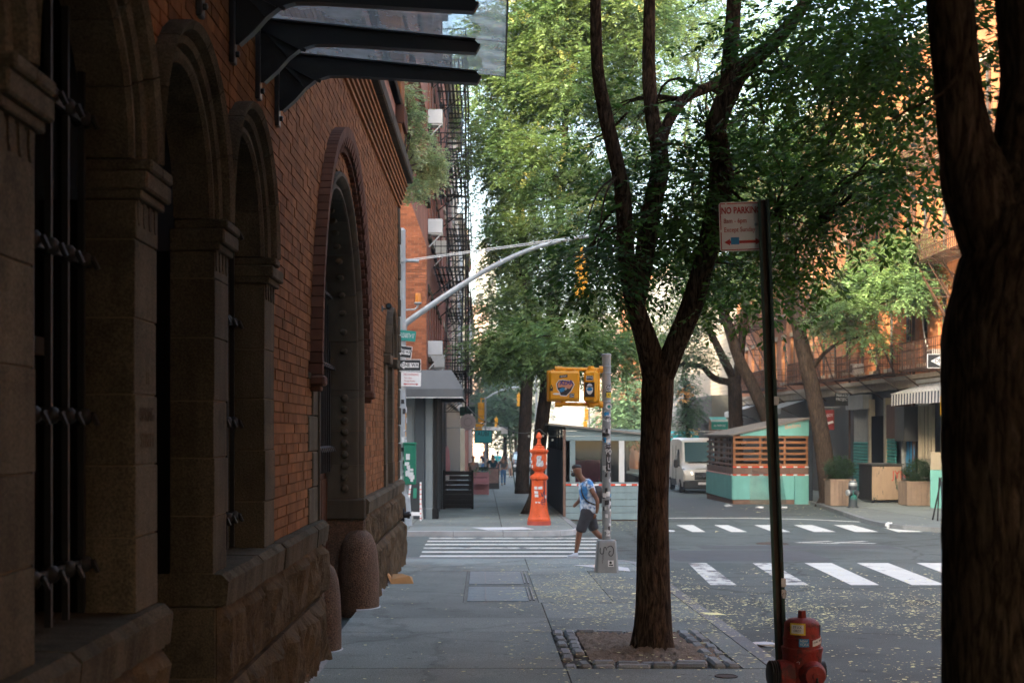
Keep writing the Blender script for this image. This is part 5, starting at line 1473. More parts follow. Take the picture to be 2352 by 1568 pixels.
def head(cx, cz, w_, h_, dep, rotz, y0):
    o = empty('signal_head', (cx, y0, cz), rotz); o.parent = sig
    MB().bbox(-w_/2, w_/2, -dep/2, dep/2, -h_/2, h_/2, .035).build('housing', m_yellow, o, True)
    MB().bbox(-w_/2-.012, w_/2+.012, dep/2-.045, dep/2-.015, -h_/2-.012, h_/2+.012, .01).build('housing_rim', m_yellow, o)
    m = MB(); m.bbox(-w_/2+.02, w_/2-.02, dep/2, dep/2+.05, -h_/2+.02, h_/2-.02, .01); m.build('visor', m_blackp, o)
    for sx in (-.35, .35): MB().lathe((sx*w_, 0, h_/2-.01), [(.02, 0), (.02, .03), (.01, .035)], 10).build('clip', m_yellow, o)
    return o
h1 = head(X(1293, SY)-SX, 2.985, .50, .475, .17, .10, -.18)
h2 = head(X(1357, SY)-SX, 2.975, .21, .50, .26, -.28, -.12)
# sticker art on the backs of the heads
def flat(parent, pts, y, mat, name='sticker'): return MB().add([(x_, y, z_) for x_, z_ in pts], [tuple(range(len(pts)))]).build(name, mat, parent)
Y1 = -.0875
ell = lambda cx, cz, rx, rz_, n=14: [(cx+rx*math.cos(2*PI*k/n), cz+rz_*math.sin(2*PI*k/n)) for k in range(n)]
flat(h1, [(-.08, .165), (.05, .18), (.048, .135), (-.082, .12)], Y1-.001, m_stickb); lettering('DELIRIUM', .034, m_stickw, h1, (-.016, Y1-.0025, .15), (PI/2, -.1, 0), sx=.68)
flat(h1, [(-.135, .03), (-.10, .085), (-.03, .10), (.14, .07), (.165, .02), (.11, -.09), (.03, -.17), (-.07, -.16), (-.09, -.10), (-.12, -.06)], Y1-.001, m_stickw)
flat(h1, [(-.122, .03), (-.09, .075), (-.03, .09), (.13, .06), (.15, .02), (.10, -.085), (.03, -.155), (-.06, -.15), (-.08, -.09), (-.11, -.05)], Y1-.002, m_stickb)
flat(h1, [(-.11, .03), (-.085, .065), (.12, .05), (.135, .01), (.08, -.05), (-.02, -.02), (-.10, -.03)], Y1-.003, m_peach)
lettering('AZAR', .095, m_purple, h1, (.03, Y1-.0045, .045), (PI/2, -.05, 0), sx=.85, bold=.004)
flat(h1, [(-.085, -.055), (-.03, -.03), (.01, -.045), (-.005, -.085), (-.06, -.105)], Y1-.0045, m_stickblue); flat(h1, ell(.02, -.05, .016, .016), Y1-.005, m_stickw); flat(h1, ell(.02, -.05, .008, .008), Y1-.006, m_stickb)
flat(h1, ell(-.125, -.13, .065, .016), Y1-.0015, m_stickw); flat(h1, [(.08, -.12), (.16, -.115), (.155, -.19), (.08, -.19)], Y1-.001, m_stickb)
lettering('LOVE', .038, m_stickw, h1, (.12, Y1-.0025, -.137), FACE_Y, sx=.75); lettering('LEAH', .038, m_stickw, h1, (.12, Y1-.0025, -.17), FACE_Y, sx=.75)
flat(h1, [(-.235, -.03), (-.21, .02), (-.185, -.03), (-.185, -.085), (-.235, -.085)], Y1-.001, m_stickb); flat(h1, [(-.222, -.035), (-.21, -.01), (-.198, -.035)], Y1-.002, m_sticky)
Y2 = -.1325
flat(h2, [(-.055, .17), (.055, .17), (.055, .10), (-.055, .10)], Y2-.001, m_stickw); flat(h2, [(-.05, .165), (.05, .165), (.05, .105), (-.05, .105)], Y2-.0015, m_stickb); lettering('REMAKI', .042, m_stickw, h2, (0, Y2-.003, .135), FACE_Y, sx=.66)
flat(h2, [(-.08, .07), (.08, .07), (.08, -.17), (-.08, -.17)], Y2-.001, m_stickb); flat(h2, ell(0, -.04, .055, .09), Y2-.002, m_stickw); flat(h2, ell(0, -.045, .045, .03), Y2-.003, m_stickblue); flat(h2, [(-.055, .005), (.055, .005), (.055, -.012), (-.055, -.012)], Y2-.0025, m_stickb)
# arms
for zz in (ZT, ZB):
    MB().tube([(-.07, -.02, zz), (-.36, -.06, zz), (X(1275, SY)-SX, -.18, zz+.005)], .030, 10).build('mounting_arm', m_yellow, sig, True)
    MB().lathe((-.09, -.02, zz), [(.055, -.03), (.06, 0), (.055, .03)], 14, 'x').build('arm_flange', m_yellow, sig, True); MB().lathe((X(1282, SY)-SX, -.17, zz), [(.045, -.06), (.045, .06)], 12, 'x').build('arm_end', m_yellow, sig, True)
    m = MB(); m.lathe((-.255, -.06, zz), [(.05, -.05), (.065, 0), (.05, .05)], 12)
    m.box(-.30, -.20, -.14, -.06, min(zz, 2.975)-.02 if zz < 3 else 3.2, zz if zz > 3 else 2.74)
    MB().lathe((X(1292, SY)-SX, -.18, min(zz, 3.0)), [(.04, .02 if zz < 3 else .20), (.04, .08 if zz < 3 else .25)], 10).build('head_stem', m_yellow, sig, True)
    m.build('arm_joint', m_yellow, sig, True)
for zz in (3.20, 3.31, 2.64, 2.74): MB().lathe((0, 0, zz), [(.076, -.008), (.080, 0), (.076, .008)], 20).build('band', m_galv, sig, True)

# ------------------------------------------------------------------ people
def skin(name, chains, mat, parent, sub=2, extra=None):
    """body surface grown round a skeleton: chains of (point, radius or (rx, ry))"""
    V, E, R, idx = [], [], [], {}
    def vid(p, r):
        k = tuple(round(c, 3) for c in p)
        if k not in idx: idx[k] = len(V); V.append(p); R.append(r if hasattr(r, '__len__') else (r, r))
        return idx[k]
    for ch in chains:
        ids = [vid(p, r) for p, r in ch]
        for a, b in zip(ids[:-1], ids[1:]):
            if a != b: E.append((a, b))
    me = bpy.data.meshes.new(name); me.from_pydata(V, E, []); me.update()
    o = bpy.data.objects.new(name, me); COL.objects.link(o)
    o.modifiers.new('skin', 'SKIN').use_smooth_shade = True
    sv = me.skin_vertices[0].data if me.skin_vertices else None
    if sv is None:
        bpy.context.view_layer.update(); sv = me.skin_vertices[0].data
    for i, r in enumerate(R): sv[i].radius = r
    sv[0].use_root = True
    s = o.modifiers.new('sub', 'SUBSURF'); s.levels = sub; s.render_levels = sub
    dg = bpy.context.evaluated_depsgraph_get()
    me2 = bpy.data.meshes.new_from_object(o.evaluated_get(dg))
    bpy.data.objects.remove(o); bpy.data.meshes.remove(me)
    me2.materials.clear()
    me2.name = name
    ob = link(name, me2, mat, parent)
    me2.polygons.foreach_set('use_smooth', [True]*len(me2.polygons))
    return ob

# the man crossing in front of the signal pole
MY = 27.5
man = empty('person', (X(1345, MY), MY, rz(MY)), 0, 'man in a blue tie-dye shirt and dark shorts striding left across the street', 'person')
man.scale = (1.04, 1.04, 1.05)
hip, chest, nk = (.045, 0, .90), (.03, 0, 1.28), (-.06, 0, 1.435)
body = [[(hip, (.085, .085)), ((.06, 0, 1.08), (.09, .10)), (chest, (.125, .165)), (nk, .066), ((-.115, 0, 1.495), .064), ((-.150, 0, 1.555), (.098, .088)), ((-.162, 0, 1.625), (.112, .095)), ((-.155, 0, 1.685), (.078, .070))],
        [(hip, (.085, .085)), ((.0, -.09, .82), .095), ((-.12, -.09, .48), .062), ((-.14, -.09, .36), .060), ((-.185, -.09, .10), .036), ((-.195, -.09, .055), .038), ((-.29, -.09, .035), .032)],
        [(hip, (.085, .085)), ((.07, .09, .82), .095), ((.16, .09, .50), .063), ((.26, .09, .40), .058), ((.46, .09, .26), .036), ((.49, .09, .22), .036), ((.49, .09, .10), .030)],
        [(chest, (.125, .165)), ((.045, -.19, 1.36), .060), ((.13, -.235, 1.20), .046), ((.20, -.235, 1.07), .040), ((.205, -.20, .95), .036), ((.20, -.18, .87), .026), ((.185, -.175, .82), .030)],
        [(chest, (.125, .165)), ((.02, .19, 1.36), .060), ((-.06, .235, 1.18), .046), ((-.08, .235, 1.06), .040), ((-.18, .21, .96), .034), ((-.22, .20, .92), .028)]]
skin('body', body, m_skin_b, man)
m = MB()                                                         # face and hands
m.add([(-.255, 0, 1.62), (-.288, 0, 1.585), (-.255, -.018, 1.578), (-.255, .018, 1.578), (-.245, 0, 1.57)], [(0, 2, 1), (0, 1, 3), (1, 2, 4), (1, 4, 3)])
m.ball((-.165, -.078, 1.60), (.022, .012, .032), 8, 6); m.ball((-.165, .078, 1.60), (.022, .012, .032), 8, 6); m.ball((-.245, 0, 1.635), (.02, .05, .012), 8, 6)
for k in range(4): m.tube([(.185-.012*k, -.175, .80), (.175-.014*k, -.17, .755-.004*k), (.160-.010*k, -.165, .728)], [.0095, .009, .007], 6)
m.tube([(.165, -.19, .82), (.142, -.195, .79), (.138, -.19, .765)], [.011, .010, .008], 6)
m.build('face_and_fingers', m_skin_b, man, 'all')
MB().ball((-.25, -.032, 1.612), (.008, .012, .008), 8, 6).ball((-.25, .032, 1.612), (.008, .012, .008), 8, 6).build('eyes', m_white, man, 'all')
MB().ball((-.168, 0, 1.668), (.095, .082, .052), 14, 10).build('hair', m_hair_d, man, 'all')
MB().ball((-.225, 0, 1.535), (.052, .058, .045), 12, 8).bar((-.22, -.055, 1.55), (-.165, -.080, 1.60), .006).build('face_mask', m_blackp, man, 'all')
skin('shirt', [[((.06, 0, .80), .185), ((.06, 0, .90), .180), ((.065, 0, 1.08), .178), (chest, .188), ((-.035, 0, 1.405), (.10, .12))], [(chest, .188), ((.045, -.19, 1.365), .082), ((.10, -.228, 1.25), .080)], [(chest, .188), ((.02, .19, 1.365), .082), ((-.03, .225, 1.25), .078)]], m_tie, man)
skin('shorts', [[((.055, 0, 1.0), .15), ((.055, 0, .93), .15), ((.045, 0, .86), (.15, .15)), ((.0, -.09, .76), .118), ((-.09, -.092, .53), .108), ((-.10, -.092, .47), .106)], [((.045, 0, .86), (.15, .15)), ((.085, .09, .76), .118), ((.155, .09, .55), .105), ((.175, .09, .49), .100)]], m_shorts, man)
m = MB(); m.prism([(-.345, 0), (-.335, .045), (-.26, .072), (-.215, .10), (-.15, .105), (-.14, .0)], -.135, -.045, 'y'); m.prism([(.455, .03), (.53, .24), (.575, .20), (.555, .12), (.52, .0), (.47, -.01)], .05, .135, 'y'); m.build('shoes', m_shoe, man, 'all')
skin('backpack', [[((.235, .02, .98), (.085, .13)), ((.25, .02, 1.16), (.095, .145)), ((.19, .02, 1.34), (.07, .11))]], m_blackp, man)
m = MB(); m.tube([(.17, -.12, 1.37), (.06, -.155, 1.44), (-.05, -.15, 1.38), (-.085, -.16, 1.22), (.0, -.19, 1.06), (.17, -.14, .98)], .014, 6, step=.05); m.build('shoulder_strap', m_blackp, man, 'all')

def walker(label, x, y, face, h, skinm, hairm, topm, legm, hair=0, skirt=False, shorts=False, stride=.18, zf=gz, sit=False):
    """figure of height h; face +1 walks away from the camera, -1 towards it"""
    o = empty('person', (x, y, zf(y)), 0, label, 'person', 'people on the far pavement'); k = h/1.72
    s = -face
    def S(p): return (p[0]*k, p[1]*k*(-s), p[2]*k)
    def C(ch): return [(S(p), tuple(c*k for c in r) if hasattr(r, '__len__') else r*k) for p, r in ch]
    hip, chest = (0, 0, .92), (0, .02, 1.30)
    f = stride
    skin('body', [C([(hip, (.13, .11)), ((0, 0, 1.08), (.115, .10)), (chest, (.15, .11)), ((0, .02, 1.45), .055), ((0, .02, 1.50), .05), ((0, .035, 1.57), (.068, .078)), ((0, .03, 1.65), (.072, .084)), ((0, .02, 1.695), .05)]),
                  C([(hip, (.13, .11)), ((-.09, f*.2, .84), .085), ((-.085, f*.7, .48), .058), ((-.08, f*.5, .08), .036), ((-.085, f*.5+.13, .04), .032)]),
                  C([(hip, (.13, .11)), ((.09, -f*.2, .84), .085), ((.085, -f*.3, .48), .058), ((.08, -f*1.2, .10), .036), ((.085, -f*1.2+.12, .05), .032)]),
                  C([(chest, (.15, .11)), ((-.19, .02, 1.37), .052), ((-.235, -.02, 1.12), .040), ((-.21, .10, .92), .032), ((-.19, .17, .86), .030)]),
                  C([(chest, (.15, .11)), ((.19, .02, 1.37), .052), ((.235, -.02, 1.12), .040), ((.17, .15, 1.0), .032), ((.08, .22, 1.02), .030)])], skinm, o, 1)
    skin('top', [C([((0, 0, .62 if skirt else .88), (.18, .15) if skirt else (.145, .125)), ((0, 0, 1.05), (.132, .115)), (chest, (.168, .128)), ((0, .02, 1.42), (.09, .075))]), C([(chest, (.168, .128)), ((-.19, .02, 1.375), .068), ((-.225, 0, 1.22), .062)]), C([(chest, (.168, .128)), ((.19, .02, 1.375), .068), ((.225, 0, 1.22), .062)])], topm, o, 1)
    if not skirt:
        e = .5 if shorts else .07
        skin('trousers', [C([((0, 0, .96), (.145, .122)), ((0, 0, .90), (.145, .122)), ((-.09, f*.2, .80), .100), ((-.086, f*.68, .50), .072), ((-.08, f*.5, max(e, .1)), .052 if not shorts else .075)]), C([((0, 0, .90), (.145, .122)), ((.09, -f*.2, .80), .100), ((.086, -f*.3, .50), .072), ((.08, -f*1.1, max(e, .12)), .052 if not shorts else .075)])], legm, o, 1)
    m = MB(); m.ball(S((0, -.005, 1.645)), (.085*k, .092*k, .088*k), 12, 8)
    if hair: m.tube([S((0, -.03, 1.66)), S((0, -.085, 1.55)), S((0, -.10, 1.40)), S((0, -.09, 1.40-hair))], [.07*k, .095*k, .095*k, .05*k], 10, step=.05*k)
    m.build('hair', hairm, o, 'all')
    m = MB(); m.ball(S((-.03, .105, 1.60)), .010*k, 6, 4).ball(S((.03, .105, 1.60)), .010*k, 6, 4).ball(S((0, .118, 1.575)), (.012*k, .016*k, .02*k), 6, 4); m.build('face_features', skinm, o, 'all')
    m = MB()
    for sx, yy, zz in ((-.082, f*.5+.05, 0), (.082, -f*1.2+.05, .02)):
        p = S((sx, yy, zz)); m.bbox(p[0]-.045*k, p[0]+.045*k, p[1]-.12*k, p[1]+.12*k, p[2], p[2]+.085*k, .03)
    m.build('shoes', m_blackp, o, 'all')
    return o
y = 80.0; walker('woman in blue jeans and grey top walking towards the camera', X(1156, y), y, -1, 1.66, m_skin_t, m_hair_d, m_grey_cloth, m_jeans, .10)
y = 78.0; walker('woman with long dark hair in a dark teal top beside the sandwich board', X(1132, y), y, -1, 1.72, m_skin_t, m_hair_d, m_teal_cloth, m_teal_cloth, .2)
y = 103.0; walker('blonde woman in a short white dress walking away', X(1173, y), y, 1, 1.76, m_skin_l, m_hair_b, m_white_cloth, m_blackp, .22, skirt=True)
y = 104.0; walker('man in a bright cyan shirt walking away', X(1143, y), y, 1, 1.9, m_skin_l, m_hair_d, m_cyan_cloth, m_navy_cloth)
y = 106.0; walker('man in a navy top farthest left among the walkers', X(1111, y), y, -1, 1.9, m_skin_l, m_hair_d, m_navy_cloth, m_jeans)
y = 66.0; walker('man in a taupe shirt standing behind the planters', X(1087, y), y, -1, 1.70, m_skin_t, m_hair_d, m_taupe_cloth, m_shorts)

# ------------------------------------------------------------------ rows of buildings
WIN_CACHE = {}
def window_meshes(w_, h_, fmat, smat, lintel):
    k = (round(w_, 2), round(h_, 2), fmat.name, smat.name, lintel)
    if k not in WIN_CACHE:
        f = MB(); t = .07
        f.box(-.22, -.15, -w_/2, -w_/2+t, 0, h_).box(-.22, -.15, w_/2-t, w_/2, 0, h_).box(-.22, -.15, -w_/2+t, w_/2-t, 0, t).box(-.22, -.15, -w_/2+t, w_/2-t, h_-t, h_).box(-.22, -.14, -w_/2+t, w_/2-t, h_*.5-.035, h_*.5+.035)
        p = MB().box(-.215, -.19, -w_/2+t, w_/2-t, t, h_-t)
        s = MB().bbox(-.05, .09, -w_/2-.1, w_/2+.1, -.15, -.002, .012)
        l = MB().bbox(-.05, .035, -w_/2-.12, w_/2+.12, h_+.002, h_+.24, .012) if lintel else None
        WIN_CACHE[k] = [f.mesh('window_frame', fmat), p.mesh('pane', m_pane), s.mesh('window_sill', smat), l.mesh('lintel', smat) if l else None]
    return WIN_CACHE[k]
def building(name, label, Xf, s, y0, y1, top, wall, floors, cols, ww=1.0, fmat=None, smat=None, lintel=True, depth=9, group=None, endmat=None, shop=None, cornice=True, sills=True, cat='building', detail=True):
    fmat = fmat or m_darkf; smat = smat or m_stone
    r = empty(name, (Xf, (y0+y1)/2, gz((y0+y1)/2)), 0, label, cat, group); off = r.location[:]
    zb = gz(y1)-1.0
    ops = [(c-ww/2, c+ww/2, z0, z0+h_) for z0, h_ in floors for c in cols if y0+.2 < c-ww/2 and c+ww/2 < y1-.2]
    base = shop[0] if shop else zb
    def put(mb, nm, mat, par=r, smooth=False):
        if s < 0: mb.v = [(-x, y, z) for x, y, z in mb.v]
        mb.v = [(x+Xf-off[0], y-off[1], z-off[2]) for x, y, z in mb.v]
        return link(nm, mb.mesh(nm, mat, smooth), None, par)
    put(panel_wall(y0, y1, base, top, ops, .24), 'wall', wall)
    b = MB().box(-depth, -.26, y0+.01, y1-.01, zb, top-.02); put(b, 'building_core', endmat or wall)
    e = MB().box(-depth, 0-.001, y0-.02, y0+.009, base, top); put(e, 'end_wall', endmat or wall)
    if shop: put(MB().box(-.25, -.20, y0, y1, zb, shop[0]), 'shop_wall', shop[1])
    for a, b_, c, d in ops:
        mf, mp, ms, ml = window_meshes(ww, d-c, fmat, smat, lintel)
        w = link('window', mf, None, r, (Xf-off[0], (a+b_)/2-off[1], c-off[2]), (0, 0, 0 if s > 0 else PI))
        link('pane', mp, None, w)
        if sills: link('window_sill', ms, None, w)
        if ml and sills: link('lintel', ml, None, w)
    if cornice: put(MB().box(-.3, .35, y0, y1, top, top+.25).box(-.3, .22, y0, y1, top-.25, top-.001), 'cornice', smat)
    r['_put'] = 0; del r['_put']
    return r, put
def fire_escape(put, root, ya, yb, levels, mat, out=1.0, stairs=True):
    for i, z in enumerate(levels):
        m = MB()
        for k in range(9): x = .06+out*k/8.2; m.box(x-.026, x+.026, ya, yb, z-.014, z+.014)
        yy = ya
        while yy <= yb: m.box(.02, out+.02, yy-.02, yy+.02, z-.05, z-.013); yy += (yb-ya)/4
        for yy in (ya+.1, yb-.1, (ya+yb)/2): m.bar((.02, yy, z-.9), (out, yy, z-.05), .035)
        p = put(m, 'fire_escape_platform', mat)
        m = MB()
        for hz in (.35, .65, .95): m.box(out, out+.025, ya, yb, z+hz-.014, z+hz+.014); m.box(.02, out, ya, ya+.025, z+hz-.014, z+hz+.014); m.box(.02, out, yb-.025, yb, z+hz-.014, z+hz+.014)
        yy = ya
        while yy <= yb: m.box(out, out+.026, yy-.014, yy+.014, z, z+.95); yy += .19
        for x in np.arange(.1, out, .18): m.box(x-.009, x+.009, ya, ya+.018, z, z+.95); m.box(x-.009, x+.009, yb-.018, yb, z, z+.95)
        put(m, 'fire_escape_railing', mat)
        if stairs and i+1 < len(levels):
            z2 = levels[i+1]; m = MB(); a, b = (ya+.6, yb-1.4) if i % 2 == 0 else (yb-.6, ya+1.4)
            for x in (out*.35, out*.85): m.bar((x, a, z), (x, b, z2), .03, .10)
            n = 11
            for k in range(1, n): t = k/n; m.box(out*.35, out*.85, a+(b-a)*t-.07, a+(b-a)*t+.07, z+(z2-z)*t-.012, z+(z2-z)*t+.012)
            for x in (out*.35, out*.85): m.bar((x, a, z+.8), (x, b, z2+.8), .025)
            put(m, 'fire_escape_stair', mat)

m_orb_y = M_brick('orange_brickwork_end', (.34, .115, .05), (.28, .09, .04), (.28, .19, .14), 'y')
m_orb_x = M_brick('orange_brickwork', (.40, .115, .05), (.30, .085, .04), (.28, .19, .14), 'x')
m_red_x = M_brick('red_brickwork', (.30, .085, .045), (.23, .065, .038), (.20, .13, .10), 'x')
m_ruddy = M_brick('ruddy_brickwork', (.50, .17, .055), (.42, .13, .045), (.30, .19, .12), 'x')
m_ruddy2 = M_brick('pale_orange_brickwork', (.48, .20, .09), (.42, .16, .07), (.34, .24, .17), 'x')
m_tanb = M_brick('tan_brickwork', (.48, .36, .24), (.42, .31, .2), (.4, .33, .25), 'x')
m_pale = M('pale_render', (.30, .305, .30), .85, .08, .6, streak=.12)
m_white_r = M('white_render', (.26, .27, .275), .85, .06, .6, streak=.1)
m_pinkr = M('pink_render', (.42, .29, .25), .85, .08, .6, streak=.1)
m_limest = M('limestone_trim', (.42, .36, .28), .85, .15, 3, streak=.2)
m_dshop = M('dark_shopfront', (.030, .034, .036), .5, .3, 2)
m_gshop = M('grey_shopfront', (.062, .066, .063), .6, .15, 2)
m_siding = M('tan_siding', (.40, .365, .31), .8, .08, 1.5, streak=.1)

# left, across the cross street
L1, putL1 = building('tenement_building', 'orange brick corner tenement with black fire escapes behind the grey awning', -1.65, 1, 40.8, 56.5, 18.5, m_red_x, [(4.15, 1.9), (7.75, 1.9), (11.0, 1.9), (14.3, 1.9)], [42.3, 44.6, 46.9, 49.2, 51.5, 53.8], 1.0, m_darkf, m_stone_d, shop=(3.55, m_dshop), endmat=m_orb_y, depth=12)
m = MB(); rnd = random.Random(12); z = 3.6; row = 0                # orange bricks of the street corner
while z < 15:
    x = -4.2+(.105 if row % 2 else 0)
    while x < -1.66:
        x1 = min(x+.21, -1.652); m.box(x+.005, x1-.005, 40.762+rnd.uniform(-.004, .004), 40.785, z+.005, z+.072); x = x1+.0001
        if x1 >= -1.6525: break
    z += .077; row += 1
m_orbrick = M('orange_brick', (.255, .090, .042), .85, .18, 5, .2, 80, isl=.28, streak=.15)
tag(m.build('corner_bricks', m_orbrick, L1, off=L1.location[:]), kind='stuff')
fire_escape(putL1, L1, 45.2, 53.6, [3.9, 7.2, 10.5, 13.8], m_black, 1.05)
for yy in (45.2, 53.6): putL1(MB().bar((1.06, yy, -.4+3.0), (1.06, yy, 14.6), .05), 'fire_escape_post', m_black)
# shop front under the awning
m = MB().bbox(-3.2, -1.98, 40.66, 40.80, gz(40.7)-.1, 3.2, .02); m.build('shop_panelling', m_gpanel, L1, off=L1.location[:])
for a, b, c, d in ((-2.45, -2.05, .45, 2.7), (-2.45, -2.05, -.35, .30), (-3.05, -2.6, -.3, 2.7)):
    m = MB().bbox(a, b, 40.63, 40.66, c, d, .02); m.build('panel_moulding', m_gpanel, L1, off=L1.location[:])
for a, b, y0_, mt in ((-1.975, -1.70, 40.60, m_slate), (-1.69, -1.46, 40.64, m_gpanel), (-1.455, -1.34, 40.62, m_black)):
    m = MB().bbox(a, b, y0_, 41.2, gz(40.7)-.1, 3.3, .02); m.bbox(a-.03, b+.03, y0_-.03, 41.2, gz(40.7)-.1, -.22, .02); m.build('shop_column', mt, L1, off=L1.location[:])
m = MB()
for k in range(7): m.bbox(-1.66, -1.42+.02*(k % 2), 41.6+k*2.0, 42.0+k*2.0, gz(50)-.2, 3.3, .02)
m.build('shop_pilasters', m_slate, L1, off=L1.location[:])
for k in range(6): MB().box(-1.70, -1.60, 42.1+k*2.0, 43.5+k*2.0, .1, 2.9).build('shop_window', m_pane, L1, off=L1.location[:])
MB().box(-1.72, -1.40, 41.2, 56.4, 3.25, 3.6).build('shop_fascia', m_dshop, L1, off=L1.location[:])
# small air conditioners
def aircon(put, root, y, z, s=1, w_=.62, h_=.42):
    p = put(MB().bbox(-.10, .42, y-w_/2, y+w_/2, z, z+h_, .015), 'air_conditioner', m_whitef)
    put(MB().box(.421, .426, y-w_/2+.04, y-.02, z+.05, z+h_-.05).box(.421, .426, y+.02, y+w_/2-.04, z+.05, z+h_-.05), 'air_conditioner_grille', m_plast)
    put(MB().bar((.02, y-w_/2+.06, z-.4), (.38, y-w_/2+.06, z-.02), .03).box(.0, .42, y-w_/2+.04, y-w_/2+.08, z-.04, z-.001), 'air_conditioner_bracket', m_whitef)
for y, z in ((42.3, 4.22), (44.6, 3.95), (42.3, 7.82), (42.3, 11.05), (46.9, 7.8)): aircon(putL1, L1, y, z)
# awning
aw = empty('canvas_awning', (-2.5, 42.0, 3.0), 0, 'dark grey canvas awning wrapped round the corner shop', 'awning'); ao = aw.location[:]
def frus(mb, b, t, z0, z1, z2):
    (x0, x1, y0, y1), (a0, a1, c0, c1) = b, t
    mb.add([(x0, y0, z0), (x1, y0, z0), (x1, y1, z0), (x0, y1, z0), (x0, y0, z1), (x1, y0, z1), (x1, y1, z1), (x0, y1, z1), (a0, c0, z2), (a1, c0, z2), (a1, c1, z2), (a0, c1, z2)],
           [(0, 1, 5, 4), (1, 2, 6, 5), (2, 3, 7, 6), (4, 5, 9, 8), (5, 6, 10, 9), (6, 7, 11, 10), (8, 9, 10, 11)])
    return mb
frus(MB(), (-4.5, -.60, 39.75, 46.5), (-4.5, -.92, 40.15, 46.3), 2.92, 3.16, 3.70).build('canvas', m_awning, aw, off=ao)
m = MB(); m.bar((-4.5, 39.75, 2.915), (-.60, 39.75, 2.915), .02); m.bar((-.60, 39.75, 2.915), (-.60, 46.5, 2.915), .02); m.build('valance_edge', m_whitef, aw, off=ao)
m = MB()
for x in (-.62, -2.4): m.bar((x, 39.8, 2.93), (x, 40.7, 2.93), .03); m.bar((x, 39.8, 2.95), (x, 40.7, 3.6), .025)
m.build('awning_frame', m_black, aw, off=ao)
# the rest of the left row
bl = [('tenement_building', 'brown brick tenement with a fire escape beyond the corner tenement', 56.5, 72, 17.0, m_red_x), ('tenement_building', 'tan brick tenement on the left, third along the far block', 72, 90, 20.0, m_tanb), ('tenement_building', 'pale rendered house at the end of the left far block', 90, 110, 15.5, m_pale)]
for nm, lab, a, b, top, mt in bl:
    r, put = building(nm, lab, -1.65, 1, a, b, top, mt, [(4.2, 2.0), (7.6, 2.0), (11.0, 2.0)], list(np.arange(a+1.3, b-.8, 2.3)), 1.05, m_darkf, m_limest, shop=(3.4, m_dshop), endmat=mt)
    if a < 60: fire_escape(put, r, a+4, a+11, [3.8, 7.2, 10.6, 14.0], m_black, 1.05)
r, put = building('tenement_building', 'hazy red brick house on the left beyond the second crossing', -1.65, 1, 122, 150, 19, m_red_x, [(4, 2), (7.4, 2), (10.8, 2), (14.2, 2)], list(np.arange(124, 149, 3)), 1.2, m_darkf, m_limest, endmat=m_gshop)
r, put = building('tenement_building', 'hazy pale house farther on the left beyond the second crossing', -1.65, 1, 150, 210, 16, m_pale, [(4, 2), (7.4, 2), (10.8, 2)], list(np.arange(152, 208, 4)), 1.4, m_darkf, m_limest)
# right row
R1, putR1 = building('tenement_building', 'orange red brick tenement over shops behind the striped awning', 16.0, -1, 37.5, 61.5, 16.2, m_ruddy, [(4.45, 2.35), (8.1, 2.25), (11.7, 2.1)], list(np.arange(38.9, 61, 2.15)), .95, m_darkf, m_limest, shop=(3.95, m_gshop))
R2, putR2 = building('tenement_building', 'orange brick tenement with rusty fire escapes behind the right hand trees', 16.0, -1, 61.5, 90, 17.2, m_ruddy2, [(4.6, 2.3), (8.2, 2.2), (11.8, 2.1)], list(np.arange(63, 90, 2.15)), .95, m_darkf, m_limest, shop=(3.95, m_dshop))
m_fe_r = M('rusty_brown_iron', (.055, .026, .016), .7, .35, 4)
fire_escape(putR1, R1, 53.5, 60.5, [4.15, 7.8, 11.4], m_fe_r, 1.1)
fire_escape(putR1, R1, 43.5, 51.0, [4.15, 7.8, 11.4], m_fe_r, 1.1)
fire_escape(putR2, R2, 63.0, 70.0, [4.3, 7.9, 11.5], m_fe_r, 1.1)
fire_escape(putR2, R2, 75.0, 85.0, [4.3, 7.9, 11.5], m_fe_r, 1.1)
putR1(MB().box(-.1, .28, 37.5, 61.5, 3.90, 4.06).box(-.1, .18, 37.5, 61.5, 3.60, 3.899), 'shop_cornice', m_limest)
putR2(MB().box(-.1, .25, 61.5, 90, 3.92, 4.08).box(-.1, .16, 61.5, 90, 3.6, 3.919), 'shop_cornice', m_limest)
m = MB(); m.bar((.12, 52.6, -.4), (.12, 52.6, 15.5), .09); m.bar((.12, 53.0, -.4), (.12, 53.0, 12), .05); m.bar((.1, 61.9, 0), (.1, 61.9, 15.5), .08); putR1(m, 'drainpipe', m_fe_r)['kind'] = 'stuff'
m = MB(); m.tube([(.1, 51.5, 8.2), (.12, 51.6, 6.5), (.2, 50.9, 5.2), (.25, 49.6, 4.3)], .02, 6, step=.2); putR1(m, 'hanging_cable', m_whitef)
aircon(putR1, R1, 49.75, 4.42, -1)
aircon(putR1, R1, 60.4, 4.42, -1)
R3, putR3 = building('clapboard_house', 'tan clapboard house beyond the orange tenement', 16.0, -1, 90, 113, 12.5, m_siding, [(9.4, 1.8)], [93, 97, 101, 105, 109], 1.0, m_whitef, m_whitef, shop=(3.6, m_gshop), lintel=False)
for k in range(34):
    z = 3.65+k*.26
    putR3(MB().box(.0, .05, 90.05, 112.95, z, z+.03).box(.0, .025, 90.05, 112.95, z+.03, z+.25), 'siding_board', m_siding)
putR3(MB().bbox(0, 1.3, 92.0, 105.5, 2.55, 4.35, .03), 'grey_sign_band', m_gshop)
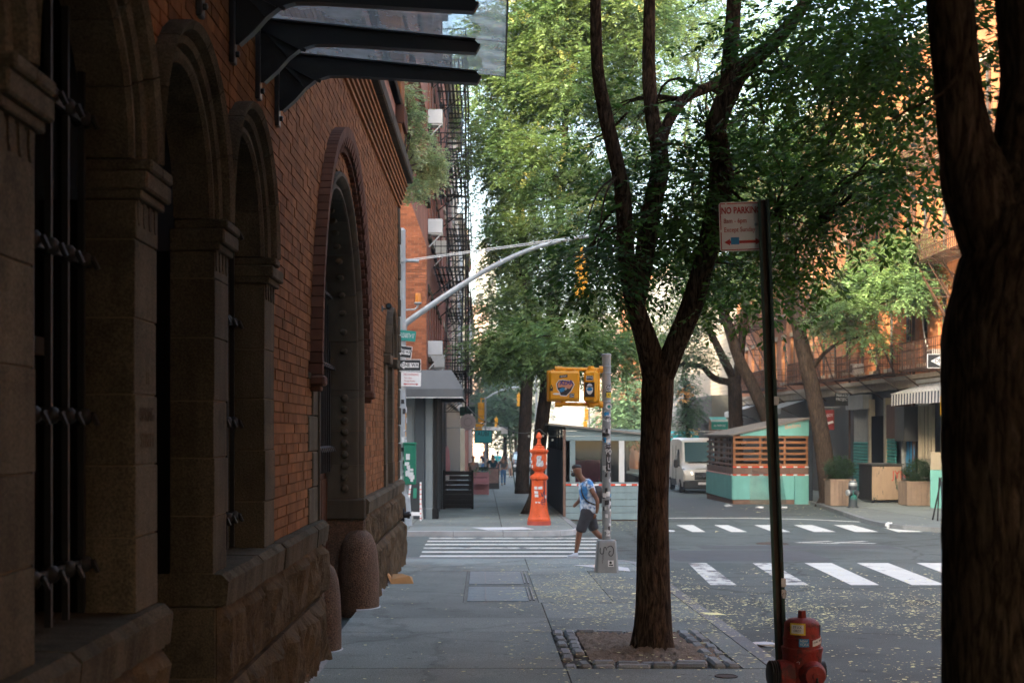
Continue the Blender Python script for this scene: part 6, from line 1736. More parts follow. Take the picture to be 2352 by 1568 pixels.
rows = [('white rendered house on the right with a row of dark windows', 113, 140, 16, m_white_r), ('red brick house on the right, second beyond the clapboard house', 140, 168, 18, m_ruddy), ('pink rendered house far on the right', 168, 205, 14.5, m_pinkr), ('white hazy house farthest along the right row', 205, 300, 19, m_white_r)]
for lab, a, b, top, mt in rows:
    r, put = building('terrace_house', lab, 16.0, -1, a, b, top, mt, [(.8, 2.2), (4.3, 2.1), (7.7, 2.1), (11.1, 2.0)], list(np.arange(a+1.6, b-1, 3.2)), 1.3, m_darkf, m_limest, lintel=False)
    if a == 140: fire_escape(put, r, 144, 154, [4, 7.5, 11], m_black, 1.2)
# tall pale blocks closing the view
for lab, px0, px1, py, d, mt in (('tall pale tower block with a rooftop tank rising at the end of the street', 1092, 1140, 590, 330, m_pale), ('pink brick block below the pale tower', 1085, 1122, 700, 300, m_pinkr), ('low grey block closing the street beyond the trees', 1060, 1420, 905, 430, M('hazy_grey_render', (.15, .16, .165), .85, .1, .4))):
    xa, xb, zt = X(px0, d), X(px1, d), Z(py, d)
    r = empty('tower_block', ((xa+xb)/2, d, gz(d)), 0, lab, 'building'); off = r.location[:]
    MB().box(xa, xb, d, d+18, gz(d)-2, zt).build('wall', mt, r, off=off)
    nz = int((zt-3)/3.4); nx = max(2, int((xb-xa)/2.6))
    for i in range(nz):
        m = MB()
        for j in range(nx):
            cx = xa+(xb-xa)*(j+.5)/nx; m.box(cx-.55, cx+.55, d-.03, d+.01, 2+i*3.4, 3.6+i*3.4)
        m.build('window_row', m_pane, r, off=off)
    if py == 590:
        m = MB(); m.lathe(((xa+xb)/2-.6, d+4, zt), [(1.2, 0), (1.2, 3.4), (1.1, 3.8), (.1, 4.4)], 16); m.build('roof_tank', m_pale, r, True, off=off)
        MB().box(xa+3, xb-.2, d+6, d+14, zt, zt+3).build('roof_house', m_pale, r, off=off)

# unseen tenement added opposite the near block to keep skylight off the wall
building('tenement_building', 'unseen brick tenement added across the street to darken the near wall', 16.0, -1, -30, 20.5, 17.0, m_red_x, [(4.4, 2.3), (8.0, 2.2), (11.6, 2.1)], list(np.arange(-28, 22, 2.6)), 1.0, m_darkf, m_limest, shop=(3.9, m_gshop))

# ------------------------------------------------------------------ shops and things along the right hand pavement
m_stripe = M_stripe('striped_canvas', (.62, .64, .64), (.018, .032, .060), .34, 'Y', .5)
o = empty('striped_awning', (15.6, 50.5, 3.4), 0, 'navy and white striped awning over the right hand corner shop', 'awning'); oo = o.location[:]
m = MB(); n = 10; vs = []; rnd = random.Random(2)
for i in range(n+1):
    y = 42.5+9.4*i/n; sag = rnd.uniform(-.03, .03)
    vs += [(15.95, y, 3.72), (15.4, y, 3.55+sag), (14.85, y, 3.34), (14.84, y, 2.92+rnd.uniform(-.02, .02))]
m.add(vs, [(i*4+k, i*4+k+1, i*4+k+5, i*4+k+4) for i in range(n) for k in range(3)]).build('canvas', m_stripe, o, off=oo)
m = MB(); m.box(15.75, 15.99, 42.5, 51.9, 3.72, 3.84); m.bar((14.86, 42.5, 3.33), (14.86, 51.9, 3.33), .04)
for y in (42.7, 47.2, 51.7): m.bar((15.95, y, 2.9), (14.9, y, 3.30), .03)
m.build('awning_frame', m_whitef, o, off=oo)
m_cream = M('cream_frame', (.32, .285, .215), .65, .12, 2)
# shop windows with cream frames
for a, b in ((50.4, 52.0), (47.6, 49.4), (44.6, 46.6)):
    m = MB()
    m.box(15.86, 15.98, a, a+.1, .2, 3.0); m.box(15.86, 15.98, b-.1, b, .2, 3.0)
    for k in range(1, 4): c = a+(b-a)*k/4; m.box(15.88, 15.97, c-.04, c+.04, 1.0, 3.0)
    m.box(15.86, 15.98, a, b, 2.9, 3.05); m.box(15.85, 15.99, a, b, .2, 1.0)
    m.v = [(x-R1.location.x, y-R1.location.y, z-R1.location.z) for x, y, z in m.v]
    w = link('shop_window', m.mesh('shop_window', m_cream), None, R1)
    MB().box(15.96, 16.02, a+.1, b-.1, 1.0, 2.9).build('pane', m_pane, w, off=R1.location[:])
def wallbox(name, a, b, z0, z1, mat, x0=15.7, x1=16.2): return MB().bbox(x0, x1, a, b, z0, z1, .01).build(name, mat, R1, off=R1.location[:])
m_shut = M('green_shutter', (.045, .25, .22), .6, .2, 3, streak=.2)
m_shutg = M('grey_shutter', (.20, .22, .23), .5, .15, 3, streak=.2)
def shutter(a, b, z0, z1, mat):
    z = z0
    while z < z1: MB().bbox(15.90, 15.97, a, b, z+.01, z+.125, .03).build('shutter_slat', mat, R1, off=R1.location[:]); z += .13
shutter(58.9, 61.3, -.8, 1.5, m_shut); shutter(55.0, 56.2, .2, 1.9, m_shut)
for y in np.arange(58.95, 61.3, .12): MB().box(15.93, 15.95, y-.008, y+.008, 1.5, 2.9).build('grille_rod', m_galv, R1, off=R1.location[:])
wallbox('dark_doorway', 56.5, 58.5, -.8, 2.6, m_dark, 15.93, 16.15); wallbox('roller_box', 58.6, 61.4, 2.9, 3.5, m_galv2, 15.6, 16.0)
wallbox('door_post', 56.2, 56.45, -.8, 3.3, m_cream, 15.85, 16.1); wallbox('door_post', 58.55, 58.75, -.8, 3.3, m_cream, 15.85, 16.1)
wallbox('door_step', 56.3, 58.7, -.9, -.50, m_stone_d, 15.4, 16.0)
wallbox('meter_box', 53.8, 55.0, 1.7, 3.0, m_fe_r, 15.55, 16.1); wallbox('meter_box', 52.5, 53.7, 1.6, 2.9, m_dshop, 15.5, 16.1)
wallbox('vent_pipe', 53.6, 53.75, -.6, 1.7, m_galv2, 15.75, 15.9)
MB().ball((15.88, 53.0, .95), (.02, .55, .75), 10, 8, .2, 3).build('blue_graffiti', m_stickblue, R1, off=R1.location[:])
# white awnings on the second tenement
for k, (y0_, y1_, lab) in enumerate(((70.5, 75.5, 'grey white flat canopy over the dark shop beside the leaning tree'), (83, 87, 'small white canopy over the shop nearest the clapboard house'))):
    o = empty('shop_canopy', (15.4, (y0_+y1_)/2, 3.0), 0, lab, 'awning')
    MB().add([(15.98, y0_, 3.55), (15.98, y1_, 3.55), (14.7, y1_, 3.15), (14.7, y0_, 3.15), (14.7, y0_, 2.85), (14.7, y1_, 2.85)], [(0, 1, 2, 3), (3, 2, 5, 4)]).build('canvas', m_whitef if k else m_galv2, o, off=o.location[:])
    MB().bar((15.9, y0_, 2.6), (14.75, y0_, 3.1), .03).bar((15.9, y1_, 2.6), (14.75, y1_, 3.1), .03).build('awning_frame', m_black, o, off=o.location[:])
# projecting signs
def hang_sign(name, label, x0, x1, y, z0, z1, mat, lines, tmat, arm=None, size=.2, group=None, frame=None, armx=None):
    o = empty(name, ((x0+x1)/2, y, z1), 0, label, 'sign', group); off = o.location[:]
    MB().bbox(x0, x1, y-.03, y+.03, z0, z1, .01).build('sign_board', mat, o, off=off)
    if frame: MB().box(x0-.03, x1+.03, y-.035, y+.035, z1, z1+.03).box(x0-.03, x1+.03, y-.035, y+.035, z0-.03, z0).box(x0-.03, x0, y-.035, y+.035, z0, z1).box(x1, x1+.03, y-.035, y+.035, z0, z1).build('sign_frame', frame, o, off=off)
    for i, t in enumerate(lines):
        lettering(t, size, tmat, o, (0, -.034, (z0-z1)*(i+.5+.1)/(len(lines)+.2)), FACE_Y, sx=.85)
    xa = armx if armx is not None else (x1+.6)
    MB().bar((min(x0, xa), y, z1+.12), (max(x1, xa), y, z1+.12), .035).bar((x0+.1, y, z1), (x0+.1, y, z1+.12), .02).bar((x1-.1, y, z1), (x1-.1, y, z1+.12), .02).build('sign_arm', m_galv2, o, off=off)
    return o
hang_sign('projecting_sign', 'small dark blue sign in white capitals projecting over the right pavement', 15.05, 15.75, 61.0, 3.08, 3.62, m_signblk, ['PARASOL', 'PROJECTS', ''], m_stickw, size=.17, armx=16.0)
hang_sign('projecting_sign', 'red sign with a white bar behind the leaning tree', 15.2, 15.75, 64.0, 2.05, 2.95, M('dull_red_sign', (.20, .018, .018), .6, .15, 3), ['ENJOY', ''], m_stickw, size=.18, armx=16.0)
MB().bar((15.25, 63.96, 2.28), (15.7, 63.96, 2.42), .02, .10).build('white_bar', m_stickw, bpy.data.objects['projecting_sign.001'], off=bpy.data.objects['projecting_sign.001'].location[:])
o = hang_sign('projecting_sign', 'brown board sign with a white emblem left of the forked trunk', 13.9, 15.5, 88.0, 1.55, 2.75, m_brown, ['', ''], m_stickw, armx=16.0)
MB().add([(-.35, -.036, -.65), (.35, -.036, -.65), (0, -.036, -.42)], [(0, 1, 2)]).box(-.4, .4, -.037, -.034, -.85, -.75).build('emblem', m_stickw, o)
# teal awnings in the distance
for k, (px0, px1, py0, py1, d, lab, txt) in enumerate(((1634, 1672, 957, 986, 84.0, 'small teal shop awning with white lettering beside the forked trunk', 'AU MARCHE'), (1535, 1605, 990, 1012, 86, 'long teal awning just above the roof of the white van', ''), (1600, 1620, 930, 942, 100, 'small teal street sign band above the white shop front', ''))):
    xa, xb, zt, zb_ = X(px0, d), X(px1, d), Z(py0, d), Z(py1, d)
    o = empty('teal_awning', ((xa+xb)/2, d, zt), 0, lab, 'awning'); off = o.location[:]
    m_tw = m_signteal if k != 1 else m_cyan_cloth
    MB().add([(xa, d+.9, zt), (xb, d+.9, zt), (xb, d, zt-(zt-zb_)*.4), (xa, d, zt-(zt-zb_)*.4), (xa, d, zb_), (xb, d, zb_)], [(0, 1, 2, 3), (3, 2, 5, 4)]).build('canvas', m_tw, o, off=off)
    m = MB(); m.bar((xa, d+.1, zt-(zt-zb_)*.30), (xb, d+.1, zt-(zt-zb_)*.30), .06, .12); m.bar((xb, d+.9, zt), (16.05, d+.9, zt), .04); m.build('awning_frame', m_whitef, o, off=off)
    if txt: lettering(txt, .20, m_stickw, o, (0, -.02, (zb_-zt)*.7), FACE_Y, sx=.62)
# planters with box balls
def planter(label, x, y, w_, h_, bush, seed):
    o = empty('wooden_planter', (x, y, gz(y)), 0, label, 'planter', 'wooden planters on the right pavement')
    MB().box(-w_/2+.03, w_/2-.03, -w_/2+.03, w_/2-.03, .02, h_-.03).build('planter_core', m_soil, o)
    n = 6
    for k in range(n):
        a = -w_/2+w_*k/n
        MB().bbox(a+.004, a+w_/n-.004, -w_/2, -w_/2+.028, .03, h_-.06, .005).build('plank', m_wplank, o)
        MB().bbox(-w_/2, -w_/2+.028, a+.004, a+w_/n-.004, .03, h_-.06, .005).build('plank', m_wplank, o)
    for a in (-1, 1):
        MB().bbox(-w_/2-.03, w_/2+.03, a*w_/2-.03, a*w_/2+.03, h_-.06, h_, .006).build('rim_board', m_wplank, o)
    rg = np.random.default_rng(seed)
    P, Dr = clusters([((0, 0, h_+bush*.72), (bush, bush, bush*.8), 190)], .05, 14, rg, 5.0)
    V, Q = fronds(P, Dr, 3, .09, .035, .022, .1, rg); link('box_bush', np_mesh('box_bush', V, Q, m_leaf_box), None, o)
m_wplank = M('weathered_planks', (.25, .185, .135), .8, .15, 5, .2, 60, rnd=.15, streak=.2)
planter('square wooden planter with a round bush behind the far hydrant', 12.55, 50.2, .86, .95, .50, 3)
planter('wooden planter with a low bush beside the graffitied cabinet', 15.35, 50.4, 1.05, .88, .47, 4)
hydrant((12.6, 48.6, gz(48.6)), 'dark hydrant with a silver cap in front of the wooden planter', (m_slate, m_galv, m_galv), .3)
fh = bpy.data.objects['fire_hydrant.001']; fh.scale = (1.12, 1.12, 1.12)
MB().lathe((0, 0, .70), [(.135, -.03), (.135, 0), (.125, .06), (.09, .125), (.05, .135)], 20).build('silver_bonnet', m_galv, fh, True)
patch(fh, .1275, -1.2, 1.0, .25, .58, m_signteal)
# graffitied cabinet
o = empty('utility_cabinet', (15.0, 53.6, gz(53.6)), .08, 'tan and black graffitied cabinet on the right pavement', 'cabinet')
m_tanp = M('flaking_tan_paint', (.30, .22, .15), .8, .15, 3, col2=(.02, .05, .04), c2scale=3, c2lo=.56, c2hi=.62, stretch=(2, 2, .5))
MB().bbox(-.55, .60, -.5, 1.0, .08, 1.42, .02).build('cabinet_body', m_blackp, o); MB().bbox(-.58, .55, -.53, -.501, .12, 1.36, .01).build('cabinet_door', m_tanp, o)
MB().bbox(-.6, .65, -.55, 1.05, 1.42, 1.47, .01).build('cabinet_top', m_gshop, o)
for a in (-.5, .5): MB().box(a-.04, a+.04, -.45, -.37, 0, .08).build('foot', m_blackp, o)
lettering('JYNG', .42, m_signred, o, (.58, -.56, 1.05), FACE_Y, sx=.8)
o = empty('teal_partition', (15.3, 48.2, gz(48.6)), 0, 'teal wooden partition standing out from the corner shop', 'partition')
MB().bbox(-.18, .9, -.03, .03, 0, 1.30, .01).build('teal_panel', m_teal_wood, o); MB().bbox(-.18, .9, -.035, .035, 1.302, 1.9, .01).build('cream_panel', m_cream, o)
o = empty('easel_sign', (X(2163, 39.5), 39.5, gz(39.5)), .5, 'black easel sign at the right edge of the pavement', 'sign')
MB().bar((-.16, 0, 0), (.02, .1, 1.2), .03).bar((.4, 0, 0), (.24, .1, 1.2), .03).bar((.12, .45, 0), (.12, .12, 1.2), .03).build('easel_legs', m_blackp, o)
MB().add([(-.02, -.02, .25), (.30, -.02, .25), (.24, .07, 1.1), (.03, .07, 1.1)], [(0, 1, 2, 3)]).build('sign_board', m_slate, o)
# one way sign and pedestrian signal on the corner pole behind the big trunk
o = empty('corner_sign_pole', (X(2182, 36.2), 36.2, gz(36.2)), 0, 'pale sticker covered pole with a one way sign at the right edge', 'sign pole'); oo = o.location[:]
MB().cyl((0, 0, 0), (0, 0, 4.4), .08, .07).build('pole', m_galv, o, True)
sp = sign_plate(o, oo[0]-.16, Z(829, 36.1), 36.08, .92, .36, m_white, oo); MB().box(-.44, .44, -.004, -.0025, -.165, .165).build('sign_field', m_signblk, sp)
MB().add([(-.37, -.005, 0), (-.12, -.005, .13), (-.12, -.005, .065), (.40, -.005, .065), (.40, -.005, -.065), (-.12, -.005, -.065), (-.12, -.005, -.13)], [tuple(range(7))]).build('arrow', m_white, sp)
lettering('ONE WAY', .15, m_signblk, sp, (-.27, -.0065, 0), FACE_Y, 'LEFT', sx=.85, bold=.003)
MB().bbox(-.22, -.10, -.14, .12, Z(955, 36.2)-oo[2], Z(908, 36.2)-oo[2], .02).build('signal_head', m_yellow, o); MB().box(-.20, -.12, -.15, -.141, Z(950, 36.2)-oo[2], Z(913, 36.2)-oo[2]).build('signal_face', m_blackp, o)
rnd = random.Random(5)
for k in range(26): zc = rnd.uniform(.5, 2.6); a0 = rnd.uniform(-1.5, .8); patch(o, .082+.0003*k, a0, a0+.8, zc, zc+rnd.uniform(.04, .12), rnd.choice([m_stickw, m_sticker, m_stickw, m_stickb]))

# ------------------------------------------------------------------ the teal dining shed
TX0, TX1, TY0, TY1 = 9.62, 12.55, 55.0, 61.5
o = empty('dining_shed', (TX0, TY0, rz(TY0)), 0, 'teal painted dining shed with open orange slats at the right kerb', 'shed'); oo = o.location[:]
g = rz(TY0)
ZB0 = Z(1147, TY0); ZB1 = Z(1092, TY0); ZP1 = Z(1072, TY0); ZS1 = Z(1004, TY0); ZL, ZR = Z(1000, TY0)-.02, Z(963, TY0)
def tb(nm, mat, *a, b=.01): return MB().bbox(*a, b).build(nm, mat, o, off=oo)
for a, b in ((TX0, TX0+1.45), (TX0+1.46, TX1-.55)): tb('base_panel', m_teal_wood, a+.004, b-.004, TY0, TY0+.06, ZB0, ZB1)
tb('base_panel', m_teal_wood, TX1-.545, TX1, TY0-.03, TY0+.06, g-.03, ZB1)
for k in range(4): tb('base_panel', m_teal_wood, TX0-.03, TX0+.03, TY0+.06+k*1.6, TY0+.06+(k+1)*1.6-.01, ZB0, ZB1)
tb('plinth', m_brown, TX0+.03, TX1-.55, TY0+.03, TY0+.12, g-.02, ZB0); tb('plinth', m_brown, TX0, TX0+.1, TY0+.121, TY1, g-.1, ZB0)
for k in range(4):
    w_ = (TX1-TX0)/4; tb('brown_board', m_brown, TX0+k*w_+.005, TX0+(k+1)*w_-.005, TY0+.01, TY0+.05, ZB1+.055, ZP1-.03)
for k in range(4): tb('brown_board', m_brown, TX0, TX0+.04, TY0+.06+k*1.6, TY0+.06+(k+1)*1.6-.02, ZB1+.055, ZP1-.03)
n = 20
for k in range(n):
    w_ = (TX1-TX0)/n
    for zz in (ZB1+.003, ZP1-.026): tb('tape_strip', m_tapered if k % 3 != 1 else m_tapew, TX0+k*w_, TX0+(k+1)*w_-.002, TY0-.012, TY0+.02, zz, zz+.05, b=.002)
for k in range(24): tb('tape_strip', m_tapered if k % 2 else m_tapew, TX0-.04, TX0-.005, TY0+.1+k*.26, TY0+.1+(k+1)*.26-.004, ZB1+.003, ZB1+.05, b=.002)
ns = 6
for k in range(ns):
    z = ZP1+.08+(ZS1-ZP1-.06)*k/(ns-1)
    tb('slat', m_pine, TX0+.02, TX1-.02, TY0+.01, TY0+.045, z-.05, z+.045, b=.006); tb('slat', m_brown, TX0+.01, TX0+.045, TY0+.12, TY1, z-.05, z+.045, b=.006)
for x in (TX0, TX0+1.0, TX0+1.95, TX1-.12): tb('post', m_pine, x+.02, x+.11, TY0+.05, TY0+.14, g, ZL-.01)
for k in range(5): tb('post', m_brown, TX0+.05, TX0+.13, TY0+.15+k*1.5, TY0+.24+k*1.5, g, ZL-.01)
for k in range(9): tb('lattice_strip', m_brown, TX0+.045, TX0+.06, TY0+.5+k*.68, TY0+.66+k*.68, ZP1, ZS1+.03, b=.003)
tb('back_wall', m_dshop, TX1-.04, TX1, TY0+.2, TY1, g, ZR-.2); tb('rear_wall', m_dark_wood, TX0+.2, TX1-.1, TY1-.06, TY1, g, ZB1+.4)
tb('corner_post', m_dark_wood, TX1+.004, TX1+.16, TY0-.02, TY0+.12, g, ZR-.05)
m = MB(); m.prism([(TX0+.28, ZS1+.06), (TX1, ZS1+.06), (TX1, ZR), (TX0+.28, ZL+.06)], TY0-.03, TY0+.03, 'y'); m.build('gable_board', m_teal_wood, o, off=oo)
m = MB(); m.prism([(TX0-.14, ZL), (TX1+.12, ZR+.03), (TX1+.12, ZR+.09), (TX0-.14, ZL+.06)], TY0-.10, TY1+.1, 'y'); m.build('roof', m_roofing, o, off=oo)
tb('eaves_board', m_brown, TX0-.02, TX0+.27, TY0-.02, TY0+.04, ZS1+.05, ZL-.005)
for k, (x, y) in enumerate(((10.4, 57.2), (11.5, 57.5), (10.6, 59.6))):
    MB().lathe((x, y, g+.2), [(.3, 0), (.05, .03), (.04, .72), (.34, .73), (.34, .76)], 14).build('table', m_white, o, True, off=oo)
for x, z in ((10.7, ZS1-.25), (11.2, ZS1-.55)): MB().ball((x, 58.5, z), .12, 10, 8).build('lamp_globe', m_white, o, 'all', off=oo)
lettering('Bellini', .24, m_peach, o, (TX1-.62-oo[0], -.036, (ZS1+ZR)/2+.08-oo[2]), (PI/2, -.12, 0), sx=1.1)
m = MB(); m.add([(TX0+.65, TY0-.06, ZP1-.1), (TX0+1.9, TY0-.07, ZB1), (TX1-.9, TY0-.20, g+.05), (TX0+.62, TY0-.15, g+.02)], [(0, 1, 2, 3)]); m.build('plastic_sheet', m_plastic, o, off=oo)

# ------------------------------------------------------------------ the white van
VYf = 69.0
van = empty('parked_van', (X(1568, VYf)+1.0, VYf, rz(VYf)), 0, 'white delivery van parked behind the teal shed', 'van')
sec = [  # y, floor, belt z, roof z, half widths: floor, belt, roof
    (.00, .45, .85, .95, .80, .86, .84), (.10, .32, 1.0, 1.14, .90, .95, .90), (.55, .30, 1.12, 1.30, .96, .98, .90), (.95, .30, 1.22, 1.42, .97, .985, .86),
    (1.35, .30, 1.26, 1.90, .97, .985, .80), (1.85, .30, 1.3, 2.52, .97, .985, .76), (2.15, .30, 1.3, 2.62, .97, .985, .78), (3.2, .30, 1.3, 2.68, .97, .985, .80), (5.6, .30, 1.3, 2.66, .97, .985, .80), (5.85, .35, 1.25, 2.58, .95, .96, .78)]
vs, fs = [], []
for y, f, b, r_, wf, wb, wr in sec:
    vs += [(-wf, y, f), (-wb-.01, y, (f+b)/2), (-wb, y, b), (-(wb+wr)/2-.02, y, (b+r_)/2), (-wr, y, r_-.06), (-wr+.10, y, r_), (wr-.10, y, r_), (wr, y, r_-.06), ((wb+wr)/2+.02, y, (b+r_)/2), (wb, y, b), (wb+.01, y, (f+b)/2), (wf, y, f)]
K = 12
for i in range(len(sec)-1):
    for k in range(K): fs.append((i*K+k, i*K+(k+1) % K, (i+1)*K+(k+1) % K, (i+1)*K+k))
fs += [tuple(range(K))[::-1], tuple((len(sec)-1)*K+k for k in range(K))]
MB().add(vs, fs).build('body', m_van, van, True)
MB().add([(-.76, 1.0, 1.46), (.76, 1.0, 1.46), (.68, 1.80, 2.42), (-.68, 1.80, 2.42)], [(0, 1, 2, 3)]).xform(Matrix.Translation((0, -.07, .05))).build('windscreen', m_vglass, van)
MB().bar((-.6, .93, 1.47), (.05, .93, 1.50), .03).bar((0, .93, 1.47), (.6, .93, 1.50), .03).build('wipers', m_blackp, van)
for s in (-1, 1):
    MB().add([(s*.985, 1.35, 1.33), (s*.985, 2.3, 1.33), (s*.90, 2.3, 2.1), (s*.91, 1.75, 2.12)], [(0, 1, 2, 3)]).xform(Matrix.Translation((s*.03, 0, 0))).build('side_window', m_vglass, van)
    m = MB().bbox(s*1.16-.10, s*1.16+.10, 1.12, 1.32, 1.22, 1.62, .04).bar((s*.95, 1.25, 1.30), (s*1.1, 1.22, 1.36), .06); m.build('mirror', m_blackp, van)
    hl = MB(); hl.add([(s*.46, -.01, .88), (s*.90, .12, .95), (s*.93, .40, 1.20), (s*.86, .28, 1.16), (s*.52, .06, 1.06)], [(0, 1, 2, 3, 4)]); hl.xform(Matrix.Translation((s*.02, -.03, .01))).build('headlight', m_chrome, van)
    for yy in (1.0, 4.6):
        w = empty('wheel', (s*.90, yy, .34)); w.parent = van
        MB().lathe((-.13, 0, 0), [(.24, 0), (.33, .02), (.345, .06), (.345, .20), (.33, .24), (.24, .26)], 22, 'x').build('tyre', m_rubber, w, True)
        MB().lathe((-.135 if s < 0 else .10, 0, 0), [(.23, 0), (.2, .01), (.08, .035)], 16, 'x').build('rim', m_galv, w, True)
    MB().box(s*.975-.02, s*.975+.02, 2.45, 5.6, .32, .62).build('side_skirt', m_plast, van); MB().box(s*1.0-.008, s*1.0+.008, 2.42, 2.44, .6, 2.3).box(s*1.0-.008, s*1.0+.008, 3.6, 3.62, .6, 2.3).build('door_seam', m_plast, van)
MB().bbox(-.95, .95, -.08, .35, .20, .62, .06).build('bumper', m_plast, van); MB().bbox(-.42, .42, -.06, .05, .66, 1.02, .02).build('grille', m_plast, van)
for k in range(3): MB().box(-.40, .40, -.075, -.061, .72+k*.10, .745+k*.10).build('grille_bar', m_chrome, van)
m = MB(); m.lathe((0, -.065, .85), [(.085, 0), (.075, -.015)], 18, 'y'); m.build('emblem', m_chrome, van, True)
MB().add([(-.40, .22, 1.17), (.40, .22, 1.17), (.30, .62, 1.34), (-.30, .62, 1.34)], [(0, 1, 2, 3)]).xform(Matrix.Translation((0, -.05, .045))).build('bonnet_panel', m_van, van)
MB().box(-.26, .26, -.10, -.085, .42, .54).build('number_plate', m_white, van)

# ------------------------------------------------------------------ grey dining shed
GX0, GX1, GY0, GY1 = 2.43, 5.35, 42.0, 53.5
o = empty('dining_shed', (GX0, GY0, rz(GY0)), 0, 'blue grey boarded dining shed with tinted windows beside the call box', 'shed'); oo = o.location[:]
g = rz(GY0)
def tb(nm, mat, *a, b=.008): return MB().bbox(*a, b).build(nm, mat, o, off=oo)
zr_l, zr_r = Z(978, GY0), Z(1008, GY0)
zw0, zw1 = Z(1110, GY0), Z(1012, GY0)
nb = 5
for k in range(nb):
    z0 = g+.03+(zw0-g-.1)*k/nb; z1 = g+.03+(zw0-g-.1)*(k+1)/nb; tb('board', m_grey_wood, GX0-.02, GX1, GY0-.03, GY0, z0+.004, z1-.004)
n = 18
for k in range(n): w_ = (GX1-GX0)/n; tb('tape_strip', m_tapered if k % 2 == 0 else m_tapew, GX0-.02+k*w_, GX0-.02+(k+1)*w_-.002, GY0-.05, GY0-.02, zw0-.062, zw0-.01, b=.002)
tb('sill_board', m_grey_wood, GX0-.02, GX1, GY0-.04, GY0+.04, zw0-.008, zw0+.04)
for x in (GX0+.10, GX0+1.55, GX1-.14): tb('window_post', m_whitef if x > GX0+1 and x < GX1-.5 else m_grey_wood, x, x+.16 if x < GX1-.2 else x+.14, GY0-.02, GY0+.08, zw0+.04, zw1)
tb('corner_post', m_brown, GX0-.10, GX0-.021, GY0-.04, GY0+.10, g, zr_l-.12)
for k in range(2): tb('fascia_board', m_grey_wood, GX0-.02, GX1, GY0-.03, GY0+.01, zw1+.002+k*.145, zw1+.145+k*.145-.003)
m = MB(); zz = zw1+.292; m.prism([(GX0-.02, zz), (GX1, zz), (GX1, max(zz+.01, zr_r-.03)), (GX0-.02, zr_l-.03)], GY0-.03, GY0+.01, 'y'); m.build('fascia_board', m_grey_wood, o, off=oo)
m = MB(); m.prism([(GX0-.55, zr_l+.03), (GX1+.2, zr_r+.03), (GX1+.2, zr_r+.09), (GX0-.55, zr_l+.09)], GY0-.15, GY1, 'y'); m.build('roof', m_roofing, o, off=oo)
for a, b in ((GX0+.26, GX0+1.55), (GX0+1.71, GX1-.14)): MB().add([(a, GY0+.03, zw0+.04), (b, GY0+.03, zw0+.04), (b, GY0+.03, zw1), (a, GY0+.03, zw1)], [(0, 1, 2, 3)]).build('glazing', m_tinted, o, off=oo)
k = 0; y = GY0+.12
while y < GY1: tb('side_board', m_dark_wood, GX0-.06, GX0-.01, y, y+.40, g, zr_l-(.75 if y > GY0+.6 else .35)); y += .41
tb('side_rail', m_slate, GX0-.07, GX0-.0, GY0+.1, GY1, zr_l-.10, zr_l+.02)
for k in range(7): tb('side_post', m_dark_wood, GX0-.05, GX0+.03, GY0+.8+k*1.7, GY0+.9+k*1.7, g, zr_l-.02)
tb('road_wall', m_grey_wood, GX1-.05, GX1, GY0+.05, GY1, g, zw0); tb('rear_wall', m_dark_wood, GX0, GX1, GY1-.06, GY1, g, zr_r)
tb('floor_deck', m_brown, GX0, GX1-.06, GY0+.01, GY1-.1, g-.02, g+.12)
for x, y in ((3.3, 45), (4.5, 46.5), (3.4, 48.5)):
    MB().lathe((x, y, g+.12), [(.3, 0), (.05, .03), (.04, .72), (.36, .73), (.36, .76)], 14).build('table', m_dark_wood, o, True, off=oo)
    MB().bbox(x-.75, x-.4, y-.2, y+.2, g+.5, g+.55, .01).bbox(x-.78, x-.74, y-.2, y+.2, g+.55, g+1.05, .01).build('chair', m_blackp, o, off=oo)
MB().bbox(GX0+.45, GX0+1.4, GY0+5.0, GY0+5.1, g+.7, g+1.7, .02).build('pink_curtain', M('magenta_cloth', (.42, .05, .14), .9, .2, 4), o, off=oo)
MB().lathe((4.75, GY0+.35, g+1.05), [(.33, 0), (.28, .16), (.12, .28), (.02, .30)], 18).build('dark_lampshade', m_blackp, o, True, off=oo)
# light chain
lc = empty('string_lights', (-.6, 50.0, 2.9), 0, 'string of bulbs sagging from the corner shop to the grey shed', 'string lights'); lo = lc.location[:]
path = []
anch = [Vector((-.7, 48.5, 3.0)), Vector((.45, 46.0, 2.25)), at(1240, 985, 43.6), Vector((GX0, GY0+.6, Z(985, 42.6)))]
pts = []
for a, b in zip(anch[:-1], anch[1:]):
    for k in range(8): t = k/8; p = a.lerp(b, t); p.z -= .22*4*t*(1-t); pts.append(p)
pts.append(anch[-1])
MB().tube(pts, .013, 6).build('cable', m_galv2, lc, True, off=lo)
for p in pts[2::3]: MB().cyl((p.x, p.y, p.z-.07), (p.x, p.y, p.z), .018).build('bulb_holder', m_blackp, lc, off=lo); MB().ball((p.x, p.y, p.z-.11), .04, 8, 6).build('bulb', m_white, lc, 'all', off=lo)

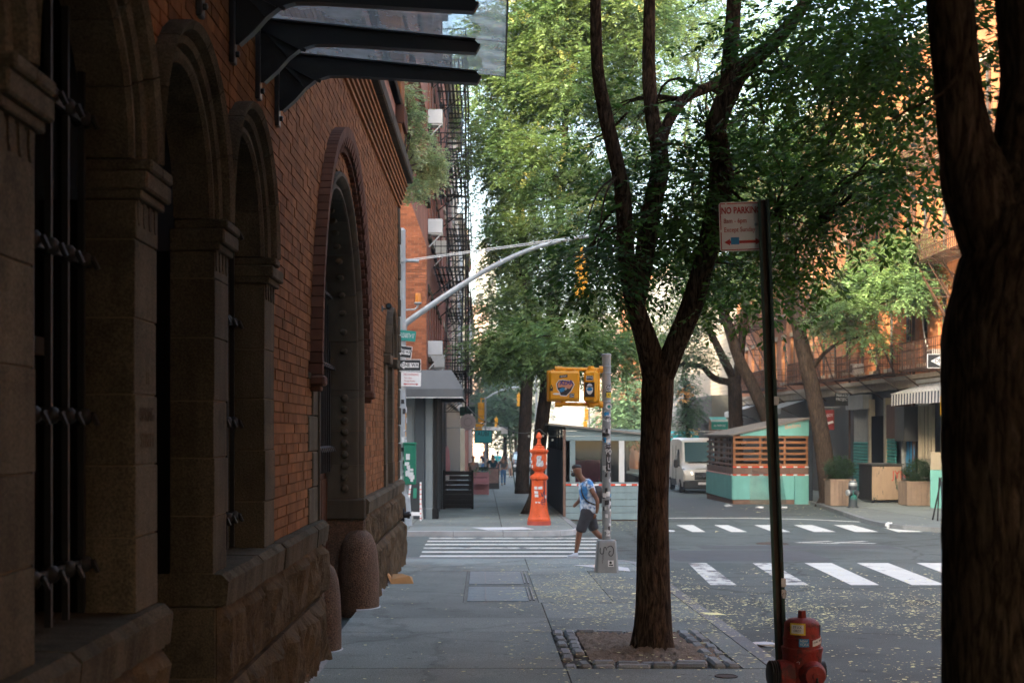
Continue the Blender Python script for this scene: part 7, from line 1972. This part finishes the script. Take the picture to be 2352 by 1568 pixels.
# ------------------------------------------------------------------ orange call box
CY = 37.4; cb = empty('fire_call_box', (X(1238, CY), CY, gz(CY)), 0, 'tall orange cast iron fire call box with stickers on the far corner', 'call box')
def octo(prof, nm, mat, seg=8):
    return MB().lathe((0, 0, 0), prof, seg).build(nm, mat, cb, seg > 8)
octo([(.315, 0), (.315, .11)], 'plinth', M('faded_red', (.42, .07, .045), .6, .15, 4), 16)
octo([(.30, .11), (.305, .14), (.295, .18), (.285, .19), (.28, .22), (.255, .30), (.225, .45), (.205, .65), (.200, 1.05), (.20, 1.17)], 'pedestal', m_orange, 16)
octo([(.20, 1.17), (.235, 1.20), (.245, 1.24), (.235, 1.28), (.19, 1.31), (.13, 1.35), (.12, 1.39)], 'collar', m_orange, 16)
octo([(.10, 1.38), (.15, 1.42), (.20, 1.47), (.215, 1.50), (.215, 1.86), (.23, 1.88)], 'box_body', m_orange)
octo([(.23, 1.88), (.265, 1.93), (.265, 1.965), (.20, 1.99), (.155, 2.0), (.15, 2.06), (.10, 2.08)], 'cap', m_orange)
octo([(.075, 2.08), (.08, 2.11), (.05, 2.14), (.045, 2.26), (.08, 2.29), (.08, 2.315), (.065, 2.36), (.03, 2.42), (.0, 2.435)], 'finial', m_orange, 14)
MB().bbox(-.12, .12, -.215, -.20, 1.52, 1.84, .008).build('box_door', m_orange, cb)
MB().add([(-.085, -.2175, 1.56), (-.06, -.2175, 1.72), (-.08, -.2175, 1.76), (-.05, -.2175, 1.82), (.05, -.2175, 1.82), (.06, -.2175, 1.75), (.04, -.2175, 1.70), (.10, -.2175, 1.68), (.11, -.2175, 1.58), (.08, -.2175, 1.53), (-.06, -.2175, 1.54)], [tuple(range(11))]).build('sticker', m_sticker, cb)
for a0, a1, z0, z1, mt in ((-.65, -.25, .93, 1.01, m_stickw), (-.15, .4, .94, 1.01, m_stickw), (-.65, -.15, .83, .90, m_stickw), (-.6, -.12, .74, .81, m_stickw), (-.55, .1, .55, .62, m_stickw), (.75, 1.1, .7, .78, m_stickw)): patch(cb, .2085, a0, a1, z0, z1, mt, skew=random.uniform(-.01, .01))
for a0, z0, w_ in ((-1.15, 1.62, .25), (-1.0, 1.5, .2), (.9, 1.58, .2), (-1.15, 1.8, .2)): patch(cb, .232, a0, a0+w_, z0, z0+.08, m_stickw)
def tagline(pts): MB().tube([(.21*math.sin(a), -.21*math.cos(a), z) for a, z in pts], .011, 6, step=.02).build('graffiti', m_navy_cloth, cb, True)
tagline([(.2, .86), (.42, .76), (.6, .88)]); tagline([(.75, .68), (.35, .66), (.35, .6), (.7, .61)]); tagline([(.35, .6), (.3, .55), (.75, .55)]); tagline([(.05, .48), (.85, .52)]); tagline([(.5, .5), (.55, .30), (.75, .22)]); tagline([(.65, 1.16), (.7, .9), (.8, .6)])

# ------------------------------------------------------------------ mast arm pole on the far left corner
LY = 37.1; LX = X(924, LY)
mp = empty('mast_arm_signal', (LX, LY, gz(LY)), 0, 'tall grey pole with curved mast arm and guy wires on the far left corner', 'signal'); mo = mp.location[:]
def W(px, py, d=LY): v = at(px, py, d); return (v.x-mo[0], v.y-mo[1], v.z-mo[2])
MB().lathe((0, 0, 0), [(.28, 0), (.27, .06), (.22, .7), (.13, .82), (.115, .9)], 8).build('pole_base', m_galv, mp)
MB().cyl((0, 0, .8), (0, 0, W(924, 532)[2]), .105, .085, 18).build('pole', m_galv, mp, True)
MB().lathe((0, 0, W(924, 532)[2]), [(.09, 0), (.09, .03), (.04, .09)], 14).build('pole_cap', m_galv, mp, True)
MB().tube([W(924, 748), W(970, 715), W(1060, 655), W(1140, 608), W(1220, 572), W(1300, 550), W(1352, 542)], [.085, .08, .072, .065, .058, .052, .048], 12, step=.2).build('mast_arm', m_galv, mp, True)
MB().tube([W(924, 598), W(1352, 540)], .012, 5).build('guy_wire', m_whitef, mp); MB().tube([W(948, 598), W(1352, 544)], .012, 5).build('guy_wire', m_whitef, mp)
MB().cyl(W(922, 598), W(962, 600), .045, .045).lathe(W(924, 598), [(.11, -.05), (.115, 0), (.11, .05)], 14).build('wire_clamp', m_galv, mp, True)
MB().lathe(W(924, 748), [(.12, -.12), (.125, 0), (.12, .12)], 14).build('arm_clamp', m_galv, mp, True)
MB().tube([W(926, 712), W(952, 711), W(958, 706), W(960, 700)], .025, 8).build('beacon_bracket', m_galv, mp, True)
MB().lathe(W(960, 697), [(.03, -.04), (.10, 0), (.10, .03), (.07, .04)], 14).build('beacon_base', m_galv, mp, True); MB().lathe(W(960, 694), [(.085, 0), (.08, .14), (.07, .22), (.06, .235)], 14).build('beacon_lens', M('amber_lens', (.62, .22, .03), .3, .1, 5), mp, True)
# signal head on the arm
hx = W(1336, 590)
def sig3(parent, c, mat, k=1.0, nm='signal_head'):
    h = MB()
    for j in range(3): h.bbox(c[0]-.17*k, c[0]+.17*k, c[1]-.13*k, c[1]+.11*k, c[2]-(j+1)*.36*k+.01, c[2]-j*.36*k, .035*k)
    h.bar((c[0], c[1], c[2]), (c[0], c[1], c[2]+.25*k), .06*k)
    h.build(nm, mat, parent, True)
    v = MB()
    for j in range(3): v.lathe((c[0], c[1]+.11*k, c[2]-(j+.5)*.36*k), [(.15*k, 0), (.145*k, .14*k), (.13*k, .14*k), (.13*k, .01)], 14, 'y')
    v.build('visors', m_blackp, parent, True)
sig3(mp, hx, m_yellow)
# signs on that pole, read from the street corner
def pole_sign(px0, px1, py0, py1, mat, tilt=0.0, d=LY-.13):
    a, b = at(px0, py0, d), at(px1, py1, d)
    s_ = sign_plate(mp, (a.x+b.x)/2, (a.z+b.z)/2, d, abs(b.x-a.x), abs(a.z-b.z), mat, mo, tilt); return s_, abs(b.x-a.x), abs(a.z-b.z)
s_, w_, h_ = pole_sign(915, 955, 759, 783, m_signteal, .10); lettering('ELIZABETH ST', .17, m_stickw, s_, (0, -.004, 0), FACE_Y, sx=.36)
for (a, b, c, d, ty) in ((912, 946, 794, 822, .12), (914, 967, 825, 852, 0)):
    s_, w_, h_ = pole_sign(a, b, c, d, m_white, ty)
    MB().box(-w_/2+.015, w_/2-.015, -.004, -.0025, -h_/2+.015, h_/2-.015).build('sign_field', m_signblk, s_)
    MB().add([(-w_*.44, -.005, 0), (-w_*.22, -.005, h_*.34), (-w_*.22, -.005, h_*.2), (w_*.40, -.005, h_*.2), (w_*.40, -.005, -h_*.2), (-w_*.22, -.005, -h_*.2), (-w_*.22, -.005, -h_*.34)], [tuple(range(7))]).build('arrow', m_white, s_)
    lettering('ONE WAY', h_*.40, m_signblk, s_, (w_*.07, -.0065, 0), FACE_Y, sx=w_/h_*.46, bold=.003)
s_, w_, h_ = pole_sign(921, 967, 854, 887, m_white, .03)
lettering('NO PARKING', .085, m_signred, s_, (0, -.004, h_*.32), FACE_Y, sx=.75); lettering('7am - 6pm', .06, m_signred, s_, (-.08, -.004, h_*.08), FACE_Y, sx=.8); lettering('Except Sunday', .06, m_signred, s_, (-.03, -.004, -h_*.12), FACE_Y, sx=.8)
MB().add([(-.2, -.004, -.13), (-.14, -.004, -.10), (-.14, -.004, -.12), (.14, -.004, -.12), (.14, -.004, -.10), (.2, -.004, -.13), (.14, -.004, -.16), (.14, -.004, -.14), (-.14, -.004, -.14), (-.14, -.004, -.16)], [tuple(range(10))]).build('arrow', m_signred, s_)
rnd = random.Random(8)
for k in range(22): zc = rnd.uniform(.95, 3.4); a0 = rnd.uniform(-.4, 1.0); patch(mp, .118+.0003*k, a0, a0+.7, zc, zc+rnd.uniform(.05, .16), rnd.choice([m_stickw, m_sticker, m_stickw, m_stickb]))
MB().bbox(.02, .10, -.05, .05, Z(1010, LY)-mo[2], Z(935, LY)-mo[2], .01).build('yellow_signal_edge', m_yellow, mp)
# green dispenser box hung beside the pole
gb = empty('green_notice_box', (X(942, 36.9), 36.9, Z(1112, 36.9)), 0, 'green metal box plastered with stickers hung on the far left pole', 'box')
bw, bh = X(956, 36.9)-X(929, 36.9), Z(1020, 36.9)-Z(1112, 36.9)
MB().bbox(-bw/2, bw/2, -.12, .12, 0, bh, .015).build('box_body', m_greenbox, gb); MB().bbox(-bw/2-.02, bw/2+.02, -.14, .14, bh, bh+.05, .01).build('box_lid', m_greenbox, gb)
rnd = random.Random(9)
for k in range(14):
    x0 = rnd.uniform(-bw/2+.01, bw/2-.12); z0 = rnd.uniform(.03, bh-.18); w_, h_ = rnd.uniform(.05, .11), rnd.uniform(.05, .16)
    MB().box(x0, x0+w_, -.1225-.0004*k, -.121, z0, z0+h_).build('sticker', rnd.choice([m_stickw, m_sticker, m_stickw, m_sticky if k == 3 else m_stickw]), gb)
# red and white sandwich board
sb = empty('sandwich_board', (X(950, 39.6), 39.6, gz(39.6)), -.15, 'tall red and white edged chalkboard leaning on the corner shop', 'sandwich board')
for s in (-1, 1):
    for k in range(8): a0, a1 = k/8, (k+1)/8; MB().bar((s*(.20-.06*a0), .0+.3*a0, 1.06*a0), (s*(.20-.06*a1), .0+.3*a1, 1.06*a1), .045, .03).build('edge_strip', m_tapew if k % 2 == 0 else m_white, sb); MB().bar((s*(.20-.06*(a0+.05)), -.012+.3*(a0+.05), 1.06*(a0+.05)), (s*(.20-.06*(a0+.075)), -.012+.3*(a0+.075), 1.06*(a0+.075)), .046, .01).build('red_mark', m_tapered, sb)
MB().add([(-.16, .06, .25), (.16, .06, .25), (.12, .295, 1.05), (-.12, .295, 1.05)], [(0, 1, 2, 3)]).build('chalkboard', m_signblk, sb); MB().add([(-.19, .03, .14), (.19, .03, .14), (.17, .055, .24), (-.17, .055, .24)], [(0, 1, 2, 3)]).build('foot_board', m_white, sb)
MB().add([(-.05, .16, .62), (.05, .16, .62), (.05, .24, .9), (-.05, .24, .9)], [(0, 1, 2, 3)]).xform(Matrix.Translation((0, -.012, 0))).build('menu_print', m_greenbox, sb)
MB().bar((-.1, .32, 1.0), (-.15, .55, 0), .03).bar((.1, .32, 1.0), (.15, .55, 0), .03).build('rear_leg', m_white, sb)

# ------------------------------------------------------------------ cafe things on the far left pavement
def slats(label, x0, x1, y, z1, n, mat, cat, nm='barrier'):
    o = empty(nm, ((x0+x1)/2, y, gz(y)), 0, label, cat); hw = (x1-x0)/2
    for k in range(n): MB().bbox(-hw, hw, -.02, .02, z1*k/n+.03, z1*(k+1)/n+.0, .006).build('slat', mat, o)
    for s in (-1, 1): MB().bbox(s*hw-.04, s*hw+.04, .021, .10, 0, z1+.03, .01).build('post', mat, o)
    MB().bbox(-hw, hw, .021, .5, .05, .5, .01).build('trough', mat, o)
    return o
o = slats('black slatted barrier beside the corner shop', X(1020, 47.5), X(1085, 47.5), 47.5, 1.27, 8, m_black, 'barrier')
MB().box(-.42, -.30, -.026, -.0205, .95, 1.12).build('white_print', m_sticker, o)
o = slats('dusty pink boarded planter behind the black barrier', X(1084, 62.5), X(1121, 62.5), 62.5, 1.0, 4, m_pink, 'planter', 'pink_planter')
P, Dr = clusters([((0, .2, 1.05), (.35, .2, .12), 12)], .06, 10, np.random.default_rng(3)); V, Q = fronds(P, Dr, 3, .12, .06, .03, .3); link('planter_greens', np_mesh('planter_greens', V, Q, m_leaf_far), None, o)
MB().bbox(-.2, .4, -.3, -.02, .48, .52, .01).build('shelf', m_pink, o)
slats('black planter trough in front of the standing man', X(1078, 70), X(1120, 70), 70.0, 1.15, 5, m_black, 'planter', 'black_planter')
o = empty('sandwich_board', (X(1133, 72.5), 72.5, gz(72.5)), 0, 'brown and grey sandwich board on the far pavement', 'sandwich board')
MB().prism([(-.12, 0), (.12, 1.08), (.16, 1.08), (-.08, 0)], -.3, .3, 'x').build('front_board', m_gshop, o); MB().prism([(.40, 0), (.16, 1.08), (.20, 1.08), (.44, 0)], -.3, .3, 'x').build('rear_board', m_gshop, o)
m = MB(); m.add([(-.26, -.11, .30), (.26, -.11, .30), (.26, .10, 1.02), (-.26, .10, 1.02)], [(0, 1, 2, 3)]); m.xform(Matrix.Translation((0, -.02, 0))).build('picture', M('brown_picture', (.30, .19, .16), .7, .3, 3), o)
hang_sign('projecting_sign', 'teal hanging sign over the far left pavement', X(1091, 58), X(1129, 58), 58.0, Z(1016, 58), Z(989, 58), M('teal_sign', (.03, .30, .30), .5, .05, 3), ['AUBI', ''], m_signblk, size=.26, armx=-1.6, frame=m_slate)
hang_sign('projecting_sign', 'dark green sign under the corner shop awning', X(1056, 52), X(1091, 52), 52.0, Z(955, 52), Z(934, 52), M('dark_green_sign', (.008, .04, .035), .6, .1, 3), ['', ''], m_stickw, armx=-1.6)
o = empty('round_sign', (X(1075, 50), 50.0, Z(969, 50)), 0, 'round scalloped grey sign hanging by the corner shop', 'sign')
m = MB(); n = 36; pts = [((.27+.03*(k % 2))*math.cos(2*PI*k/n), (.27+.03*(k % 2))*math.sin(2*PI*k/n)) for k in range(n)]; m.prism(pts, -.02, .02, 'y').build('sign_board', M('mauve_grey_sign', (.42, .38, .40), .6, .1, 3), o)
MB().tube([(.14*math.cos(2*PI*k/20), -.026, .14*math.sin(2*PI*k/20)) for k in range(21)], .008, 5).build('sign_ring', m_galv2, o); MB().bar((0, 0, .28), (0, 0, .36), .02).bar((-1.2, 0, .36), (.1, 0, .36), .025).build('sign_arm', m_black, o)
for lab, py_, y in (('near pale pink rolled parasol beside the corner shop', 1075, 52.0), ('farther pale pink rolled parasol beside the corner shop', 1075, 55.0)):
    o = empty('rolled_parasol', (X(1022 if y < 53 else 1027, y), y, gz(y)), 0, lab, 'parasol', 'rolled pink parasols')
    MB().cyl((0, 0, 0), (0, 0, 1.1), .025, .025).build('pole', m_whitef, o); MB().lathe((0, 0, .95), [(.05, 0), (.12, .1), (.13, .5), (.09, 1.0), (.02, 1.2)], 8).build('rolled_canopy', m_pink, o, True)
o = empty('leaning_sign_post', (X(1178, 76.0), 76.0, gz(76)), 0, 'thin leaning dark sign post beside the far walkers', 'sign post')
MB().bar((.12, 0, 0), (-.28, 0, 3.2), .06, .04).build('channel_post', m_green, o); MB().bbox(-.62, -.26, -.02, .0, 2.85, 3.2, .01).build('sign_plate', m_white, o)
# the second crossing
o = empty('mast_arm_signal', (X(1232, 112), 112.0, gz(112)), 0, 'pale mast arm signal at the second crossing up the street', 'signal'); oo = o.location[:]
def W2(px, py): v = at(px, py, 112.0); return (v.x-oo[0], 0, v.z-oo[2])
MB().cyl((0, 0, 0), (0, 0, 8.0), .12, .10, 12).build('pole', m_galv, o, True); MB().tube([W2(1232, 885), W2(1195, 888), W2(1150, 896), W2(1118, 914)], [.09, .08, .07, .06], 8, step=.5).build('mast_arm', m_galv, o, True)
sig3(o, W2(1192, 905), m_yellow, .9); sig3(o, W2(1140, 960), m_yellow, .75)
MB().bbox(W2(1122, 0)[0]-.9, W2(1152, 0)[0], -.1, .0, W2(0, 988)[2], W2(0, 980)[2], .01).build('street_sign', m_whitef, o)
for lab, px, py, d, k in (('yellow signal heads above the teal sign', 1105, 948, 80.0, 1.05), ('small yellow signal by the far call box trunk', 1347, 962, 118.0, .9)):
    o = empty('traffic_signal', (X(px, d), d, gz(d)), 0, lab, 'signal')
    zt = Z(py-24, d)-gz(d)
    MB().cyl((.24, .1, 0), (.24, .1, zt+.3), .06, .06).build('pole', m_galv, o, True); sig3(o, (0, 0, zt), m_yellow, k)
    MB().bbox(-.30*k, .06*k, -.2, .05, zt-1.75*k, zt-1.15*k, .04).build('walk_signal', m_yellow, o)
    MB().bar((0, 0, zt+.2), (.24, .1, zt+.2), .05).bar((0, 0, zt-1.2*k), (.24, .1, zt-1.2*k), .05).build('mounting_arm', m_yellow, o)
# dark car waiting at the second crossing
car = empty('parked_car', (X(1200, 114), 114.0, rz(114)), 0, 'dark grey off road car waiting at the second crossing', 'car')
sec = [(0, .45, .95, 1.05, .80, .85, .80), (.2, .35, 1.05, 1.15, .88, .92, .85), (1.3, .35, 1.10, 1.25, .90, .94, .84), (1.7, .35, 1.12, 1.75, .90, .94, .74), (2.1, .35, 1.12, 1.90, .90, .94, .72), (4.2, .35, 1.12, 1.90, .90, .94, .72), (4.5, .40, 1.1, 1.6, .88, .92, .74)]
vs, fs = [], []
for y, f, b, r_, wf, wb, wr in sec: vs += [(-wf, y, f), (-wb, y, (f+b)/2), (-wb, y, b), (-wr, y, r_-.05), (-wr+.1, y, r_), (wr-.1, y, r_), (wr, y, r_-.05), (wb, y, b), (wb, y, (f+b)/2), (wf, y, f)]
K = 10
for i in range(len(sec)-1):
    for k in range(K): fs.append((i*K+k, i*K+(k+1) % K, (i+1)*K+(k+1) % K, (i+1)*K+k))
fs += [tuple(range(K))[::-1], tuple((len(sec)-1)*K+k for k in range(K))]
m_carp = M('dark_car_paint', (.05, .06, .065), .3, .1, 2); MB().add(vs, fs).build('body', m_carp, car, True)
MB().add([(-.72, 1.34, 1.30), (.72, 1.34, 1.30), (.64, 1.74, 1.76), (-.64, 1.74, 1.76)], [(0, 1, 2, 3)]).xform(Matrix.Translation((0, -.03, .02))).build('windscreen', M_pane('pale_glass', (.20, .27, .29), .05), car)
for s in (-1, 1):
    MB().lathe((s*.62, -.01, .86), [(.12, .02), (.12, -.02), (.09, -.03)], 14, 'y').build('headlight', m_white, car, True)
    for yy in (.9, 3.6): MB().lathe((s*.84-.12, yy, .36), [(.25, 0), (.35, .03), (.36, .12), (.35, .21), (.25, .24)], 18, 'x').build('wheel', m_rubber, car, True)
MB().bbox(-.85, .85, -.10, .05, .40, .62, .03).build('bumper', m_plast, car); MB().box(-.42, .42, -.02, -.005, .72, .98).build('grille', m_blackp, car)

# ------------------------------------------------------------------ hazy summer air
m_haze, nt, out = _mat('hazy_air')
pv = N(nt, 'ShaderNodeVolumePrincipled'); pv.inputs['Color'].default_value = (.93, .97, 1.0, 1); pv.inputs['Density'].default_value = HAZE = 0.0006
pv.inputs['Anisotropy'].default_value = .2
nt.links.new(pv.outputs[0], out.inputs['Volume'])
if HAZE_ON: tag(MB().box(-120, 120, -45, 640, -10.5, 62).build('haze', m_haze), kind='stuff')
